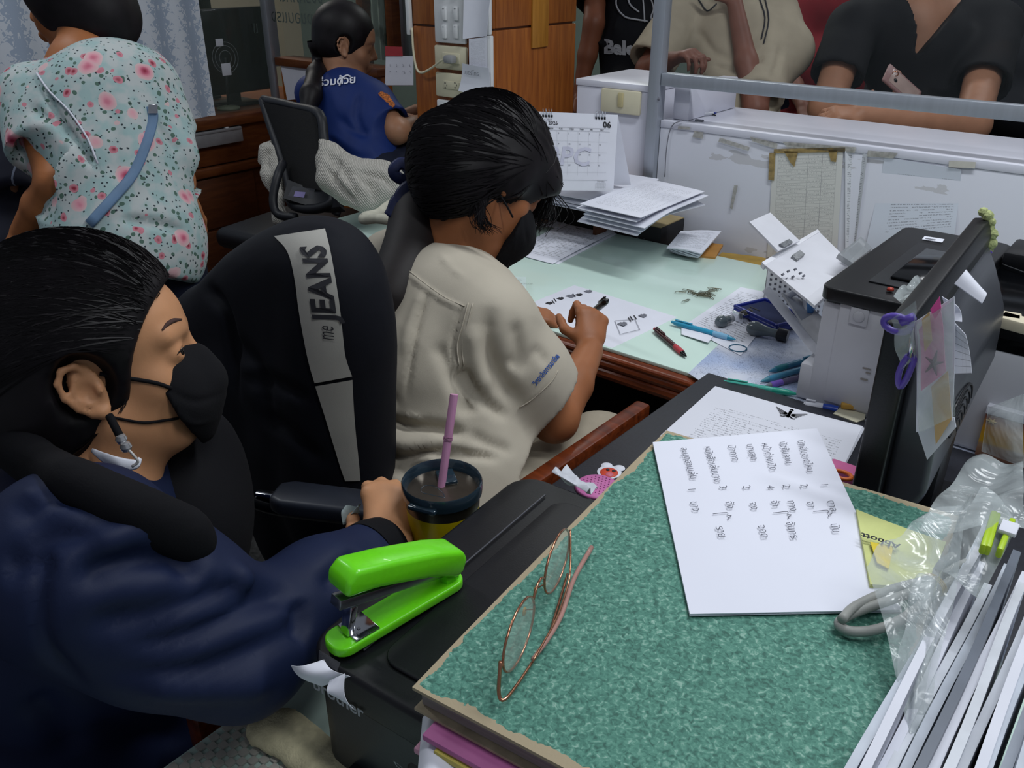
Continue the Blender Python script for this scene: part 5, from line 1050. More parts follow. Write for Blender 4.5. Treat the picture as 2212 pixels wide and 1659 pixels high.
# ---------------------------------------------------------------- yellow notes, cable, plastic sleeves, standing files
o = sheet('note_pad', [Zp(u, v, LZ+.008) for u, v in ((1850, 1100), (2042, 1178), (2005, 1272), (1880, 1262))], M('pale_yellow_paper', '#c9cf86', .6), None, .005, 8, 8, lambda u, v: .004*u*u); tag(o, 'pale yellow note pad lying on the ledger beside the handwritten sheet', 'note pad'); nb = o
txt('print', 'Abbott', Zp(1945, 1178, LZ+.013), Zp(1880, 1158, LZ)-Zp(1945, 1178, LZ), Zp(1880, 1200, LZ)-Zp(1890, 1160, LZ), .012, INK, nb, .001, bold=.03)
o = sheet('note_pad', [Zp(u, v, LZ+.012) for u, v in ((1880, 1170), (1930, 1180), (1920, 1228), (1895, 1215))], M('bright_yellow_paper', '#dcc632', .5), None, .001); tag(o, 'small bright yellow sticky note on the pale yellow pad', 'sticky note')
CAB = M('grey_cable', '#9fa09c', .5); cb = thing('cable', 'light grey cable folded into a loop and tied with a rubber band on the ledger', 'cable', Zp(1900, 1330, LZ))
z_ = LZ+.010
tube('cable_run', [Zp(2060, 1200, z_+.02), Zp(2030, 1225, z_+.014), Zp(2012, 1262, z_+.010), Zp(1940, 1290, z_+.006), Zp(1850, 1322, z_), Zp(1812, 1346, z_-.002), Zp(1840, 1364, z_-.002), Zp(1900, 1358, z_), Zp(1960, 1330, z_), Zp(2020, 1280, z_+.006), Zp(2075, 1240, z_+.01)], .0042, CAB, cb, 10, 6)
tube('cable_run', [Zp(2090, 1215, z_+.02), Zp(2010, 1250, z_+.006), Zp(1930, 1272, z_+.004), Zp(1850, 1308, z_+.004), Zp(1818, 1338, z_+.006)], .0040, CAB, cb, 10, 6)
c = Zp(2014, 1265, z_+.008); d = nrm(Zp(2060, 1240, z_)-Zp(1960, 1280, z_)); F_ = frame(d, np.cross((0, 0, 1), d)); 
for k in range(3): tube('rubber_tie', [c+d*(.002*k)+F_@V(0, math.cos(a)*.011, math.sin(a)*.008) for a in np.linspace(0, 2*math.pi, 21)], .0008, M('yellow_rubber', '#b59a3c', .5), cb, 5)
random.seed(5)
fl = []
FW = [PAPER, PAPER, M('bluish_sleeve', '#bcc3cf', .3), M('white_film', '#cdd1d9', .35), M('slate_sleeve', '#5a6270', .4)]
for k in range(30):
    x0 = -.072+k*.0072+random.uniform(-.0008, .0008); m_ = random.choice(FW[:4]) if k % 8 != 5 else FW[4]; ztop = .985+random.uniform(-.02, .02)+.0012*k; lean = random.uniform(-.002, .002); y0, y1 = .36+random.uniform(-.02, .03), .76+random.uniform(-.04, .03)-.002*k
    ph = random.uniform(0, 6)
    o = sheet('file_sleeve', [V(x0+lean, y1, ztop), V(x0+lean*.6, y0, ztop+random.uniform(-.01, .006)), V(x0, y0, .752), V(x0, y1, .752)], m_, None, .0064, 10, 6, lambda u, v, ph=ph: .0018*math.sin(5*u+ph)*(1-v))
    tag(o, {id(FW[2]): 'bluish plastic sleeve of papers in the upright row at the right', id(FW[3]): 'milky film sleeve of papers in the upright row at the right'}.get(id(m_), 'plain white sheaf of papers in the upright row at the right') if m_ is not FW[4] else 'darker slate divider in the upright row of files at the right', 'file sleeve' if m_ is not FW[4] else 'divider', {id(FW[2]): 'bluish upright sleeves', id(FW[3]): 'milky upright sleeves'}.get(id(m_), 'white upright sheaves') if m_ is not FW[4] else 'dark dividers among the upright sleeves')
LIME = M('lime_clip_plastic', '#a9c81e', .35)
for k, (u0, v0, u1, v1) in enumerate(((2146, 1112, 2122, 1188), (2154, 1116, 2132, 1190), (2186, 1128, 2158, 1196))):
    t = thing('file_clip', ['left lime green file clip on the upright sleeves', 'middle lime green file clip, tight beside the left one', 'lime green file clip with a white label on the upright sleeves'][k], 'clip', P(u0, v0, .68)); a, b = Zp(u0, v0, 1.045), Zp(u1, v1, 1.045)
    d = b-a; F_ = frame(d, np.cross((0, 0, 1), d)); box('clip_bar', (a+b)/2, (np.linalg.norm(d), .005, .010), LIME, t, F_, .002); tube('clip_wire', [a, a-V(0, 0, .03)], .001, ALU, t, 6)
    if k == 2: box('label', (a*.6+b*.4)+V(0, 0, .006), (.018, .013, .004), PAPER, t, F_, .001)
CLEAR = NT('clear_sleeve_film'); _tc = CLEAR.n('ShaderNodeTexCoord'); _n = CLEAR.n('ShaderNodeTexNoise'); _n.inputs['Scale'].default_value = 22; _n.inputs['Detail'].default_value = 3; _n.inputs['Distortion'].default_value = 1.2; CLEAR.l(_tc.outputs['Object'], _n.inputs[0])
CLEAR.b.inputs['Base Color'].default_value = lin('#c9d2d4'); CLEAR.b.inputs['Roughness'].default_value = .12; CLEAR.l(CLEAR.ramp(_n.outputs[0], [(.35, .16), (.65, .38)]), CLEAR.b.inputs['Alpha']); CLEAR.bump(_n.outputs[0], .5, .01); CLEAR = CLEAR.m
def film(lab, px, zs, fn=None, th=.0004):
    o = sheet('clear_sleeve', [P(u, v, d) for (u, v), d in zip(px, zs)], CLEAR, None, th, 16, 16, fn or (lambda u, v: .004*math.sin(7*u+3*v)+.003*math.sin(11*v))); tag(o, lab, 'plastic sleeve')
film('clear plastic sleeve flaring from the files over the cable and the yellow pad', [(2000, 1120), (2110, 1060), (1990, 1659), (1868, 1220)], (.76, .74, .60, .70))
film('clear plastic sleeve standing up in front of the monitor at the right edge', [(2105, 985), (2212, 1000), (2212, 1130), (1985, 1140)], (.88, .84, .76, .78))
film('frosted plastic sleeve covering the upper ends of the file clips', [(2120, 1050), (2205, 1120), (2120, 1290), (2015, 1230)], (.74, .72, .67, .71), lambda u, v: .006*math.sin(5*u)+.01*math.sin(3*v))
film('clear plastic sleeve folded down along the right edge of the ledger', [(1975, 1250), (2040, 1230), (1985, 1640), (1935, 1500)], (.69, .68, .60, .62))
o = sheet('clear_pouch', [P(2135, 880, 1.05), P(2212, 850, 1.0), P(2212, 1010, .98), P(2120, 975, 1.03)], CLEAR, None, .0006, 12, 12, lambda u, v: .012*math.sin(3*u)*math.sin(3*v)); tag(o, 'clear pouch leaning on the yellow box at the right edge', 'plastic pouch')
# ---------------------------------------------------------------- white printer with open rear tray
wp = thing('printer', 'white and black printer with raised rear paper tray behind the monitor', 'printer', (-.2, 1.6, DZ))
X0, X1, Y0, Y1 = -.455, .0, 1.39, 1.83
bb('lower_body', X0, X1, Y0, Y1, .753, .945, LG, wp, .006); bb('base_step', X0-.022, X0+.01, Y0+.002, Y0+.2, .753, .822, LG, wp, .006)
bb('side_cover', X0+.030, X0+.17, Y0-.003, Y0+.01, .765, .948, LG, wp, .002); a = Yp(1856, 684, Y0-.004); box('emblem_button', a, (.030, .004, .030), LG, wp, None, .0015); mk('button_dimple', *latheg([(.0001, .0), (.009, .0012), (.010, 0)], a-V(0, .002, 0), frame((1, 0, 0), (0, 0, 1)), 20), LG, wp)
for u_, v_, w_, h_ in ((1872, 797, .014, .002), (1875, 806, .008, .002), (1866, 820, .012, .003)): a = Yp(u_, v_, Y0-.004); box('scuff_mark', a, (w_, .001, h_), M('scuff_brown', '#8d8780'), wp, None, 0)
bb('paper_stop_shadow', X0+.19, X1+.001, Y0-.001, Y0+.1, .93, .95, BLKG, wp, .001)  # gloss black edge strip of the printer, its own colour
v, f = prism(rrect(.20, .455, .022), V(X0+.093, (Y0+Y1)/2, .948), (1, 0, 0), (0, 1, 0), (0, 0, 1), .024, .004); mk('scanner_lid', v, f, BLK, wp, shade_angle=40)
bb('lid_recess_frame', X0+.05, X0+.175, Y0+.06, Y1-.10, .972, .975, BLK2, wp, .0014); bb('document_plate', X0+.075, X0+.17, Y0+.09, Y1-.15, .975, .981, BLKG, wp, .003)
a = Zp(2016, 517, .9735); box('white_label', a, (.036, .024, .001), PAPER, wp, rz(5), 0); box('barcode', a+V(-.004, -.005, .0008), (.018, .007, .0004), INKG, wp, rz(5), 0)
bb('output_bay', X0+.195, X1, Y0+.004, Y1-.09, .943, .958, BLKG, wp, .004); bb('bay_ridge', X0+.195, X1, Y0, Y0+.010, .945, .966, BLK, wp, .003)
bb('control_panel', X0+.195, X1+.01, Y1-.10, Y1+.01, .945, .985, BLK, wp, .006)
for i in range(6):
    for j in range(3): p = V(X0+.225+i*.032, Y1-.08+j*.026, .985); bb('button', p[0], p[0]+.010, p[1], p[1]+.008, .985, .9865, BLK2 if (i+j) % 4 else INKG, wp, .0005)
tube('bay_rail', [V(X0+.2, Y1-.11, .965), V(X0+.27, Y1-.16, .963), V(X0+.32, Y1-.3, .961), V(X0+.33, Y0+.03, .960)], .0015, BLK2, wp, 6, 5)
def slabq(name, px, xs, mat, par, th=.004):
    q = [Xp(u, v, x) for (u, v), x in zip(px, xs)]; return sheet(name, q, mat, par, th, 2, 2, smooth=False)
TW = M('tray_white', '#cfd0d8', .35, na=.02)
slabq('tray_extension', [(1619, 479), (1664, 459), (1728, 520), (1681, 542)], (-.68, -.68, -.61, -.61), TW, wp); slabq('extension_window', [(1687, 526), (1705, 516), (1714, 523), (1694, 534)], (-.6135, -.6145, -.6095, -.609), M('hatched_grey', '#83868a', .4, ns=200, na=.3), wp, .0055)
slabq('paper_support', [(1647, 568), (1766, 497), (1838, 568), (1742, 645)], (-.62, -.62, -.50, -.50), TW, wp, .005); slabq('support_window', [(1711, 551), (1728, 540), (1739, 548), (1722, 562)], (-.5915, -.592, -.578, -.577), M('hatched_grey', '#83868a'), wp, .0068)
slabq('support_rib', [(1646, 566), (1766, 495), (1771, 500), (1652, 573)], (-.622, -.622, -.612, -.612), M('rib_white', '#dedfe6', .3), wp, .010)
slabq('support_lower', [(1742, 645), (1838, 568), (1850, 580), (1760, 660)], (-.50, -.50, -.475, -.475), TW, wp, .006)
slabq('side_guide', [(1811, 548), (1860, 511), (1884, 536), (1842, 568)], (-.50, -.50, -.47, -.47), M('clear_grey', '#8b9094'), wp, .01); slabq('side_guide', [(1830, 540), (1858, 516), (1870, 528), (1842, 556)], (-.505, -.505, -.49, -.49), TW, wp, .016)
for u_, v_ in ((1700, 603), (1712, 596), (1727, 592), (1708, 613), (1722, 608), (1733, 618), (1745, 606), (1738, 600)): 
    q = Xp(u_, v_, -.556+(u_-1700)*.0006); box('icon_print', q+V(-.008, -.003, .008), (.003, .007, .004), INKG, wp, ry(-45), 0)
v, f = prism([(0, 0), (.036, .006), (.034, .022), (0, .022)], Xp(1765, 772, -.46), nrm(V(0, 1, 0)), nrm(V(-.3, 0, .2)), nrm(Xp(1662, 645, -.61)-Xp(1765, 772, -.46)), np.linalg.norm(Xp(1662, 645, -.61)-Xp(1765, 772, -.46)), .002); mk('feeder_arm', v, f, TW, wp, shade_angle=40)
a = Xp(1690, 660, -.57); b = Xp(1775, 740, -.47)
slabq('feeder_tray', [(1690, 632), (1742, 650), (1790, 700), (1775, 757)], (-.585, -.56, -.458, -.462), M('tray_grey', '#a9abb2', .4), wp, .004)
tube('feed_guide', [Xp(1700, 640, -.575), Xp(1722, 632, -.565), Xp(1738, 645, -.55), Xp(1745, 668, -.53), Xp(1768, 690, -.50), Xp(1785, 702, -.475)], .006, TW, wp, 8, 5)
v, f = boxg((0, 0, 0), (.012, .022, .034), rx(25), .004); mk('blue_lever', v+Xp(1753, 657, -.52), f, M('sky_blue_plastic', '#4f87c8', .35), wp)
for k in range(4): q = Xp(1680+k*6, 668+(k % 2)*5, -.595); box('guide_mark', q, (.002, .003, .003), INK, wp, None, 0)
for k, (u_, v_, a_) in enumerate(((2160, 688, 10), (2200, 700, -8))):
    q = Zp(u_, v_, .978); o = box('correction_roller', q, (.055, .03, .018), M('cream_card', '#cfc6ae', .6), None, rz(a_), .003); tag(o, ['small cream carton lying on the printer edge right of the monitor', 'second small cream carton at the right edge on the printer'][k], 'carton')
o = sheet('paper_slip', [Zp(2130, 672, .975), Zp(2200, 678, .975), Zp(2195, 690, .97), Zp(2128, 686, .97)], PAPER, None, .001); tag(o, 'white slip under the cream carton on the printer', 'paper')
# ---------------------------------------------------------------- monitor seen edge-on, with things clipped to it
mo = thing('monitor', 'black desktop monitor seen edge-on with papers hanging from its near corner', 'monitor', (-.2, 1.2, DZ))
e0 = V(-.2145, .868, 0); e1_ = V(-.246, 1.345, 0); my = nrm(e1_-e0); mx = nrm(V(my[1], -my[0], 0)); ML = np.linalg.norm(e1_-e0)
def mp3(x, y, z): return e0+mx*x+my*y+V(0, 0, z)
v, f = prism([(-.004, 1.134), (.018, 1.138), (.026, 1.12), (.026, .866), (-.002, .862)], mp3(0, 0, 0), mx, (0, 0, 1), my, ML, .003); mk('screen_bezel', v, f, BLK, mo, shade_angle=40)
v, f = prism([(.024, 1.108), (.040, 1.08), (.066, 1.02), (.070, .94), (.050, .892), (.024, .876)], mp3(0, .02, 0), mx, (0, 0, 1), my, ML-.04, .010); mk('back_shell', v, f, M('slate_plastic', '#3c3e45', .35, ns=40, na=.05), mo, shade_angle=50)
box('screen_glass', mp3(-.0045, ML/2, 1.0), (.002, ML-.03, .235), BLKG, mo, np.stack([mx, my, V(0, 0, 1)], 1), .0005)
for k in range(7):
    r_ = .05+.013*k; tube('vent_rib', [mp3(.069-.0001*k, .12+r_*math.sin(a)*1.1, .945+r_*.62*math.cos(a)*.9) for a in np.linspace(-.2, 1.35, 12)], .0016, BLK, mo, 6)
box('stand_neck', mp3(.045, ML*.5, .86), (.035, .08, .12), BLK, mo, np.stack([mx, my, V(0, 0, 1)], 1), .01); v, f = prism(rrect(.17, .24, .05), mp3(.045, ML*.5, .7645), mx, my, (0, 0, 1), .014, .004); mk('stand_foot', v, f, BLK, mo, shade_angle=40)
box('stand_neck', mp3(.040, ML*.5, .80), (.03, .06, .06), BLK, mo, np.stack([mx, my, V(0, 0, 1)], 1), .008)
ym = .856
def yq(px, y=ym): return [Yp(u, v, yy) for (u, v), yy in zip(px, y if isinstance(y, (list, tuple)) else [y]*4)]
bg = thing('paper_pouch', 'white plastic pouch with pink and tan slips hanging from the monitor corner', 'pouch', Yp(2010, 900, ym))
sheet('white_backing', yq([(1976, 695), (2062, 640), (2060, 905), (1982, 930)]), PAPER, bg, .002, 8, 8, lambda u, v: .004*math.sin(4*v))
sheet('white_fold', yq([(1982, 925), (2062, 900), (2066, 922), (2004, 992)]), PAPER, bg, .002, 6, 6)
sheet('pink_slip', yq([(1985, 712), (2030, 655), (2046, 800), (1992, 842)], ym-.006), M('soft_pink_paper', '#d58fb2', .6), bg, .001, 6, 6, lambda u, v: .003*math.sin(5*v)); sheet('bright_pink_tab', yq([(2010, 668), (2030, 640), (2034, 668), (2020, 690)], ym-.010), M('hot_pink_paper', '#e0559e', .5), bg, .001)
sheet('tan_slip', yq([(2012, 835), (2048, 800), (2056, 905), (2022, 960)], ym-.006), M('tan_paper', '#c9a878', .7), bg, .001, 6, 6); sheet('tan_slip', yq([(1992, 690), (2008, 672), (2014, 735), (1998, 760)], ym-.009), M('tan_paper', '#c9a878'), bg, .001)
sheet('clear_cover', yq([(1980, 700), (2058, 650), (2062, 900), (1986, 935)], ym-.014), CLEAR, bg, .0006, 8, 8, lambda u, v: .003*math.sin(6*v+2*u))
mb = MB(); c = Yp(2017, 785, ym-.012)
for a in range(5): mb.tube([c, c+V(math.cos(a*1.257+.3)*.009, 0, math.sin(a*1.257+.3)*.014)], [.0025, .0006], 5)
mb.build('star_print', M('grey_mauve', '#6d4a5e'), bg)
o = sheet('folded_note', [Yp(2062, 612, .90), Yp(2086, 583, .92), Yp(2127, 632, .92), Yp(2122, 655, .90)], PAPER, None, .001, 8, 8, lambda u, v: .006*math.sin(3*u)); tag(o, 'white folded note sticking up behind the monitor corner', 'paper')
o = sheet('ruled_note', yq([(2035, 640), (2068, 660), (2078, 695), (2040, 690)], .866), PAPER, None, .001, 6, 6, lambda u, v: .005*math.sin(3*v)); tag(o, 'white slip curling over the pink pouch on the monitor', 'paper')
o = sheet('ruled_note', yq([(2058, 692), (2086, 722), (2099, 806), (2060, 808)], .861), lines_mat('ruled_paper', 7, 0, 1, 0, 1, dens=-3, grid=True), None, .001, 6, 6, lambda u, v: .004*math.sin(3*v)); tag(o, 'ruled white slip hanging behind the pink pouch', 'paper')
sc_ = thing('scissors', 'purple-handled scissors in clear film hooked on the near monitor corner', 'scissors', Yp(1945, 780, ym)); VIO = M('violet_plastic', '#5b48a4', .35)
def ringy(u, v, ru, rv, y, r): c = Yp(u, v, y); return [c+V(ru*math.cos(a), 0, rv*math.sin(a)) for a in np.linspace(0, 2*math.pi, 25)]
tube('finger_loop', ringy(1938, 700, .013, .008, ym-.004, 0), .0035, VIO, sc_, 8); tube('finger_loop', [Yp(u, v, ym-.004) for u, v in ((1962, 768), (1948, 790), (1940, 815), (1944, 836), (1956, 822), (1966, 800), (1974, 775), (1962, 768))], .0032, VIO, sc_, 8, 4)
tube('shank', [Yp(1946, 696, ym-.004), Yp(1975, 684, ym-.004)], .0045, VIO, sc_, 8); tube('blade', [Yp(1968, 770, ym-.004), Yp(1972, 700, ym-.004)], [.004, .0012], CHR, sc_, 6)
o = sheet('clear_tape', yq([(1925, 690), (1978, 650), (1975, 775), (1945, 800)], ym-.008), CLEAR, None, .0005, 8, 8, lambda u, v: .004*math.sin(9*v)); tag(o, 'crinkled clear film taped over the scissors on the monitor', 'film')
ky = thing('knit_charm', 'small pale green knitted charm on the far top corner of the monitor', 'charm', Zp(2135, 520, 1.12)); 
for k, (u_, v_, r_) in enumerate(((2124, 458, .007), (2134, 466, .008), (2140, 480, .007), (2137, 494, .008), (2142, 506, .009), (2133, 514, .010), (2138, 526, .010), (2133, 540, .008), (2130, 550, .006))):
    c = Yp(u_, v_, 1.33); mb = MB(); mb.lathe([(.0001, -r_), (r_*.7, -r_*.7), (r_, 0), (r_*.7, r_*.7), (.0001, r_)], c, rx(k*40), 12); mb.build('knit_loop', M('pale_green_yarn', '#a9b27c', .9, ns=300, na=.3, bs=500, bst=.8), ky)
c = Yp(2138, 545, 1.325); mk('blue_bead', *latheg([(.0001, -.004), (.004, 0), (.0001, .004)], c, None, 12), VIO, ky)
o = mk('red_button', *latheg([(.0001, .006), (.005, .004), (.006, 0)], Zp(1923, 627, .975), None, 16), M('red_bead', '#a3392c', .3), None); tag(o, 'small red bead lying on the printer lid near the monitor', 'bead')
o = sheet('film_wad', [Zp(1930, 640, .985), Zp(1985, 600, .985), Zp(2010, 640, .985), Zp(1960, 665, .985)], CLEAR, None, .0006, 10, 10, lambda u, v: .010*abs(math.sin(6*u)*math.cos(5*v))); tag(o, 'crumpled clear film on the printer lid beside the red bead', 'film')
# yellow box and small things by the monitor foot
yb = thing('card_box', 'yellow and brown card box with white lid at the right edge', 'box', Zp(2150, 985, DZ)); p = Zp(2104, 985, DZ+.002); q2 = Yp(2104, 870, p[1]); h_ = q2[2]-DZ
GR = NT('box_print'); _tc = GR.n('ShaderNodeTexCoord'); _s2 = GR.n('ShaderNodeSeparateXYZ'); GR.l(_tc.outputs['Generated'], _s2.inputs[0]); GR.l(GR.ramp(_s2.outputs[2], [(0, '#8a5a4c'), (.28, '#a8886a'), (.34, '#c89a1e'), (.62, '#b8821e'), (.8, '#7c4a3a'), (.9, '#5a3230'), (1, '#c9c0bc')]), GR.b.inputs['Base Color']); GR = GR.m
bb('carton_body', p[0], p[0]+.18, p[1], p[1]+.05, DZ+.002, DZ+h_, GR, yb, .001); bb('carton_lid', p[0]-.001, p[0]+.181, p[1]-.001, p[1]+.051, DZ+h_-.012, DZ+h_+.002, PAPER, yb, .001)
mb = MB(); c = Yp(2142, 910, p[1]-.001)
for a in range(6): mb.tube([c, c+V(math.cos(a*math.pi/3)*.008, 0, math.sin(a*math.pi/3)*.005)], [.0018, .0006], 5)
mb.build('flower_print', M('pale_gold', '#c9b070'), yb)
o = bb('pink_box', *sorted((Zp(1812, 1012, DZ)[0], Zp(1850, 1020, DZ)[0]+.02)), Zp(1812, 1012, .775)[1]-.03, Zp(1812, 1012, .775)[1], DZ+.0135, DZ+.04, M('hot_pink_plastic', '#d06a9e', .4), None, .003); tag(o, 'pink plastic box edge between the sheet and the monitor', 'box')
c = Zp(1818, 1026, .80); o = tube('orange_handle', [c+V(.014*math.cos(a), .010*math.sin(a), 0) for a in np.linspace(0, 2*math.pi, 25)], .003, M('orange_plastic', '#e0702a', .4), None, 8); tag(o, 'orange scissor handle loop resting on the pink box', 'scissors')
o = onz_poly('label_slip', 'white slip with blue stripe on the desk behind the monitor foot', 'paper', [(2032, 1040), (2085, 1035), (2090, 1062), (2040, 1060)], DZ+.003, PAPER)
# ---------------------------------------------------------------- tumbler
tx, ty = -.600, .606
tm = thing('tumbler', 'yellow insulated tumbler with smoky lid and pink straw behind the black printer', 'tumbler', (tx, ty, DZ))
YEL = M('yellow_enamel', '#cdb400', .3, ns=10, na=.02, coat=.3); MB().lathe([(.0001, .001), (.034, .001), (.036, .004), (.0435, .138)], (tx, ty, DZ), None, 48).build('cup', YEL, tm)
MB().lathe([(.0435, .138), (.0445, .155), (.044, .158)], (tx, ty, DZ), None, 48).build('steel_rim', M('brushed_steel', '#6d665c', .3, .9), tm)
SMK = M('smoky_plastic', '#243440', .12, alpha=.93, coat=.4)
MB().lathe([(.0445, .152), (.047, .154), (.0475, .160), (.0475, .168), (.046, .1705), (.0435, .168), (.041, .158), (.0001, .157)], (tx, ty, DZ), None, 56).build('lid', SMK, tm)
box('lid_tab', (tx+.012, ty-.045, DZ+.158), (.036, .010, .007), SMK, tm, rz(15), .003); box('lid_slider', (tx-.010, ty+.018, DZ+.160), (.030, .022, .006), SMK, tm, rz(-35), .002)
tube('lid_emboss', smoothpts([V(tx-.004+.020*math.cos(a)*s_, ty-.012+.010*math.sin(a)*s_, DZ+.1578) for a, s_ in ((0, 1), (1, .8), (2, 1), (3, .8), (4.2, 1), (5.2, .6), (6.28, 1))], 4), .0006, SMK, tm, 5)
s0, s1 = P(955, 1040, 1.015), P(981, 852, 1.0); PKS = M('pink_straw', '#c98fb4', .35); 
mb = MB(); pp_ = [s0+(s1-s0)*t for t in (-.35, 0, .47)]; mb.tube(pp_, .0048, 14)
for k in range(4): t = .475+.012*k; mb.tube([s0+(s1-s0)*t, s0+(s1-s0)*(t+.006)], .0056, 14)
mb.tube([s0+(s1-s0)*.52, s0+(s1-s0)*1.0], .0049, 14); tag(mb.build('straw', PKS, tm))
# ---------------------------------------------------------------- mat and cloth at the near desk edge
ma = thing('anti_slip_mat', 'grey checked anti-slip mat at the near desk edge under the cloth', 'mat', (-.58, .28, DZ)); q = [Zp(440, 1606, .7515), Zp(535, 1560, .7515), Zp(720, 1560, .7515), Zp(640, 1720, .7515)]
mb = MB(); x0, x1, y0, y1 = -.632, -.50, .16, .325; n_ = 22; st = .0078
for i in range(int((x1-x0)/st)+1):
    for j in range(int((y1-y0)/st)+1):
        if (i+j) % 2: mb.box((x0+i*st, y0+j*st, DZ+.0018), (st*1.08, st*1.08, .0022))
tag(mb.build('mat_net', M('grey_mat_rubber', '#b4b2aa', .7, ns=60, na=.1), ma, False))
g = Sdf((-.62, .10, .745), (-.40, .36, .80), .004)
for pp, r_ in (([(560, 1572), (620, 1560), (700, 1548), (740, 1550)], .010), ([(560, 1590), (640, 1580), (740, 1570)], .010), ([(590, 1612), (660, 1606), (760, 1600)], .011), ([(640, 1640), (700, 1636), (780, 1630)], .011), ([(680, 1668), (760, 1662), (800, 1660)], .012), ([(700, 1700), (800, 1700)], .012)):
    g.chain([Zp(u, v, .758) for u, v in pp], [r_]*len(pp), .02)
g.cut((0, 0, .7545), (0, 0, -1)); sf = Surf(g, 1); sf.noise(.003, lambda v: wrinkle(v, 45, 3)); o = sf.build('cleaning_cloth', M('cream_terry', '#d2caa6', .95, ns=90, na=.12, bs=400, bst=.9), None); tag(o, 'folded cream terry cloth on the mat beside the black printer', 'cloth')
CR = V(CYW, SYW, 0); CU = V(-SYW*SPT, CYW*SPT, CPT); CF = V(-SYW*CPT, CYW*CPT, -SPT); CFH = V(-SYW, CYW, 0); UPZ = V(0, 0, 1)
def cd(r, u, f): return CR*r+CU*u+CF*f
def skinm(name, c, na=.10): return M(name, c, .5, ns=14, na=na, bs=260, bst=.12, spec=.35, sss=.08)
HAIRM = NT('black_hair'); _tc = HAIRM.n('ShaderNodeTexCoord'); _n = HAIRM.n('ShaderNodeTexNoise'); _n.inputs['Scale'].default_value = 30; HAIRM.l(_tc.outputs['Object'], _n.inputs[0]); HAIRM.l(HAIRM.ramp(_n.outputs[0], [(.3, '#0b090b'), (.7, '#171317')]), HAIRM.b.inputs['Base Color']); HAIRM.b.inputs['Roughness'].default_value = .52; HAIRM.b.inputs['Specular IOR Level'].default_value = .25; HAIRM = HAIRM.m
HAIRB = M('brown_black_hair', '#191112', .6, ns=30, na=.2)
def fabric(name, c, rough=.85, sc=(500, .25), na=.06, **k): return M(name, c, rough, ns=18, na=na, bs=sc[0], bst=sc[1], spec=.25, **k)
def boundsdf(pts, pad, h, fine=()):
    p = np.array(pts); return Sdf(p.min(0)-pad, p.max(0)+pad, h, fine)
def earfree(g, hd, k=.004):
    for s_ in (-1, 1): g.ell(hd.w(-.012, s_*.092, -.012), V(.032, .032, .042)*hd.sc, hd.R, k, 's')
def mask_part(hd, parent, mat, loops=(-1, 1), h=.0025, ext=0):
    w, q = hd.w, hd.sc; g = boundsdf([w(0, 0, 0), w(.13, 0, -.1)], .10, h)
    g.ell(w(.052, 0, -.050), V(.062+ext, .061, .062)*q, hd.R, 0); g.cap(w(.100+ext, 0, -.018), w(.104+ext, 0, -.045), .008*q, .010*q, .03*q); g.cap(w(.104+ext, 0, -.045), w(.082+ext, 0, -.102), .010*q, .012*q, .03*q)
    g.cut(w(.054, 0, -.03), -hd.R[:, 0]-hd.R[:, 2]*.25); g.cut(w(.078, 0, .004), hd.R[:, 2]*.81-hd.R[:, 0]*.58)
    sf = Surf(g, 1)
    for s_ in (-1, 1): sf.fold(None, .004, -.0018, pts=[sf.near(w(.046, s_*.06, -.03)), sf.near(w(.08, s_*.045, -.055)), sf.near(w(.112, 0, -.06))]); sf.fold(None, .003, .0012, pts=[sf.near(w(.050, s_*.06, -.06)), sf.near(w(.075, s_*.045, -.08)), sf.near(w(.1, 0, -.085))])
    o = sf.build('face_mask', mat, parent)
    for s_ in loops:
        tube('ear_loop', [w(.050, s_*.064, -.028), w(.030, s_*.073, -.010), w(.006, s_*.079, .014), w(-.012, s_*.080, .020)], .0017*q, mat, parent, 6, 5)
        tube('ear_loop', [w(.052, s_*.056, -.088), w(.030, s_*.064, -.070), w(.008, s_*.076, -.050)], .0015*q, mat, parent, 6, 5)
    return sf
BLACKC = fabric('black_cloth', '#0c0c11'); BLACKM = fabric('black_mask_cloth', '#131317', .9)
# =============================================================== foreground woman in the navy jacket
XA = nrm(cd(.93, .24, .28)); RA = frame(XA, z=cd(-.18, .92, -.30)); hc = P(186, 850, .815)-RA@V(-.014, -.078, -.014)*.93
pA = thing('person', 'woman in navy jacket and black face mask sitting at the lower left', 'person', (hc[0]-.05, hc[1]-.05, 0))
HA_ = Head(hc, RA, .93); SKA = skinm('warm_skin', '#c58f68')
nb_ = P(195, 1015, .90)
shR, elb, wri = P(185, 1225, .755), P(515, 1400, .82), P(842, 1172, 1.01); handR = frame(nrm(cd(-.10, .80, .55)), z=cd(.10, .55, -.82))
shL = nb_+CFH*.15-UPZ*.07
g = Sdf(np.min([hc, wri, nb_-V(0, 0, .7)], 0)-.20, np.max([hc, wri, shL], 0)+.16, .0075, fine=[(hc-.13, hc+.13, .0026), (wri-.07, wri+cd(-.02, .07, .08)+.06, .0034)])
HA_.skin(g)
g.cap(HA_.w(-.030, 0, -.055), nb_-CR*.02, .050, .060, .03); g.cap(HA_.w(.01, 0, -.06), nb_+CR*.02, .040, .052, .03)
g.ell(nb_-UPZ*.20-CR*.03, (.085, .12, .18), frame(CR, CFH), .04); g.cap(nb_-UPZ*.35-CR*.06, nb_-UPZ*.60-CR*.05, .09, .10, .03)
hip = nb_-UPZ*.60-CR*.05
for s_ in (-1, 1): g.chain([hip+CFH*s_*.09, hip+CFH*s_*.11+CR*.30+UPZ*.02, hip+CFH*s_*.11+CR*.30-UPZ*.30], [.08, .065, .045], .02)
g.chain([nb_-UPZ*.06, shR], [.06, .05], .03); g.chain([shR, elb, wri], [.048, .036, .026], .02)
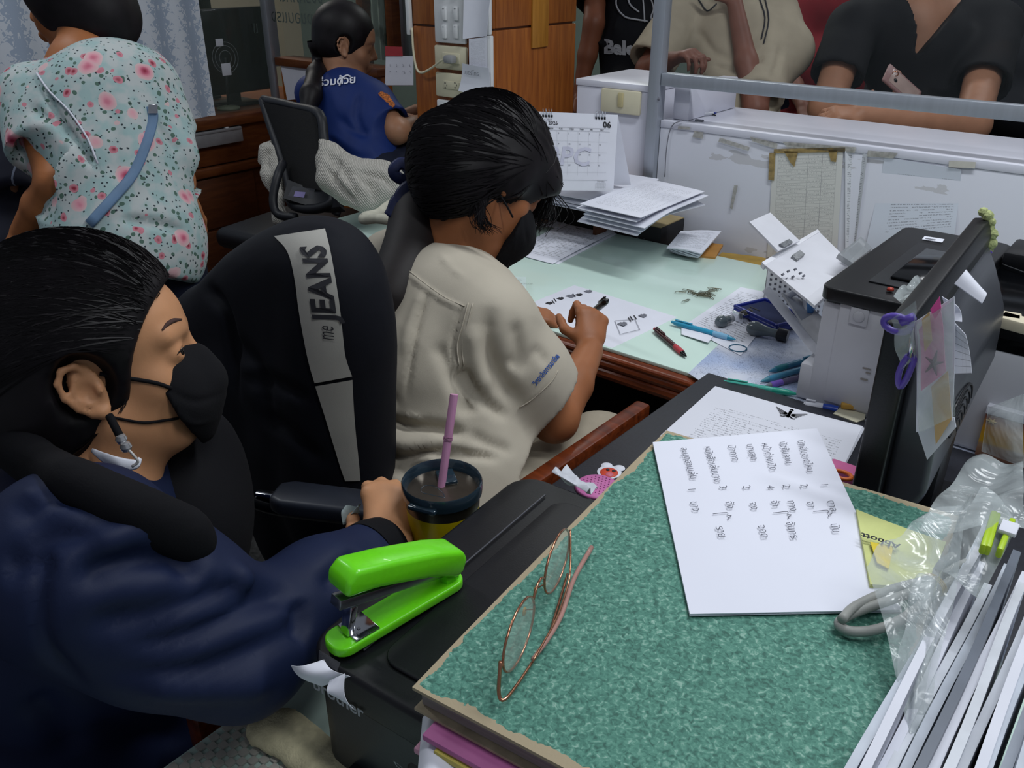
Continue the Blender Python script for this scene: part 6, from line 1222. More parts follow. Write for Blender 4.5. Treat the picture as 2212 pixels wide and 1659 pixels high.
eL = shL+CR*.02-UPZ*.27; wL_ = nb_-UPZ*.44+CR*.14+CFH*.10; g.chain([nb_-UPZ*.05, shL, eL, wL_], [.06, .045, .034, .024], .02)
hand(g, wri, handR, .86, curl=(48, 62, 30), spread=3, thumb=((.45, .65, -.55), (.75, .05, -.7)))
g.chain([hip+CFH*.2, hip+CFH*.2], [.001, .001], 0)
Surf(g, 1).build('body', SKA, pA)
# face details
def dabs(nm, px, hd_sf, r, mat, par, off=.0006, n=4, flat=1.0):
    pts = [hd_sf.hit(*p, off) for p in px]; return tube(nm, pts, r, mat, par, 6, n, flat=flat)
sfA = Surf(g, 0); BRW = M('brow_brown', '#4a3430', .9)
dabs('eyebrow', [(350, 714), (362, 700), (376, 692), (391, 690)], sfA, [.0010, .0022, .0024, .0012], BRW, pA, .0002)
ey = HA_.w(.0725, -.031, -.001); MB().lathe([(.0001, -.0110)]+[(.0110*math.cos(a), .0110*math.sin(a)) for a in np.linspace(-1.4, 1.4, 13)]+[(.0001, .0110)], ey, RA, 20).build('eyeball', M('eye_white', '#c9bdb4', .2), pA)
mk('iris', *latheg([(.0001, .0008), (.0036, .0004), (.0046, -.0006)], ey+nrm(RA@V(.86, -.5, -.15))*.0104, frame(np.cross(UPZ, nrm(RA@V(.86, -.5, -.15))), z=nrm(RA@V(.86, -.5, -.15))), 18), M('dark_iris', '#140b08', .1), pA)
tube('upper_lash', [ey+nrm(RA@V(.30, -.95, -.05))*.0152, ey+nrm(RA@V(.62, -.78, .16))*.0146, ey+nrm(RA@V(.93, -.35, .25))*.0140, ey+nrm(RA@V(.97, .2, .22))*.0136], [.0004, .0009, .0010, .0005], M('lash_black', '#0c0808', .8), pA, 6, 4)
# hair
w = HA_.w; g = boundsdf([hc, P(-70, 860, .88)], .155, .0045)
g.ell(w(-.020, 0, .040), (.110, .089, .101), RA, 0); g.ell(w(-.058, 0, -.032), (.070, .075, .075), RA, .03); g.ell(w(.112, 0, -.042), (.088, .15, .112), RA, .006, 's'); earfree(g, HA_)
tieA = P(-50, 850, .89); g.cap(w(-.115, 0, -.02), tieA, .05, .035, .03); g.ell(tieA-CR*.03, (.05, .05, .05), None, .01)
sh_ = Surf(g, 2); sh_.build('hair', HAIRM, pA)
HA_.strands(sh_, tieA, 900, .0009, 3, 1.6, .0012, start=lambda r: w(.078+r.uniform(-.03, .004), r.choice((-1, -1, 1))*r.uniform(0, .07), .085-abs(r.gauss(0, .035)))).build('hair_strands', HAIRM, pA)
HA_.strands(sh_, tieA, 420, .0009, 4, 1.6, .0012, start=lambda r: (lambda z: w(.022+.42*max(0, z)+r.uniform(-.01, .004), -.075, z))(r.uniform(-.01, .08))).build('hair_strands', HAIRM, pA)
bpy.data.objects['hair_strands']['kind'] = 'stuff'; bpy.data.objects['hair_strands.001']['kind'] = 'stuff'
mb = MB(); r_ = random.Random(2)
for k in range(9):
    a = sfA.hit(255+r_.uniform(-6, 12), 800+r_.uniform(-10, 10), .001); b = sfA.hit(268+r_.uniform(-10, 10), 850+r_.uniform(-15, 15), .002); c = sfA.hit(255+r_.uniform(-10, 10), 890+r_.uniform(-25, 10), .001)
    mb.add(*tubeg(smoothpts([a, b, c], 5), .0004, 3, False))
mb.build('loose_hair', HAIRM, pA)['kind'] = 'stuff'
mask_part(HA_, pA, BLACKM, loops=(), ext=-.004)
tube('ear_loop', [sfA.hit(u, v, .0016) for u, v in ((368, 838), (340, 828), (300, 820), (250, 812), (215, 806))], .0021, BLACKM, pA, 6, 4)
tube('ear_loop', [sfA.hit(u, v, .0015) for u, v in ((384, 902), (360, 906), (310, 912), (262, 905), (240, 900))], .0014, BLACKM, pA, 6, 4)
ext_ = [P(236, 898, .805), P(250, 925, .80), P(262, 948, .80), P(272, 965, .798), P(290, 985, .798), P(298, 998, .80), P(285, 1008, .80)]
tube('mask_cord', ext_[:3], .0038, BLACKC, pA, 8, 4); tube('mask_cord', ext_[2:], .0014, M('clear_cord', '#b9b6b4', .3), pA, 6, 4)
for q in (ext_[2], ext_[3]): MB().lathe([(.0001, -.0055), (.004, -.004), (.0055, 0), (.004, .004), (.0001, .0055)], q, None, 14).build('bead', M('silver_bead', '#c9c9cc', .15, .7), pA)
tube('white_inner_collar', [P(198, 972, .835), P(228, 990, .83), P(262, 1002, .83), P(292, 1003, .835), P(303, 990, .84)], [.002, .005, .006, .005, .002], PAPER, pA, 8, 4, flat=.35, up=CF)
# jacket
NVY = fabric('navy_track_cloth', '#17213f', .6, (700, .1), .05); NVYD = fabric('dark_navy_cloth', '#141a33', .6)
lo = np.min([nb_-V(.25, .25, .8), shR-.15, elb-.1], 0); hi = np.max([nb_+V(.25, .30, .17), shR+.14, wri+.06, elb+.1], 0)
g = Sdf(lo, hi, .0065)
FR = frame(CR, CFH)
g.ell(nb_-UPZ*.16-CR*.035, (.135, .185, .16), FR, 0); g.ell(nb_-UPZ*.42-CR*.06, (.165, .19, .22), FR, .06); g.ell(nb_-UPZ*.62-CR*.05, (.18, .20, .14), FR, .05)
g.chain([nb_-UPZ*.055-CR*.03, shR-CR*.01], [.075, .080], .05); g.chain([nb_-UPZ*.05, shL], [.07, .075], .05)
g.chain([shR, (shR+elb)*.5-UPZ*.005, elb], [.086, .078, .066], .035); g.chain([elb, elb*.5+wri*.5, wri-nrm(wri-elb)*.030], [.064, .054, .040], .02)
g.chain([shL, eL, eL*.3+wL_*.7], [.072, .06, .045], .03)
g.ell(nb_+UPZ*.05+CR*.01, (.048, .052, .065), FR, .012, 's')
sj = Surf(g, 2); sj.noise(.0022, lambda v: wrinkle(v, 11, 8))
for px_, w_, d_ in (([(95, 1190), (85, 1290), (105, 1400), (180, 1480)], .006, -.007), ([(150, 1260), (250, 1215), (370, 1200), (440, 1255)], .013, -.014), ([(185, 1180), (300, 1150), (380, 1165)], .012, .009), ([(180, 1350), (320, 1330), (480, 1270), (530, 1240)], .012, -.012), ([(250, 1400), (420, 1370), (560, 1290), (640, 1270)], .014, -.013),
                    ([(230, 1450), (420, 1450), (560, 1400), (680, 1330)], .012, -.009), ([(300, 1480), (450, 1490), (600, 1470)], .014, .010), ([(480, 1270), (520, 1245), (545, 1270)], .012, .012), ([(640, 1290), (655, 1340), (640, 1380)], .012, -.012), ([(700, 1270), (740, 1230), (790, 1200)], .011, -.009), ([(760, 1240), (800, 1225), (850, 1190)], .009, .007),
                    ([(20, 1120), (120, 1080), (220, 1070)], .014, -.008), ([(60, 1180), (160, 1150), (260, 1170)], .012, -.009), ([(0, 1230), (60, 1215), (110, 1190)], .013, -.010), ([(40, 1060), (140, 1110), (250, 1180)], .010, .006), ([(200, 1560), (300, 1580), (420, 1600)], .016, -.010), ([(60, 1500), (120, 1560), (160, 1640)], .016, -.012)):
    sj.fold(px_, w_, d_)
sj.build('jacket', NVY, pA); sj.bv = None
cufd = nrm(wri-elb); mb = MB(); cc = wri-cufd*.022; Rq = frame(np.cross(cufd, UPZ), z=cufd)
MB().lathe([(.030, -.020), (.042, -.018), (.041, -.004), (.036, .014), (.033, .016), (.030, .010)], cc, Rq, 28).build('cuff', BLACKC, pA)
# black collar band laid over the shoulder and front opening
def band(nm, rows, mat, par, th=.004):
    """rows: list of (left px, right px, depth-left, depth-right) -> strip"""
    a = smoothpts([r[0] for r in rows], 5); b = smoothpts([r[1] for r in rows], 5); n = len(a); m = [(a[i]*(1-t)+b[i]*t) for i in range(n) for t in (0, .5, 1)]
    m = np.array(m); nr = nrm(np.cross(b[n//2]-a[n//2], a[n//2+1]-a[n//2])); 
    if nr@(O-m.mean(0)) < 0: nr = -nr
    for i in range(n): m[3*i+1] += nr*th*1.5
    v = np.vstack([m, m-nr*th]); N = len(m); f = []
    for i in range(n-1):
        for k in (0, 1): p = 3*i+k; f.append((p, p+1, p+4, p+3)); f.append((p+N, p+3+N, p+4+N, p+1+N))
        f.append((3*i, 3*i+3, 3*i+3+N, 3*i+N)); f.append((3*i+2, 3*i+2+N, 3*i+5+N, 3*i+5))
    f += [(0, N, N+1, 1), (1, N+1, N+2, 2), (N-3, N-2, 2*N-2, 2*N-3), (N-2, N-1, 2*N-1, 2*N-2)]
    return mk(nm, v, f, mat, par)
g = boundsdf([P(-50, 860, .98), P(100, 1020, .76), P(460, 1210, .92), P(120, 860, 1.05)], .15, .0055)
cl_ = smoothpts([P(40, 850, 1.0), P(-30, 890, .90), P(15, 945, .83), P(80, 992, .80), P(150, 1032, .787), P(230, 1072, .787), P(300, 1100, .815), P(370, 1130, .85), P(420, 1155, .89)], 5)
for i_ in range(len(cl_)):
    rr_ = nrm(cl_[i_]-O); h_ = sj.tree().ray_cast(Vector(O), Vector(rr_))
    if h_[0] is not None and (np.array(h_[0])-O)@rr_ < (cl_[i_]-O)@rr_+.006: cl_[i_] = np.array(h_[0])-rr_*.004
cl_ = np.array([cl_[max(0, i-2):i+3].mean(0) for i in range(len(cl_))])
g.chain(cl_, [.016]*len(cl_), .01)
g.chain([p_-UPZ*.012+CF*.004 for p_ in cl_], [.017]*len(cl_), .01); sc2 = Surf(g, 2); sc2.build('collar', BLACKC, pA)
g = boundsdf([P(400, 1120, .97)], .2, .008); g.ell(P(385, 1120, .985), (.075, .07, .085), FR, 0); g.ell(P(430, 1190, .99), (.05, .07, .07), FR, .03); g.ell(P(455, 1040, 1.02), (.045, .05, .10), FR, .03); Surf(g, 2).build('front_lining', BLACKC, pA)
TRA = fabric('black_trousers', '#101118'); g = Sdf(hip-V(.5, .5, .5), hip+V(.5, .5, .2), .012)
for s_ in (-1, 1): g.chain([hip+CFH*s_*.09, hip+CFH*s_*.11+CR*.30+UPZ*.02, hip+CFH*s_*.11+CR*.30-UPZ*.30], [.115, .085, .06], .02)
Surf(g, 1).build('trousers', TRA, pA)
o = sheet('tissue', [P(742, 1098, 1.08), P(778, 1088, 1.08), P(775, 1105, 1.07), P(738, 1130, 1.07)], M('grey_tissue', '#9aa7a8', .5), None, .002, 8, 8, lambda u, v: .006*math.sin(6*u+4*v)); tag(o, 'crumpled pale plastic wrapper pinched in the hand of the woman in navy', 'wrapper')
# =============================================================== girl writing in the cream uniform
FB = nrm(V(-.12, 1, 0)); LB = V(-FB[1], FB[0], 0); FRB = frame(LB, FB)   # x = lateral (left), y = facing
XB = nrm(cd(.66, -.50, .55)); RB_ = frame(XB, z=cd(.40, .87, .20)); hcB = P(1056, 388, 1.45)
pB = thing('person', 'girl in cream uniform shirt with long ponytail writing at the mint desk', 'person', (-.9, .9, 0)); HB = Head(hcB, RB_, 1.0); SKB = skinm('brown_skin', '#9a6240')
nbB = P(985, 560, 1.47); shRB = P(1062, 700, 1.385); elbB = P(1198, 905, 1.47); wrB = Zp(1272, 762, .800); hdB = Zp(1290, 700, .80)
shLB = nbB+LB*.16-UPZ*.05+FB*.03; elbLB = shLB+FB*.14-UPZ*.19; wrLB = Zp(1118, 668, .785)
g = Sdf(np.min([hcB, elbB, nbB-V(0, 0, .6), wrB, wrLB], 0)-.17, np.max([hcB, elbB, wrB+.1], 0)+.16, .008, fine=[(hcB-.12, hcB+.12, .0035), (np.minimum(wrB, wrLB)-.05, np.maximum(wrB, wrLB)+V(.10, .14, .08), .0031)])
HB.skin(g); g.cap(HB.w(-.035, 0, -.05), nbB, .046, .056, .03); g.cap(HB.w(0, 0, -.07), nbB+FB*.03, .036, .045, .03)
hipB = P(962, 1105, 1.42)-UPZ*.03; g.cap(nbB-UPZ*.07, hipB, .07, .08, .03)
for s_ in (-1, 1): g.chain([hipB+LB*s_*.08, hipB+LB*s_*.10+FB*.36, hipB+LB*s_*.10+FB*.38-UPZ*.36], [.085, .06, .045], .02)
g.chain([nbB-UPZ*.04, shRB, elbB], [.05, .048, .040], .02); g.chain([elbB, elbB*.5+wrB*.5, wrB], [.040, .036, .0255], .012); g.chain([nbB-UPZ*.04, shLB, elbLB, wrLB], [.05, .045, .036, .024], .02)
# right hand: fist holding the marker, seen from its back
hx = nrm(cd(.12, .85, .38)); hRB = frame(hx, z=cd(.25, .15, -.93)); hRB = np.stack([hRB[:, 0], hRB[:, 1], hRB[:, 2]], 1)
hand(g, wrB+nrm(hx)*.012, hRB, .88, spread=3, fingers=[(38, 68, 30), (50, 75, 40), (60, 80, 50), (65, 85, 50)], thumb=((.55, .75, -.45), (.80, .10, -.60)))
hxl = nrm(cd(.90, -.22, .25)); hLBm = frame(hxl, z=UPZ*.96-CR*.1); hand(g, wrLB, hLBm, .90, spread=5, curl=(16, 26, 14), thumb=((.5, -.75, -.2), (.8, -.4, -.25)) if False else ((.45, .8, -.2), (.75, .4, -.3)))
sfB = Surf(g, 1); sfB.build('body', SKB, pB)
# hair
w = HB.w; tieB = P(918, 405, 1.50); g = boundsdf([hcB, tieB], .175, .0055)
g.ell(w(-.014, 0, .040), (.112, .092, .104), RB_, 0); g.ell(w(-.055, 0, -.030), (.078, .082, .085), RB_, .03); g.ell(w(.070, 0, .045), (.052, .070, .060), RB_, .02); g.ell(w(.128, 0, -.060), (.075, .15, .112), RB_, .008, 's')
g.cap(w(-.10, 0, -.01), tieB, .055, .026, .03); g.ell(w(-.005, -.072, .0), (.035, .022, .045), RB_, .015); sh_ = Surf(g, 2)
for k in range(8): a = .5*k-1.8; sh_.fold(None, .008, -.003, pts=[sh_.near(w(.10, .03*math.sin(a)*2, .06)), sh_.near(w(.02, .08*math.sin(a), .12*math.cos(a*.5))), sh_.near(w(-.09, .05*math.sin(a), .05)), sh_.near(tieB)])
sh_.build('hair', HAIRM, pB)
o = HB.strands(sh_, tieB, 900, .0013, 5, 1.2, .0014, skip_ear=False, tstart=.35, start=lambda r: (lambda t: w(.095*math.cos(t)-.005, .085*math.sin(t), r.uniform(-.035, .11)))(r.uniform(-2.3, 1.2))).build('hair_strands', HAIRM, pB); o['kind'] = 'stuff'
mb = MB(); r_ = random.Random(9)
for k in range(150):   # fringe falling in front of the face
    u0 = r_.gauss(1150, 24); a = P(min(u0, 1183), 320+r_.uniform(-25, 35), 1.50+r_.uniform(-.06, .05)); b = P(min(1188, u0+22+r_.uniform(-6, 10)), 400+r_.uniform(-10, 20), 1.52+r_.uniform(-.05, .04)); c = P(u0+r_.uniform(-12, 22), 452+r_.uniform(-10, 25), 1.53+r_.uniform(-.04, .03)); d = P(u0-8+r_.uniform(-22, 10), 492+r_.uniform(-14, 20), 1.53)
    mb.add(*tubeg(smoothpts([a, b, c, d], 5), np.linspace(.0013, .0004, 16), 4, False))
for k in range(60):    # side locks by the ear
    s0_ = P(1030+r_.gauss(0, 14), 380+r_.uniform(-20, 20), 1.385); a = P(1038+r_.gauss(0, 8), 430, 1.365); b = P(1030+r_.gauss(6, 9), 470+r_.uniform(-5, 15), 1.365); c = P(1060+r_.gauss(0, 16), 500+r_.uniform(-10, 10), 1.37)
    mb.add(*tubeg(smoothpts([s0_, a, b, c], 5), np.linspace(.0012, .0003, 16), 3, False))
for k in range(7): mb.add(*tubeg(smoothpts([P(1100, 520, 1.46), P(1098+k, 550, 1.46), P(1102-k, 572+k, 1.46), P(1092, 585, 1.46)], 4), np.linspace(.0012, .0002, 13), 3, False))
mb.build('loose_hair', HAIRM, pB)['kind'] = 'stuff'
tail = [P(918, 400, 1.50), P(900, 450, 1.475), P(893, 520, 1.45), P(872, 590, 1.42), P(845, 650, 1.405), P(824, 700, 1.40)]
g = boundsdf(tail, .07, .005); g.chain(smoothpts(tail, 3), np.interp(np.linspace(0, 1, 16), [0, .15, .5, .8, 1], [.022, .036, .042, .038, .010]), .02); st_f = Surf(g, 2); st_f.build('ponytail', HAIRB, pB)
mb = MB(); T_ = smoothpts(tail, 4)
for k in range(260):
    a = r_.uniform(0, 6.28); rr = r_.uniform(.92, 1.12); off = CR*math.cos(a)*rr+CF*math.sin(a)*rr*.8; prof = np.interp(np.linspace(0, 1, len(T_)), [0, .15, .5, .8, 1], [.020, .037, .044, .041, .022+.01*r_.random()]); e = int(len(T_)*r_.uniform(.8, 1))
    mb.add(*tubeg([T_[i]+off*prof[i] for i in range(0, e)]+[], np.linspace(.0016, .0006, e), 3, False))
mb.build('ponytail_strands', HAIRB, pB)['kind'] = 'stuff'
RBN = M('navy_ribbon', '#16204a', .45, ns=30, na=.15); rb_ = tieB
def loop(pts, wd, nm='ribbon_loop', par=pB, mat=RBN): 
    L = smoothpts(pts, 5); return mk(nm, *tubeg(L, wd, 8, True, flat=.22, up=CF), mat, par)
loop([P(915, 398, 1.47), P(895, 370, 1.46), P(868, 352, 1.46), P(850, 368, 1.46), P(862, 385, 1.465), P(890, 392, 1.47), P(915, 400, 1.47)], .010)
loop([P(915, 400, 1.46), P(900, 360, 1.46), P(912, 346, 1.46), P(925, 365, 1.46), P(918, 398, 1.46)], .009)
loop([P(912, 402, 1.45), P(885, 405, 1.44), P(868, 425, 1.44), P(880, 440, 1.44), P(900, 425, 1.445)], .013); loop([P(908, 405, 1.445), P(880, 415, 1.44), P(858, 435, 1.44), P(850, 455, 1.44), P(842, 470, 1.44)], [.012]*20+[.002], 'ribbon_tail')
MB().lathe([(.0001, -.014), (.010, -.010), (.013, 0), (.010, .010), (.0001, .014)], P(916, 402, 1.455), None, 14).build('ribbon_knot', RBN, pB)
smB = mask_part(HB, pB, BLACKM, loops=(), h=.003, ext=.012)
tube('ear_loop', [P(1078, 418, 1.375), P(1095, 445, 1.375), P(1108, 470, 1.385)], .0016, BLACKM, pB, 6, 4); tube('ear_loop', [P(1030, 445, 1.375), P(1048, 470, 1.37), P(1062, 490, 1.37)], .0016, BLACKM, pB, 6, 4)
# shirt
CRM = fabric('cream_twill', '#b7afa0', .85, (900, .15), .03)
lo = np.min([P(760, 1120, 1.55), hipB-.22, elbB-.12, shLB-.12], 0); hi = np.max([nbB+.12, shRB+.14, elbB+.08, hipB+.22, shLB+.1], 0); hi[2] = nbB[2]+.09
g = Sdf(lo, hi, .0058)
def LE(u, v, d, r, k=.05): g.ell(P(u, v, d), r, FRB, k)
LE(965, 700, 1.46, (.155, .105, .14), 0); LE(945, 850, 1.45, (.155, .115, .15)); LE(962, 975, 1.44, (.170, .130, .11), .04); LE(968, 1080, 1.44, (.178, .145, .13), .03)
g.chain([nbB-UPZ*.030, shRB-UPZ*.005], [.060, .066], .04); g.chain([nbB-UPZ*.03, shLB], [.055, .062], .04)
hem = shRB+(elbB-shRB)*.83; ad_ = nrm(elbB-shRB); g.chain([shRB, shRB*.5+elbB*.5, elbB], [.070, .075, .078], .03)
g.chain([shLB, elbLB], [.066, .075], .03)
g.cut(P(1187, 878, 1.44), nrm(cd(.73, -.60, .25)), lo=elbB-.16, hi=elbB+.16); g.cap(shRB*.3+elbB*.7, elbB+ad_*.05, .056, .070, 0, 's')
g.ell(nbB+UPZ*.035+FB*.01, (.052, .055, .06), FRB, .008, 's')
ss = Surf(g, 1); ss.noise(.0042, lambda v: wrinkle(v, 13, 21, (1, 1, .6)))
for px_, w_, d_ in (([(880, 588), (915, 618), (960, 648), (1002, 668)], .0032, .0035), ([(1004, 662), (988, 700), (978, 745), (988, 790)], .004, -.006), ([(925, 628), (905, 690), (888, 780), (878, 860)], .004, -.006), ([(915, 625), (890, 690), (870, 770)], .010, .005), ([(1002, 600), (960, 560), (938, 520)], .005, .003),
                    ([(1060, 660), (1050, 740), (1080, 820), (1130, 880)], .014, -.012), ([(1110, 690), (1120, 760), (1100, 800)], .012, -.009), ([(1000, 800), (1040, 860), (1100, 905)], .010, -.012), ([(985, 790), (1010, 850), (1010, 900)], .016, -.014), ([(940, 740), (970, 800), (1010, 900)], .012, -.008), ([(1020, 700), (1030, 780), (1060, 850)], .013, .008),
                    ([(800, 880), (860, 915), (940, 925), (1010, 935)], .009, -.017), ([(775, 950), (850, 985), (930, 970), (1000, 985)], .008, -.016), ([(800, 935), (880, 960), (960, 955)], .012, .010), ([(930, 985), (1000, 980), (1080, 990)], .007, -.013), ([(860, 1000), (930, 1010), (1000, 1000)], .010, -.009), ([(1010, 935), (1060, 960), (1110, 975)], .010, -.008), ([(830, 760), (830, 830), (860, 890)], .012, -.007), ([(870, 900), (905, 905), (910, 930)], .004, .004), ([(820, 980), (900, 1035), (980, 1040)], .012, -.010), ([(1120, 810), (1160, 760), (1185, 790)], .010, -.006), ([(1130, 870), (1160, 850), (1200, 800)], .003, .002)):
    ss.fold(px_, w_, d_)
ss.build('shirt', CRM, pB)
cw = [P(u, v, d) for u, v, d in ((938, 482, 1.50), (945, 500, 1.455), (965, 525, 1.43), (1000, 548, 1.42), (1035, 562, 1.435), (1050, 560, 1.47))]; c2 = [P(u, v, d) for u, v, d in ((922, 498, 1.50), (930, 520, 1.445), (950, 548, 1.415), (985, 572, 1.405), (1030, 590, 1.42), (1052, 580, 1.46))]
band('collar', list(zip(c2, cw)), CRM, pB, .004)
for L_ in ([(1012, 655), (1000, 700), (988, 745), (992, 790)], [(1022, 655), (1010, 700), (998, 745), (1002, 790)], [(885, 586), (918, 612), (962, 643), (1004, 662)], [(1122, 880), (1150, 862), (1190, 825), (1205, 800)]): tube('stitching', [ss.hit(*p, .0008) for p in smoothpts(np.array(L_, float), 5)], .0011, CRM, pB, 5)
e = ss.hit(1158, 832, .001); e2 = ss.hit(1196, 785, .001); BLUE = M('royal_embroidery', '#1f4fa0', .6)
wd = np.linalg.norm(e2-e)
def onsl(x, y, a=(1158, 833), b=(1203, 778), c=(-13.5, -9)):
    t = x/.060; return ss.hit(a[0]+(b[0]-a[0])*t+c[0]*y/.010, a[1]+(b[1]-a[1])*t+c[1]*y/.010, .0012)
txt('sleeve_lettering', '\u0e27\u0e34\u0e17\u0e22\u0e32\u0e25\u0e31\u0e22\u0e01\u0e32\u0e23\u0e2d\u0e32\u0e0a\u0e35\u0e1e', (0, 0, 0), (1, 0, 0), (0, 1, 0), .0098, BLUE, pB, mapf=onsl, bold=.02)
KHK = fabric('khaki_trousers', '#9d9484'); g = boundsdf([hipB, hipB+FB*.36, hipB+FB*.4-UPZ*.40], .18, .012)
for s_ in (-1, 1): g.chain([hipB+LB*s_*.085-UPZ*.02, hipB+LB*s_*.10+FB*.36-UPZ*.02, hipB+LB*s_*.10+FB*.38-UPZ*.40], [.125, .085, .065], .03)
Surf(g, 1).build('trousers', KHK, pB)
for s_ in (-1, 1): c = hipB+LB*s_*.10+FB*.44; v, f = boxg((c[0], c[1], .04), (.09, .24, .075), None, .03, 4); mk('shoe', v, f, BLK, pB)
MK = pen('marker', 'black marker held upright in the writing hand of the girl', Zp(1312, 648, .865), Zp(1262, 690, .775), .007, M('marker_black', '#15151a', .3), M('marker_black', '#15151a'), BLKG, clip=M('marker_black', '#15151a'))
# =============================================================== draped chair in front of the girl
JB = fabric('black_jacket_cloth', '#0e1019', .75, (600, .1)); JW = fabric('offwhite_panel', '#aaa8a2', .7, (600, .1), .02)
chd = thing('office_chair', 'office chair behind the girl, hidden under a black jacket', 'chair', (-1.10, .80, 0))
yc_ = .715
CXc = -1.10; bb('backrest', CXc-.10, CXc+.16, yc_-.03, yc_+.01, .56, 1.0, BLK, chd, .03); bb('seat', CXc-.20, CXc+.30, yc_+.08, yc_+.50, .33, .39, BLK, chd, .03); star_base(chd, (CXc+.05, yc_+.28), BLK, .36); bb('back_stem', CXc-.02, CXc+.04, yc_+.03, yc_+.06, .38, .60, BLK, chd, .008)
jk = thing('jacket', 'black jacket with an off-white lettered stripe draped over the chair back', 'jacket', (CXc, yc_, .3))
def jp(u, v, y=None): return Yp(u, v, yc_ if y is None else y)
outl = [(436, 660), (430, 620), (480, 570), (540, 525), (600, 492), (660, 474), (715, 480), (755, 510), (785, 570), (800, 650), (805, 760)]
g = Sdf(V(-1.60, yc_-.16, .10), V(-.72, yc_+.16, 1.22), .0085)
tp_ = list(smoothpts([jp(*p) for p in [(452, 700), (490, 640), (550, 585), (615, 552), (675, 540), (715, 560), (735, 625), (738, 700)]], 3))
for q_ in tp_: 
    b_ = q_-V(.05, 0, .38); g.cap(q_-UPZ*.02, b_, .045, .055, .05)
low = [jp(520, 900), jp(600, 980), jp(700, 1000), jp(770, 960)]
g.chain([jp(455, 700), jp(470, 850), jp(500, 1000), jp(515, 1120)], [.062, .066, .058, .040], .03)   # left sleeve hanging
g.chain([jp(560, 800), jp(560, 960), jp(580, 1080)], [.065, .065, .05], .04); g.chain([jp(640, 800), jp(650, 950), jp(670, 1080)], [.065, .06, .05], .04); g.chain([jp(690, 780), jp(700, 900), jp(705, 1030)], [.05, .05, .045], .04)
g.chain([jp(640, 1060), jp(650, 1150), jp(668, 1235)], [.07, .065, .05], .04)
sq = Surf(g, 2); sq.noise(.003, lambda v: wrinkle(v, 9, 4))
for px_, w_, d_ in (([(440, 620), (480, 660), (500, 740), (510, 860)], .012, -.016), ([(520, 820), (600, 830), (670, 860)], .010, -.010), ([(500, 740), (560, 800), (580, 900)], .016, -.009), ([(600, 500), (690, 488), (745, 510)], .006, .003), ([(560, 900), (620, 930), (700, 1000)], .014, -.010)): sq.fold(px_, w_, d_)
sq.build('jacket_body', JB, jk)
edgeL = [(592, 512), (622, 545), (637, 600), (645, 660), (655, 720), (667, 780), (680, 828)]; edgeR = [(704, 495), (716, 545), (726, 600), (736, 665), (742, 720), (748, 770), (762, 812)]
el2 = [(680, 830), (702, 900), (720, 960), (735, 1010), (745, 1038)]; er2 = [(762, 816), (764, 870), (768, 930), (774, 990), (778, 1038)]
def strip(nm, L, R, mat, par, off=.003, nn=3):
    Ls = smoothpts(np.array(L, float), 4); Rs = smoothpts(np.array(R, float), 4); v = []; W_ = 8
    for i in range(len(Ls)):
        for t in np.linspace(0, 1, W_): q = Ls[i]*(1-t)+Rs[i]*t; v.append(sq.hit(q[0], q[1], off))
    f = [(i*W_+k, i*W_+k+1, (i+1)*W_+k+1, (i+1)*W_+k) for i in range(len(Ls)-1) for k in range(W_-1)]
    v = np.array(v); v = relax(v, np.array(f), 1, .3); N = len(v); nr = nrm(O-v.mean(0)); return mk(nm, np.vstack([v, v-nr*.003]), f+[tuple(i+N for i in q[::-1]) for q in f], mat, par)
strip('white_panel', edgeL, edgeR, JW, jk); strip('white_panel', el2, er2, JW, jk)
def onst(x, y): # x along the stripe upwards (0..1 of the panel), y across
    t = 1-x; k = t*(len(edgeL)-1); i = int(min(max(k, 0), len(edgeL)-2)); fr_2 = k-i
    a = np.array(edgeL[i])*(1-fr_2)+np.array(edgeL[i+1])*fr_2; b = np.array(edgeR[i])*(1-fr_2)+np.array(edgeR[i+1])*fr_2; q = a*(1-y)+b*y; return sq.hit(q[0], q[1], .0050)
txt('stripe_lettering', 'JEANS', (0, 0, 0), (1, 0, 0), (0, 1, 0), 1, INK, jk, mapf=lambda x, y: onst(.42+x*.170, .86-y*.74), bold=.035)
txt('stripe_lettering', 'me', (0, 0, 0), (1, 0, 0), (0, 1, 0), 1, INK, jk, mapf=lambda x, y: onst(.29+x*.075, .76-y*.6+x*.02), shear=.35, bold=-.005)
tube('white_piping', [jp(642, 1085), jp(645, 1150, yc_-.05), jp(652, 1200, yc_-.06), jp(657, 1262, yc_-.05)], .006, JW, jk, 6, 4, flat=.4)
# armrest of the near chair
ch2 = thing('office_chair', 'dark office chair of the woman in navy, its padded armrest showing', 'chair', (nb_[0]-.08, nb_[1]-.02, 0)); a0, a1 = Zp(590, 1053, .80), Zp(880, 1088, .80); d = a1-a0; d[2] = 0; F_ = frame(d, np.cross((0, 0, 1), d))
v, f = prism([(0, -.020), (.02, -.030), (.23, -.028), (.262, -.010), (.262, .010), (.23, .028), (.02, .030), (0, .020)], a0-V(0, 0, .028), F_[:, 0], F_[:, 1], (0, 0, 1), .026, .008); mk('armrest_pad', v, f, M('armrest_rubber', '#20242e', .4), ch2, shade_angle=50)
tube('armrest_frame', [a0-F_[:, 0]*.05-V(0, 0, .02), a0+F_[:, 0]*.01-V(0, 0, .035), a0+F_[:, 0]*.20-V(0, 0, .035), a0+F_[:, 0]*.23-V(0, 0, .06), a0+F_[:, 0]*.1-V(0, 0, .25)], .011, BLKG, ch2, 8, 5); box('chrome_stud', a0-F_[:, 0]*.012-V(0, 0, .012), (.030, .012, .006), CHR, ch2, F_, .002)
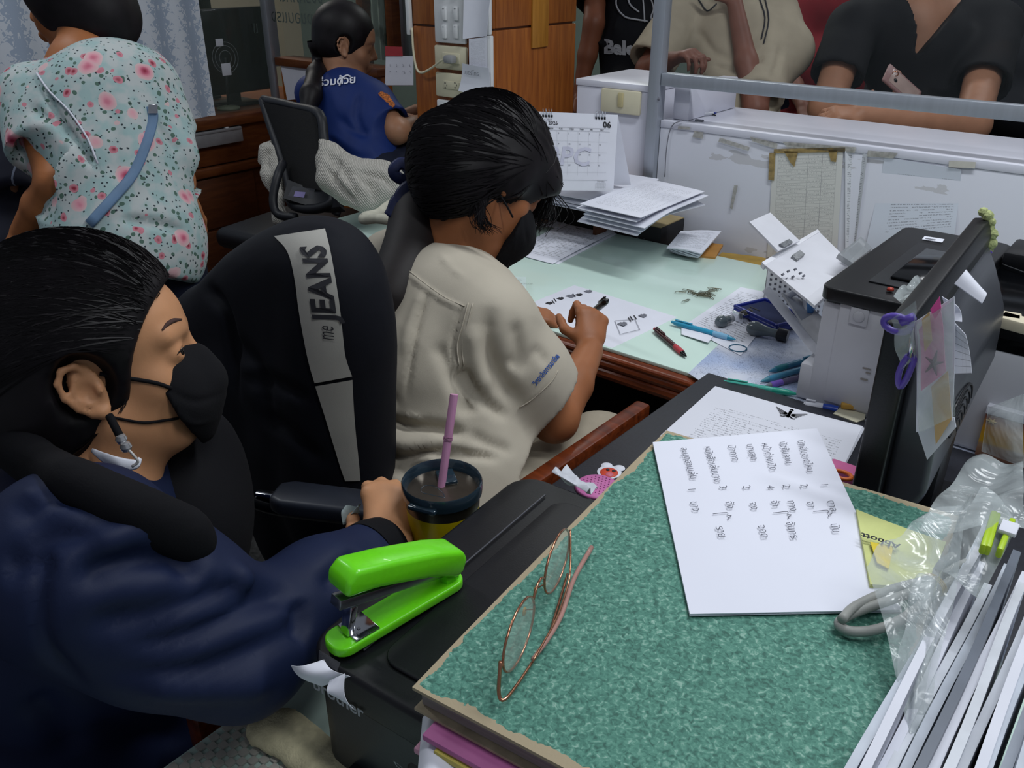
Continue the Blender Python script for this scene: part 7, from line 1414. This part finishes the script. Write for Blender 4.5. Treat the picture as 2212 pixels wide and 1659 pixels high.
cc = hip-UPZ*.22; bb('seat', cc[0]-.22, cc[0]+.24, cc[1]-.22, cc[1]+.24, cc[2]-.04, cc[2]+.03, BLK, ch2, .03); star_base(ch2, (cc[0], cc[1]), BLK, max(.2, cc[2]-.05)); box('backrest', cc-CR*.30+UPZ*.42, (.05, .44, .52), BLK, ch2, FR, .025); 
# =============================================================== far woman in the blue polo
def simple_person(nm, label, hd, nb, sh, el, wr, hp, skin, hair, top, bottom, hand_R=None, sleeve=.75, torso=(.155, .10), res=.009, folds=(), legs='sit', fwd=None, seed=1, hairargs=None, sleeve_r=.058, neck_cut=.05, extra_top=None, handkw=None, fine=None):
    R = hd.R; F = nrm(V(R[0, 0], R[1, 0], 0)) if fwd is None else nrm(fwd); L = V(-F[1], F[0], 0); FRM = frame(L, F)
    p = thing('person', label, 'person', (hp[0], hp[1], 0)); allp = [hd.c, nb, hp]+list(sh)+[e for e in el if e is not None]+[x for x in wr if x is not None]
    feet = [hp+L*s*.10+(F*.38 if legs == 'sit' else 0) for s in (-1, 1)]
    g = Sdf(np.min(allp+[V(hp[0], hp[1], 0.0)], 0)-.16, np.max(allp, 0)+.17, res*1.3, fine=[(hd.c-.12, hd.c+.12, res*.5)]+([(x-.10, x+.10, res*.5) for x in wr if x is not None]))
    hd.skin(g); g.cap(hd.w(-.03, 0, -.05), nb, .048, .056, .03); g.cap(nb-UPZ*.05, hp, .09, .11, .04)
    for s in (0, 1):
        g.cap(nb-UPZ*.04, sh[s], .05, .046, .03)
        if el[s] is not None: g.chain([sh[s], el[s]], [.047, .039], .02)
        if wr[s] is not None:
            g.chain([el[s], el[s]*.55+wr[s]*.45, wr[s]], [.039, .036, .025], .015)
            hx_ = nrm(wr[s]-el[s]) if hand_R is None or hand_R[s] is None else None; HR = frame(hx_, z=UPZ*.8+L*(.3 if s else -.3)) if hx_ is not None else hand_R[s]
            kw = dict(curl=(25, 35, 25)); kw.update((handkw or {}).get(s, {})); hand(g, wr[s], HR if s == 0 else HR, .95, **kw)
    for s in (-1, 1):
        a = hp+L*s*(.09 if legs == 'sit' else .07)
        if legs == 'sit': g.chain([a, a+F*.38, a+F*.40-UPZ*(hp[2]-.12)], [.08, .055, .04], .02)
        else: g.chain([a, V(a[0], a[1], hp[2]*.5), V(a[0], a[1], .07)], [.08, .055, .04], .02)
    sk = Surf(g, 1); sk.build('body', skin, p)
    ha = dict(t=.013, low=-.03); ha.update(hairargs or {}); gh = boundsdf([hd.c], .17, res*.55); hd.cap(gh, **ha); earfree(gh, hd); 
    shh = Surf(gh, 1); shh.build('hair', hair, p)
    gt = Sdf(np.min([nb, hp]+list(sh)+[e for e in el if e is not None], 0)-.24, np.max([nb, hp]+list(sh)+[e for e in el if e is not None], 0)+.22, res)
    for s in (0, 1):
        gt.cap(nb-UPZ*.035, sh[s], .055, .06, .04)
        if el[s] is not None: e_2 = sh[s]+(el[s]-sh[s])*sleeve; dn = nrm(el[s]-sh[s]); gt.cap(sh[s], e_2+dn*.06, sleeve_r*1.05, sleeve_r*1.22, .03); gt.cut(e_2, dn, lo=e_2-.11, hi=e_2+.11) if True else 0; gt.cap(e_2-dn*.04, e_2+dn*.06, sleeve_r*.85, sleeve_r*1.0, 0, 's')
    gt.ell(nb*.62+hp*.38-F*.005, (torso[0], torso[1], .17), FRM, .04); gt.ell(nb*.30+hp*.70, (torso[0]*.92, torso[1]*1.05, .18), FRM, .06); gt.ell(hp+UPZ*.03, (torso[0]*1.05, torso[1]*1.2, .12), FRM, .05)
    gt.ell(nb+UPZ*.04+F*.015, (neck_cut, neck_cut, .055), FRM, .01, 's')
    if extra_top: extra_top(gt, FRM)
    st = Surf(gt, 1); st.noise(.004, lambda v: wrinkle(v, 13, seed))
    for px_, w_, d_ in folds: st.fold(px_, w_, d_)
    st.build('top', top, p)
    gb = Sdf(V(*(np.min([hp]+feet, 0)-.17)[:2], .06), np.max([hp]+feet, 0)+.2, res*1.5)
    for s in (-1, 1):
        a = hp+L*s*(.09 if legs == 'sit' else .07)
        if legs == 'sit': gb.chain([a, a+F*.38, a+F*.40-UPZ*(hp[2]-.12)], [.11, .08, .06], .03)
        else: gb.chain([a, V(a[0], a[1], hp[2]*.5), V(a[0], a[1], .08)], [.098, .085, .065], .03); gb.ell(hp+UPZ*.01, (torso[0]*.86, torso[1]*.95, .12), FRM, .03)
    Surf(gb, 1).build('trousers', bottom, p)
    for s in (-1, 1): a = hp+L*s*.10+F*(.46 if legs == 'sit' else .05); v_, f_ = boxg((a[0], a[1], .045), (.09, .24, .08), FRM, .03, 4); mk('shoe', v_, f_, BLK, p)
    return p, sk, st, shh, F, L
DJ = fabric('dark_denim', '#14192a'); SKM = skinm('mid_skin', '#9a6f55'); SKD = skinm('deep_skin', '#7a4a35')
POLO = fabric('blue_polo', '#142a63', .6, (700, .1)); dC = 2.95
XC = nrm(cd(.93, -.08, .30)); RC = frame(XC, z=cd(.02, .90, -.42)); hC = Head(P(748, 92, dC), RC, 1.0); nC = P(745, 185, dC+.02); bodyF = nrm(CR*.55+CFH*.8)
LC = V(-bodyF[1], bodyF[0], 0); shC = [P(812, 222, dC-.03), nC+LC*.16-UPZ*.04]; elC = [P(858, 285, 2.86), shC[1]+bodyF*.14-UPZ*.2]; wrC = [P(915, 262, 3.02), P(900, 240, 3.2)]
hpC = P(775, 375, 2.95)
pC, skC, stC, hhC, _, _ = simple_person('person', 'woman in a blue polo shirt with a long ponytail at the far desk', hC, nC, shC, elC, wrC, hpC, SKM, HAIRM, POLO, DJ, fwd=bodyF, sleeve=.72, torso=(.165, .11), folds=[([(700, 290), (745, 330), (800, 345)], .014, -.01), ([(780, 200), (770, 250), (790, 300)], .014, -.012), ([(730, 250), (760, 280), (800, 290)], .014, -.008)], hairargs=dict(front=.062))
tC = P(690, 128, 2.98); g = boundsdf([tC, P(655, 250, 2.8)], .06, .006); g.cap(hC.w(-.09, 0, -.02), tC, .04, .02, .02); g.chain([tC, P(684, 160, 2.93), P(672, 205, 2.84), P(660, 250, 2.80)], [.018, .032, .034, .018], .02); Surf(g, 1).build('ponytail', HAIRM, pC)
tube('hair_tie', [tC+CR*.02*math.cos(a)*.9+CU*.012*math.sin(a)*1.6 for a in np.linspace(0, 2*math.pi, 15)], .006, PAPER, pC, 7)
txt('shirt_lettering', '\u0e23\u0e48\u0e27\u0e21\u0e14\u0e49\u0e27\u0e22', (0, 0, 0), (1, 0, 0), (0, 1, 0), 1, PAPER, pC, mapf=lambda x, y: stC.hit(690+x*24, 187-y*22-x*2, .004), bold=.02)
tube('shirt_swash', [stC.hit(u, v, .004) for u, v in ((734, 187), (740, 172), (750, 165), (758, 168))], .003, PAPER, pC, 5, 4)
mb = MB()
for k, (u, v, r_2) in enumerate(((824, 207, .012), (832, 214, .016), (840, 221, .012), (846, 227, .010))): mb.lathe([(.0001, .002), (r_2, .001), (r_2*1.1, 0)], stC.hit(u, v, .002), frame(CR, z=-CF), 10)
mb.build('sleeve_emblem', M('orange_embroidery', '#b5652a', .7, ns=250, na=.6), pC)
# =============================================================== woman in the floral blouse
def floral():
    k = NT('floral_print'); tc = k.n('ShaderNodeTexCoord'); nz = k.n('ShaderNodeTexNoise'); nz.inputs['Scale'].default_value = 30; nz.inputs['Detail'].default_value = 2; k.l(tc.outputs['Object'], nz.inputs[0])
    vm = k.n('ShaderNodeVectorMath'); vm.operation = 'SCALE'; k.l(nz.outputs[1], vm.inputs[0]); vm.inputs['Scale'].default_value = .014; va = k.n('ShaderNodeVectorMath'); va.operation = 'ADD'; k.l(tc.outputs['Object'], va.inputs[0]); k.l(vm.outputs[0], va.inputs[1])
    c = '#aebfbf'
    big = k.n('ShaderNodeTexVoronoi'); big.inputs['Scale'].default_value = 16; k.l(va.outputs[0], big.inputs[0])
    sm = k.n('ShaderNodeTexVoronoi'); sm.inputs['Scale'].default_value = 31; k.l(va.outputs[0], sm.inputs[0]); lf = k.n('ShaderNodeTexVoronoi'); lf.inputs['Scale'].default_value = 62; k.l(va.outputs[0], lf.inputs[0]); lf2 = k.n('ShaderNodeTexVoronoi'); lf2.inputs['Scale'].default_value = 110; k.l(va.outputs[0], lf2.inputs[0])
    base = k.ramp(nz.outputs[0], [(.4, '#9ab4b4'), (.6, '#b5bcbc')])
    s2 = k.n('ShaderNodeSeparateColor'); k.l(lf.outputs['Color'], s2.inputs[0]); a = k.mix(k.math('MULTIPLY', k.math('LESS_THAN', lf.outputs['Distance'], .30), k.math('GREATER_THAN', s2.outputs[0], .45)), base, '#4d6a5e')
    s4 = k.n('ShaderNodeSeparateColor'); k.l(lf2.outputs['Color'], s4.inputs[0]); a = k.mix(k.math('MULTIPLY', k.math('LESS_THAN', lf2.outputs['Distance'], .25), k.math('GREATER_THAN', s4.outputs[1], .5)), a, '#26343a')
    s3 = k.n('ShaderNodeSeparateColor'); k.l(sm.outputs['Color'], s3.inputs[0]); a = k.mix(k.math('MULTIPLY', k.math('LESS_THAN', sm.outputs['Distance'], .28), k.math('GREATER_THAN', s3.outputs[1], .5)), a, k.ramp(sm.outputs['Distance'], [(.08, '#8c2138'), (.2, '#c47d8a')]))
    s5 = k.n('ShaderNodeSeparateColor'); k.l(big.outputs['Color'], s5.inputs[0]); a = k.mix(k.math('MULTIPLY', k.math('LESS_THAN', big.outputs['Distance'], .34), k.math('GREATER_THAN', s5.outputs[2], .35)), a, k.ramp(big.outputs['Distance'], [(.05, '#8e1f3c'), (.13, '#bd5a74'), (.22, '#d99aa6'), (.32, '#cfb3b4')]))
    k.l(a, k.b.inputs['Base Color']); k.b.inputs['Roughness'].default_value = .8; return k.m
dD = 1.95; XD = nrm(cd(-.96, -.05, .22)); RD = frame(XD, z=cd(-.10, .90, -.42)); hD = Head(P(150, -8, dD), RD, 1.03); nD = P(178, 128, dD-.03); FD = nrm(CFH*.93-CR*.35); LD = V(-FD[1], FD[0], 0)
shD = [P(312, 198, dD), P(75, 215, dD-.06)]; elD = [P(372, 360, dD+.05), P(122, 395, dD-.12)]; wrD = [P(402, 425, dD+.14), P(48, 500, dD-.02)]; hpD = P(270, 540, dD-.03)
pD, skD, stD, hhD, _, _ = simple_person('person', 'woman in a pastel floral blouse standing with her back turned at the left', hD, nD, shD, elD, wrD, hpD, skinm('tan_skin', '#a5683f'), HAIRM, floral(), DJ, fwd=FD, legs='stand', sleeve=.62, torso=(.150, .115), sleeve_r=.072, res=.008, folds=[([(90, 190), (130, 260), (180, 330), (205, 360)], .008, -.014), ([(60, 230), (110, 260), (150, 300)], .012, -.010), ([(260, 475), (330, 480), (400, 500)], .010, -.016), ([(330, 250), (355, 290), (390, 330)], .010, -.012), ([(220, 200), (250, 300), (240, 400)], .018, -.006)],
    hairargs=dict(t=.020, low=-.045, front=.05), extra_top=lambda gt, f_: (gt.chain([P(255, 200, dD-.02), P(292, 560, dD-.04)], [.115, .138], .05), gt.chain([P(240, 480, dD-.03), P(340, 520, dD-.02)], [.11, .10], .04), gt.cut(P(250, 588, dD), cd(-.15, -1, 0)), gt.chain([P(345, 250, dD), P(385, 330, dD-.02)], [.05, .045], .03)))
g = boundsdf([hD.c], .19, .006); g.ell(hD.w(-.02, 0, .025), (.122, .108, .125), RD, 0); g.ell(hD.w(-.06, 0, -.05), (.085, .095, .085), RD, .03); g.ell(hD.w(.13, 0, -.04), (.085, .15, .12), RD, .01, 's'); g.cut(hD.w(0, 0, -.118), -RD[:, 2]+RD[:, 0]*.1); Surf(g, 1).build('bobbed_hair', HAIRM, pD)
st_px = [(322, 232), (326, 262), (310, 320), (285, 380), (245, 430), (195, 486)]
tube('bag_strap', [stD.hit(u, v, .005) for u, v in smoothpts(np.array(st_px, float), 4)], .013, M('dusty_blue_strap', '#5d7a9a', .6, ns=20, na=.1), pD, 8, flat=.22, up=-CF); q = stD.hit(324, 240, .012); box('strap_buckle', q, (.02, .02, .004), CHR, pD, frame(CR, CU), .002)
tube('bag_strap', [stD.hit(u, v, .004) for u, v in smoothpts(np.array([(82, 160), (110, 200), (150, 240), (190, 300), (212, 355)], float), 3)], .0022, PAPER, pD, 5)
# =============================================================== person at the left edge (navy stripes)
def stripes(name, base, ink, sc, w=.1):
    k = NT(name); tc = k.n('ShaderNodeTexCoord'); sp = k.n('ShaderNodeSeparateXYZ'); k.l(tc.outputs['Object'], sp.inputs[0]); v = k.math('ADD', k.math('MULTIPLY', sp.outputs[0], .77), k.math('MULTIPLY', sp.outputs[1], .63))
    k.l(k.mix(k.math('LESS_THAN', k.math('FRACT', k.math('MULTIPLY', v, sc)), w), base, ink), k.b.inputs['Base Color']); k.b.inputs['Roughness'].default_value = .8; return k.m
dE = 2.1; hE = Head(P(-150, 20, dE), frame(CFH, z=UPZ), 1.0); nE = P(-140, 170, dE)
simple_person('person', 'person in a navy pinstriped shirt cut off by the left edge of the photo', hE, nE, [P(-25, 260, dE), P(-260, 260, dE)], [P(5, 400, dE-.02), P(-280, 420, dE)], [None, None], P(-90, 560, dE), SKM, HAIRM, stripes('navy_pinstripe', '#12172c', '#7a8398', 24, .07), DJ, fwd=CFH, legs='stand', res=.013, sleeve=1.2, torso=(.18, .13), sleeve_r=.07)
# =============================================================== visitors behind the counter
def vis(label, d, hpx, npx, shp, elp, wrp, hpp, skin, hair, top, fwd=None, legs='stand', **k):
    f = fwd if fwd is not None else -V(.1, 1, 0); hd = Head(P(*hpx, d), frame(nrm(f), z=UPZ), 1.05); c = lambda q: None if q is None else (P(*q) if len(q) == 3 else P(*q, d))
    return simple_person('person', label, hd, c(npx), [c(q) for q in shp], [c(q) for q in elp], [c(q) for q in wrp], c(hpp), skin, hair, top, DJ, fwd=f, legs=legs, **k)
BLKT = fabric('black_tee', '#111217'); STP = M('white_tee_print', '#9d9fa5', .7)
dF = 3.25; pF, skF, stF, _, _, _ = vis('person in a black lettered T-shirt standing beside the wooden pillar', dF, (1370, -290), (1370, -145), [(1290, -95), (1440, -95)], [(1283, 50, 3.2), (1440, 60, 3.35)], [(1252, 200, 3.3), (1430, 170, 3.4)], (1370, 230), SKD, HAIRM, BLKT, res=.011, sleeve=.72, torso=(.15, .12), sleeve_r=.066, handkw={0: dict(curl=(10, 20, 15))})
txt('shirt_lettering', 'Baleni', (0, 0, 0), (1, 0, 0), (0, 1, 0), 1, STP, pF, mapf=lambda x, y: stF.hit(1306+x*39, 114+x*2.8-y*40, .004), bold=.05)
tube('shirt_print', [stF.hit(u, v, .005) for u, v in smoothpts(np.array([(1332, -10), (1334, 15), (1350, 38), (1380, 45), (1398, 48)], float), 4)], .0035, STP, pF, 5); tube('shirt_print', [stF.hit(u, v, .005) for u, v in smoothpts(np.array([(1356, -10), (1362, 12), (1380, 28)], float), 4)], .0035, STP, pF, 5); tube('shirt_print', [stF.hit(u, v, .005) for u, v in smoothpts(np.array([(1388, -10), (1390, 20), (1392, 50)], float), 4)], .003, STP, pF, 5)
tube('shirt_print', [stF.hit(u, v, .005) for u, v in smoothpts(np.array([(1404, -5), (1410, 20), (1405, 40), (1412, 52)], float), 4)], .003, STP, pF, 5)
CRS = fabric('cream_shirt', '#aaa08c', .85, (600, .2)); SKG = skinm('dark_arm_skin', '#7c5244'); dG = 2.95
pG, skG, stG, _, _, _ = vis('person in a cream shirt leaning on the counter behind the glass', dG, (1590, -120), (1580, -35), [(1480, 20), (1675, 25)], [(1398, 150, 2.90), (1632, 236, 2.78)], [(1452, 128, 2.80), (1588, 10, 2.80)], (1590, 330, 3.0), SKG, HAIRM, CRS, legs='stand', res=.010, sleeve=.9, torso=(.175, .13), sleeve_r=.072,
    folds=[([(1500, 60), (1540, 110), (1580, 130)], .014, -.010), ([(1650, 60), (1640, 130), (1660, 200)], .012, -.012), ([(1690, 90), (1680, 140), (1660, 180)], .012, -.01), ([(1540, 140), (1580, 150), (1630, 130)], .012, -.01)], extra_top=lambda gt, f_: (gt.chain([P(1690, 60, 2.93), P(1700, 110, 2.90), P(1660, 180, 2.88)], [.07, .085, .06], .03), gt.chain([P(1560, 80, 2.93), P(1580, 240, 2.93)], [.10, .12], .04)), handkw={1: dict(curl=(30, 40, 30)), 0: dict(curl=(40, 50, 30))})
for L_ in ([(1508, 0), (1528, 25), (1548, 10)], [(1640, 0), (1652, 40), (1645, 85)], [(1652, 0), (1660, 45), (1650, 95)]): tube('placket_line', [stG.hit(u, v, .003) for u, v in smoothpts(np.array(L_, float), 3)], .0025, INK, pG, 5)
RDT = fabric('red_shirt', '#7a101c', .8); dH = 3.55
vis('person in a red shirt standing behind the cream-shirted visitor', dH, (1800, -230), (1790, -110), [(1730, 20), (1880, 0)], [(1700, 150), (1850, 150)], [(1735, 230, 3.4), None], (1780, 300), SKG, HAIRM, RDT, res=.014, torso=(.17, .13), sleeve=1.1, sleeve_r=.075)
dI = 2.86; SKI = skinm('warm_arm_skin', '#a87a60'); BV = fabric('black_v_neck', '#0f0f13', .8)
nI = P(2000, -5, dI); hI = Head(P(2030, -78, dI-.03), frame(nrm(-V(.25, 1, 0)-UPZ*.25), z=UPZ-V(.0, .25, 0)), 1.08)
pI = thing('person', 'woman in a black V-neck top leaning crossed arms on the counter', 'person', (nI[0], nI[1]+.1, 0))
FI = nrm(V(-.15, -1, 0)); LI = V(-FI[1], FI[0], 0); FRI = frame(LI, FI); sI = [P(1842, 60, dI), P(2150, 60, dI-.02)]; eI = [P(1785, 232, 2.80), P(2098, 268, 2.62)]; wI = [P(1925, 262, 2.66), P(1858, 250, 2.57)]
hpI = P(1985, 400, 3.05)
g = Sdf(np.min(sI+eI+wI+[V(hpI[0], hpI[1], 0), hI.c], 0)-.16, np.max(sI+eI+wI+[hI.c], 0)+.16, .0125, fine=[(hI.c-.12, hI.c+.12, .006), (np.min(wI, 0)-.12, np.max(wI, 0)+.12, .0055)])
hI.skin(g); g.cap(hI.w(-.02, 0, -.05), nI, .055, .062, .03); g.cap(nI-UPZ*.06+FI*.02, P(1985, 95, dI+.04), .07, .06, .05); g.cap(nI-UPZ*.1, hpI, .12, .15, .05)
for s in (0, 1): g.chain([nI-UPZ*.04, sI[s], eI[s]], [.06, .062, .050], .03); g.chain([eI[s], eI[s]*.5+wI[s]*.5, wI[s]], [.058, .052, .034], .02)
hand(g, wI[1], frame(nrm(wI[1]-eI[1]+UPZ*.01), z=nrm(FI*.6+UPZ*.8)), .98, curl=(30, 45, 30), spread=8); hand(g, wI[0], frame(nrm(cd(.20, .75, -.3)), z=nrm(cd(.5, .1, -.8))), .95, curl=(15, 30, 30))
for s in (-1, 1): a = hpI+LI*s*.1; g.chain([a, V(a[0], a[1], .5), V(a[0], a[1], .07)], [.09, .06, .045], .02)
skI = Surf(g, 1); skI.build('body', SKI, pI)
gh = boundsdf([hI.c], .17, .007); hI.cap(gh, t=.015, low=-.03); Surf(gh, 1).build('hair', HAIRM, pI)
g = Sdf(np.min(sI+[hpI], 0)-.20, np.max(sI+[nI, hpI], 0)+.16, .0095); g.ell(P(1975, 110, dI+.02), (.19, .135, .17), FRI, 0); g.ell(P(1985, 260, dI+.08), (.18, .14, .2), FRI, .05); g.ell(hpI, (.20, .16, .16), FRI, .05)
for s in (0, 1): g.cap(nI-UPZ*.045, sI[s], .062, .078, .05); e2 = sI[s]+(eI[s]-sI[s])*.62; dn = nrm(eI[s]-sI[s]); g.cap(sI[s], e2+dn*.07, .082, .088, .03); g.cut(e2, dn, lo=e2-.14, hi=e2+.14); g.cap(e2-dn*.04, e2+dn*.08, .068, .078, 0, 's')
a, b, vt = P(1940, 0, dI), P(2068, 0, dI), P(1966, 134, dI-.05)
g.wedge([(a, -nrm(np.cross(vt-a, CF))), (b, -nrm(np.cross(CF, vt-b))), (P(1980, 60, dI+.06), CF)], P(1960, 60, dI)-.3, P(1960, 60, dI)+.3)
g.ell(nI+UPZ*.04, (.055, .06, .06), FRI, .01, 's')
stI = Surf(g, 1); stI.noise(.004, lambda v: wrinkle(v, 12, 31)); stI.build('v_neck_top', BV, pI)
GLDR = M('rose_gold', '#b98368'); q = P(1914, 278, 2.62); ax_ = nrm(eI[1]-wI[1]); F_ = frame(ax_, z=UPZ)
bcen = eI[1]*.30+wI[1]*.70; tube('bracelet', [bcen+F_@V(0, math.cos(a)*.042, math.sin(a)*.042) for a in np.linspace(0, 2*math.pi, 33)], .0026, GLDR, pI, 7); MB().lathe([(.0001, -.006), (.006, 0), (.0001, .006)], bcen+F_@V(0, -.030, .032), None, 10).build('bracelet_bead', GLDR, pI)
hp_2 = bpy.data.objects; gbt = Sdf(V(hpI[0]-.3, hpI[1]-.2, .06), hpI+.22, .018)
for s in (-1, 1): a = hpI+LI*s*.1; gbt.chain([a, V(a[0], a[1], .5), V(a[0], a[1], .08)], [.13, .09, .07], .03)
Surf(gbt, 1).build('trousers', DJ, pI)
for s in (-1, 1): a = hpI+LI*s*.1+FI*.05; v_, f_ = boxg((a[0], a[1], .045), (.09, .24, .08), FRI, .03, 4); mk('shoe', v_, f_, BLK, pI)
ph = thing('phone', 'phone in a mauve case with gold ring held by the woman in black', 'phone', P(1950, 190, 2.55)); pc_ = P(1948, 186, 2.56); Fp = frame(nrm(cd(.75, -.52, .2)), z=nrm(cd(.10, .35, -.9)))
box('case', pc_, (.135, .070, .010), M('mauve_case', '#8b6a68', .35), ph, Fp, .004, 3); box('back_glass', pc_+Fp@V(.005, 0, .0045), (.11, .055, .004), M('beige_back', '#a28c84', .2), ph, Fp, .002)
mk('camera_lens', *latheg([(.0001, .003), (.006, .002), (.007, 0)], pc_+Fp@V(-.030, -.008, .006), Fp, 16), BLKG, ph); tube('ring_holder', [pc_+Fp@V(-.042+.008*math.cos(a), .006, .012+.008*math.sin(a)) for a in np.linspace(0, 2*math.pi, 17)], .0018, GLDR, ph, 6)
vis('person in dark clothes behind the woman in the V-neck top at the right', 3.5, (2200, -200), (2200, -80), [(2110, -20), (2300, -20)], [(2120, 120), (2310, 120)], [None, None], (2200, 260), SKG, HAIRM, fabric('charcoal_shirt', '#15161c'), res=.016, torso=(.19, .14), sleeve=1.2, sleeve_r=.075)
vis('person in a dark shirt far back between the red and cream shirts', 4.3, (1720, -150), (1715, -60), [(1660, -20), (1770, -20)], [(1655, 60), (1778, 60)], [None, (1762, 40, 4.1)], (1715, 160), SKG, HAIRM, fabric('taupe_shirt', '#2a2523'), res=.016, torso=(.16, .13), sleeve=.9)
ph2 = box('phone', P(1764, 38, 4.0), (.05, .10, .012), M('white_phone', '#b9bac0', .3), None, frame(CR, CU)@rz(-20), .004); tag(ph2, 'white phone held up far behind the counter beside the red shirt', 'phone')
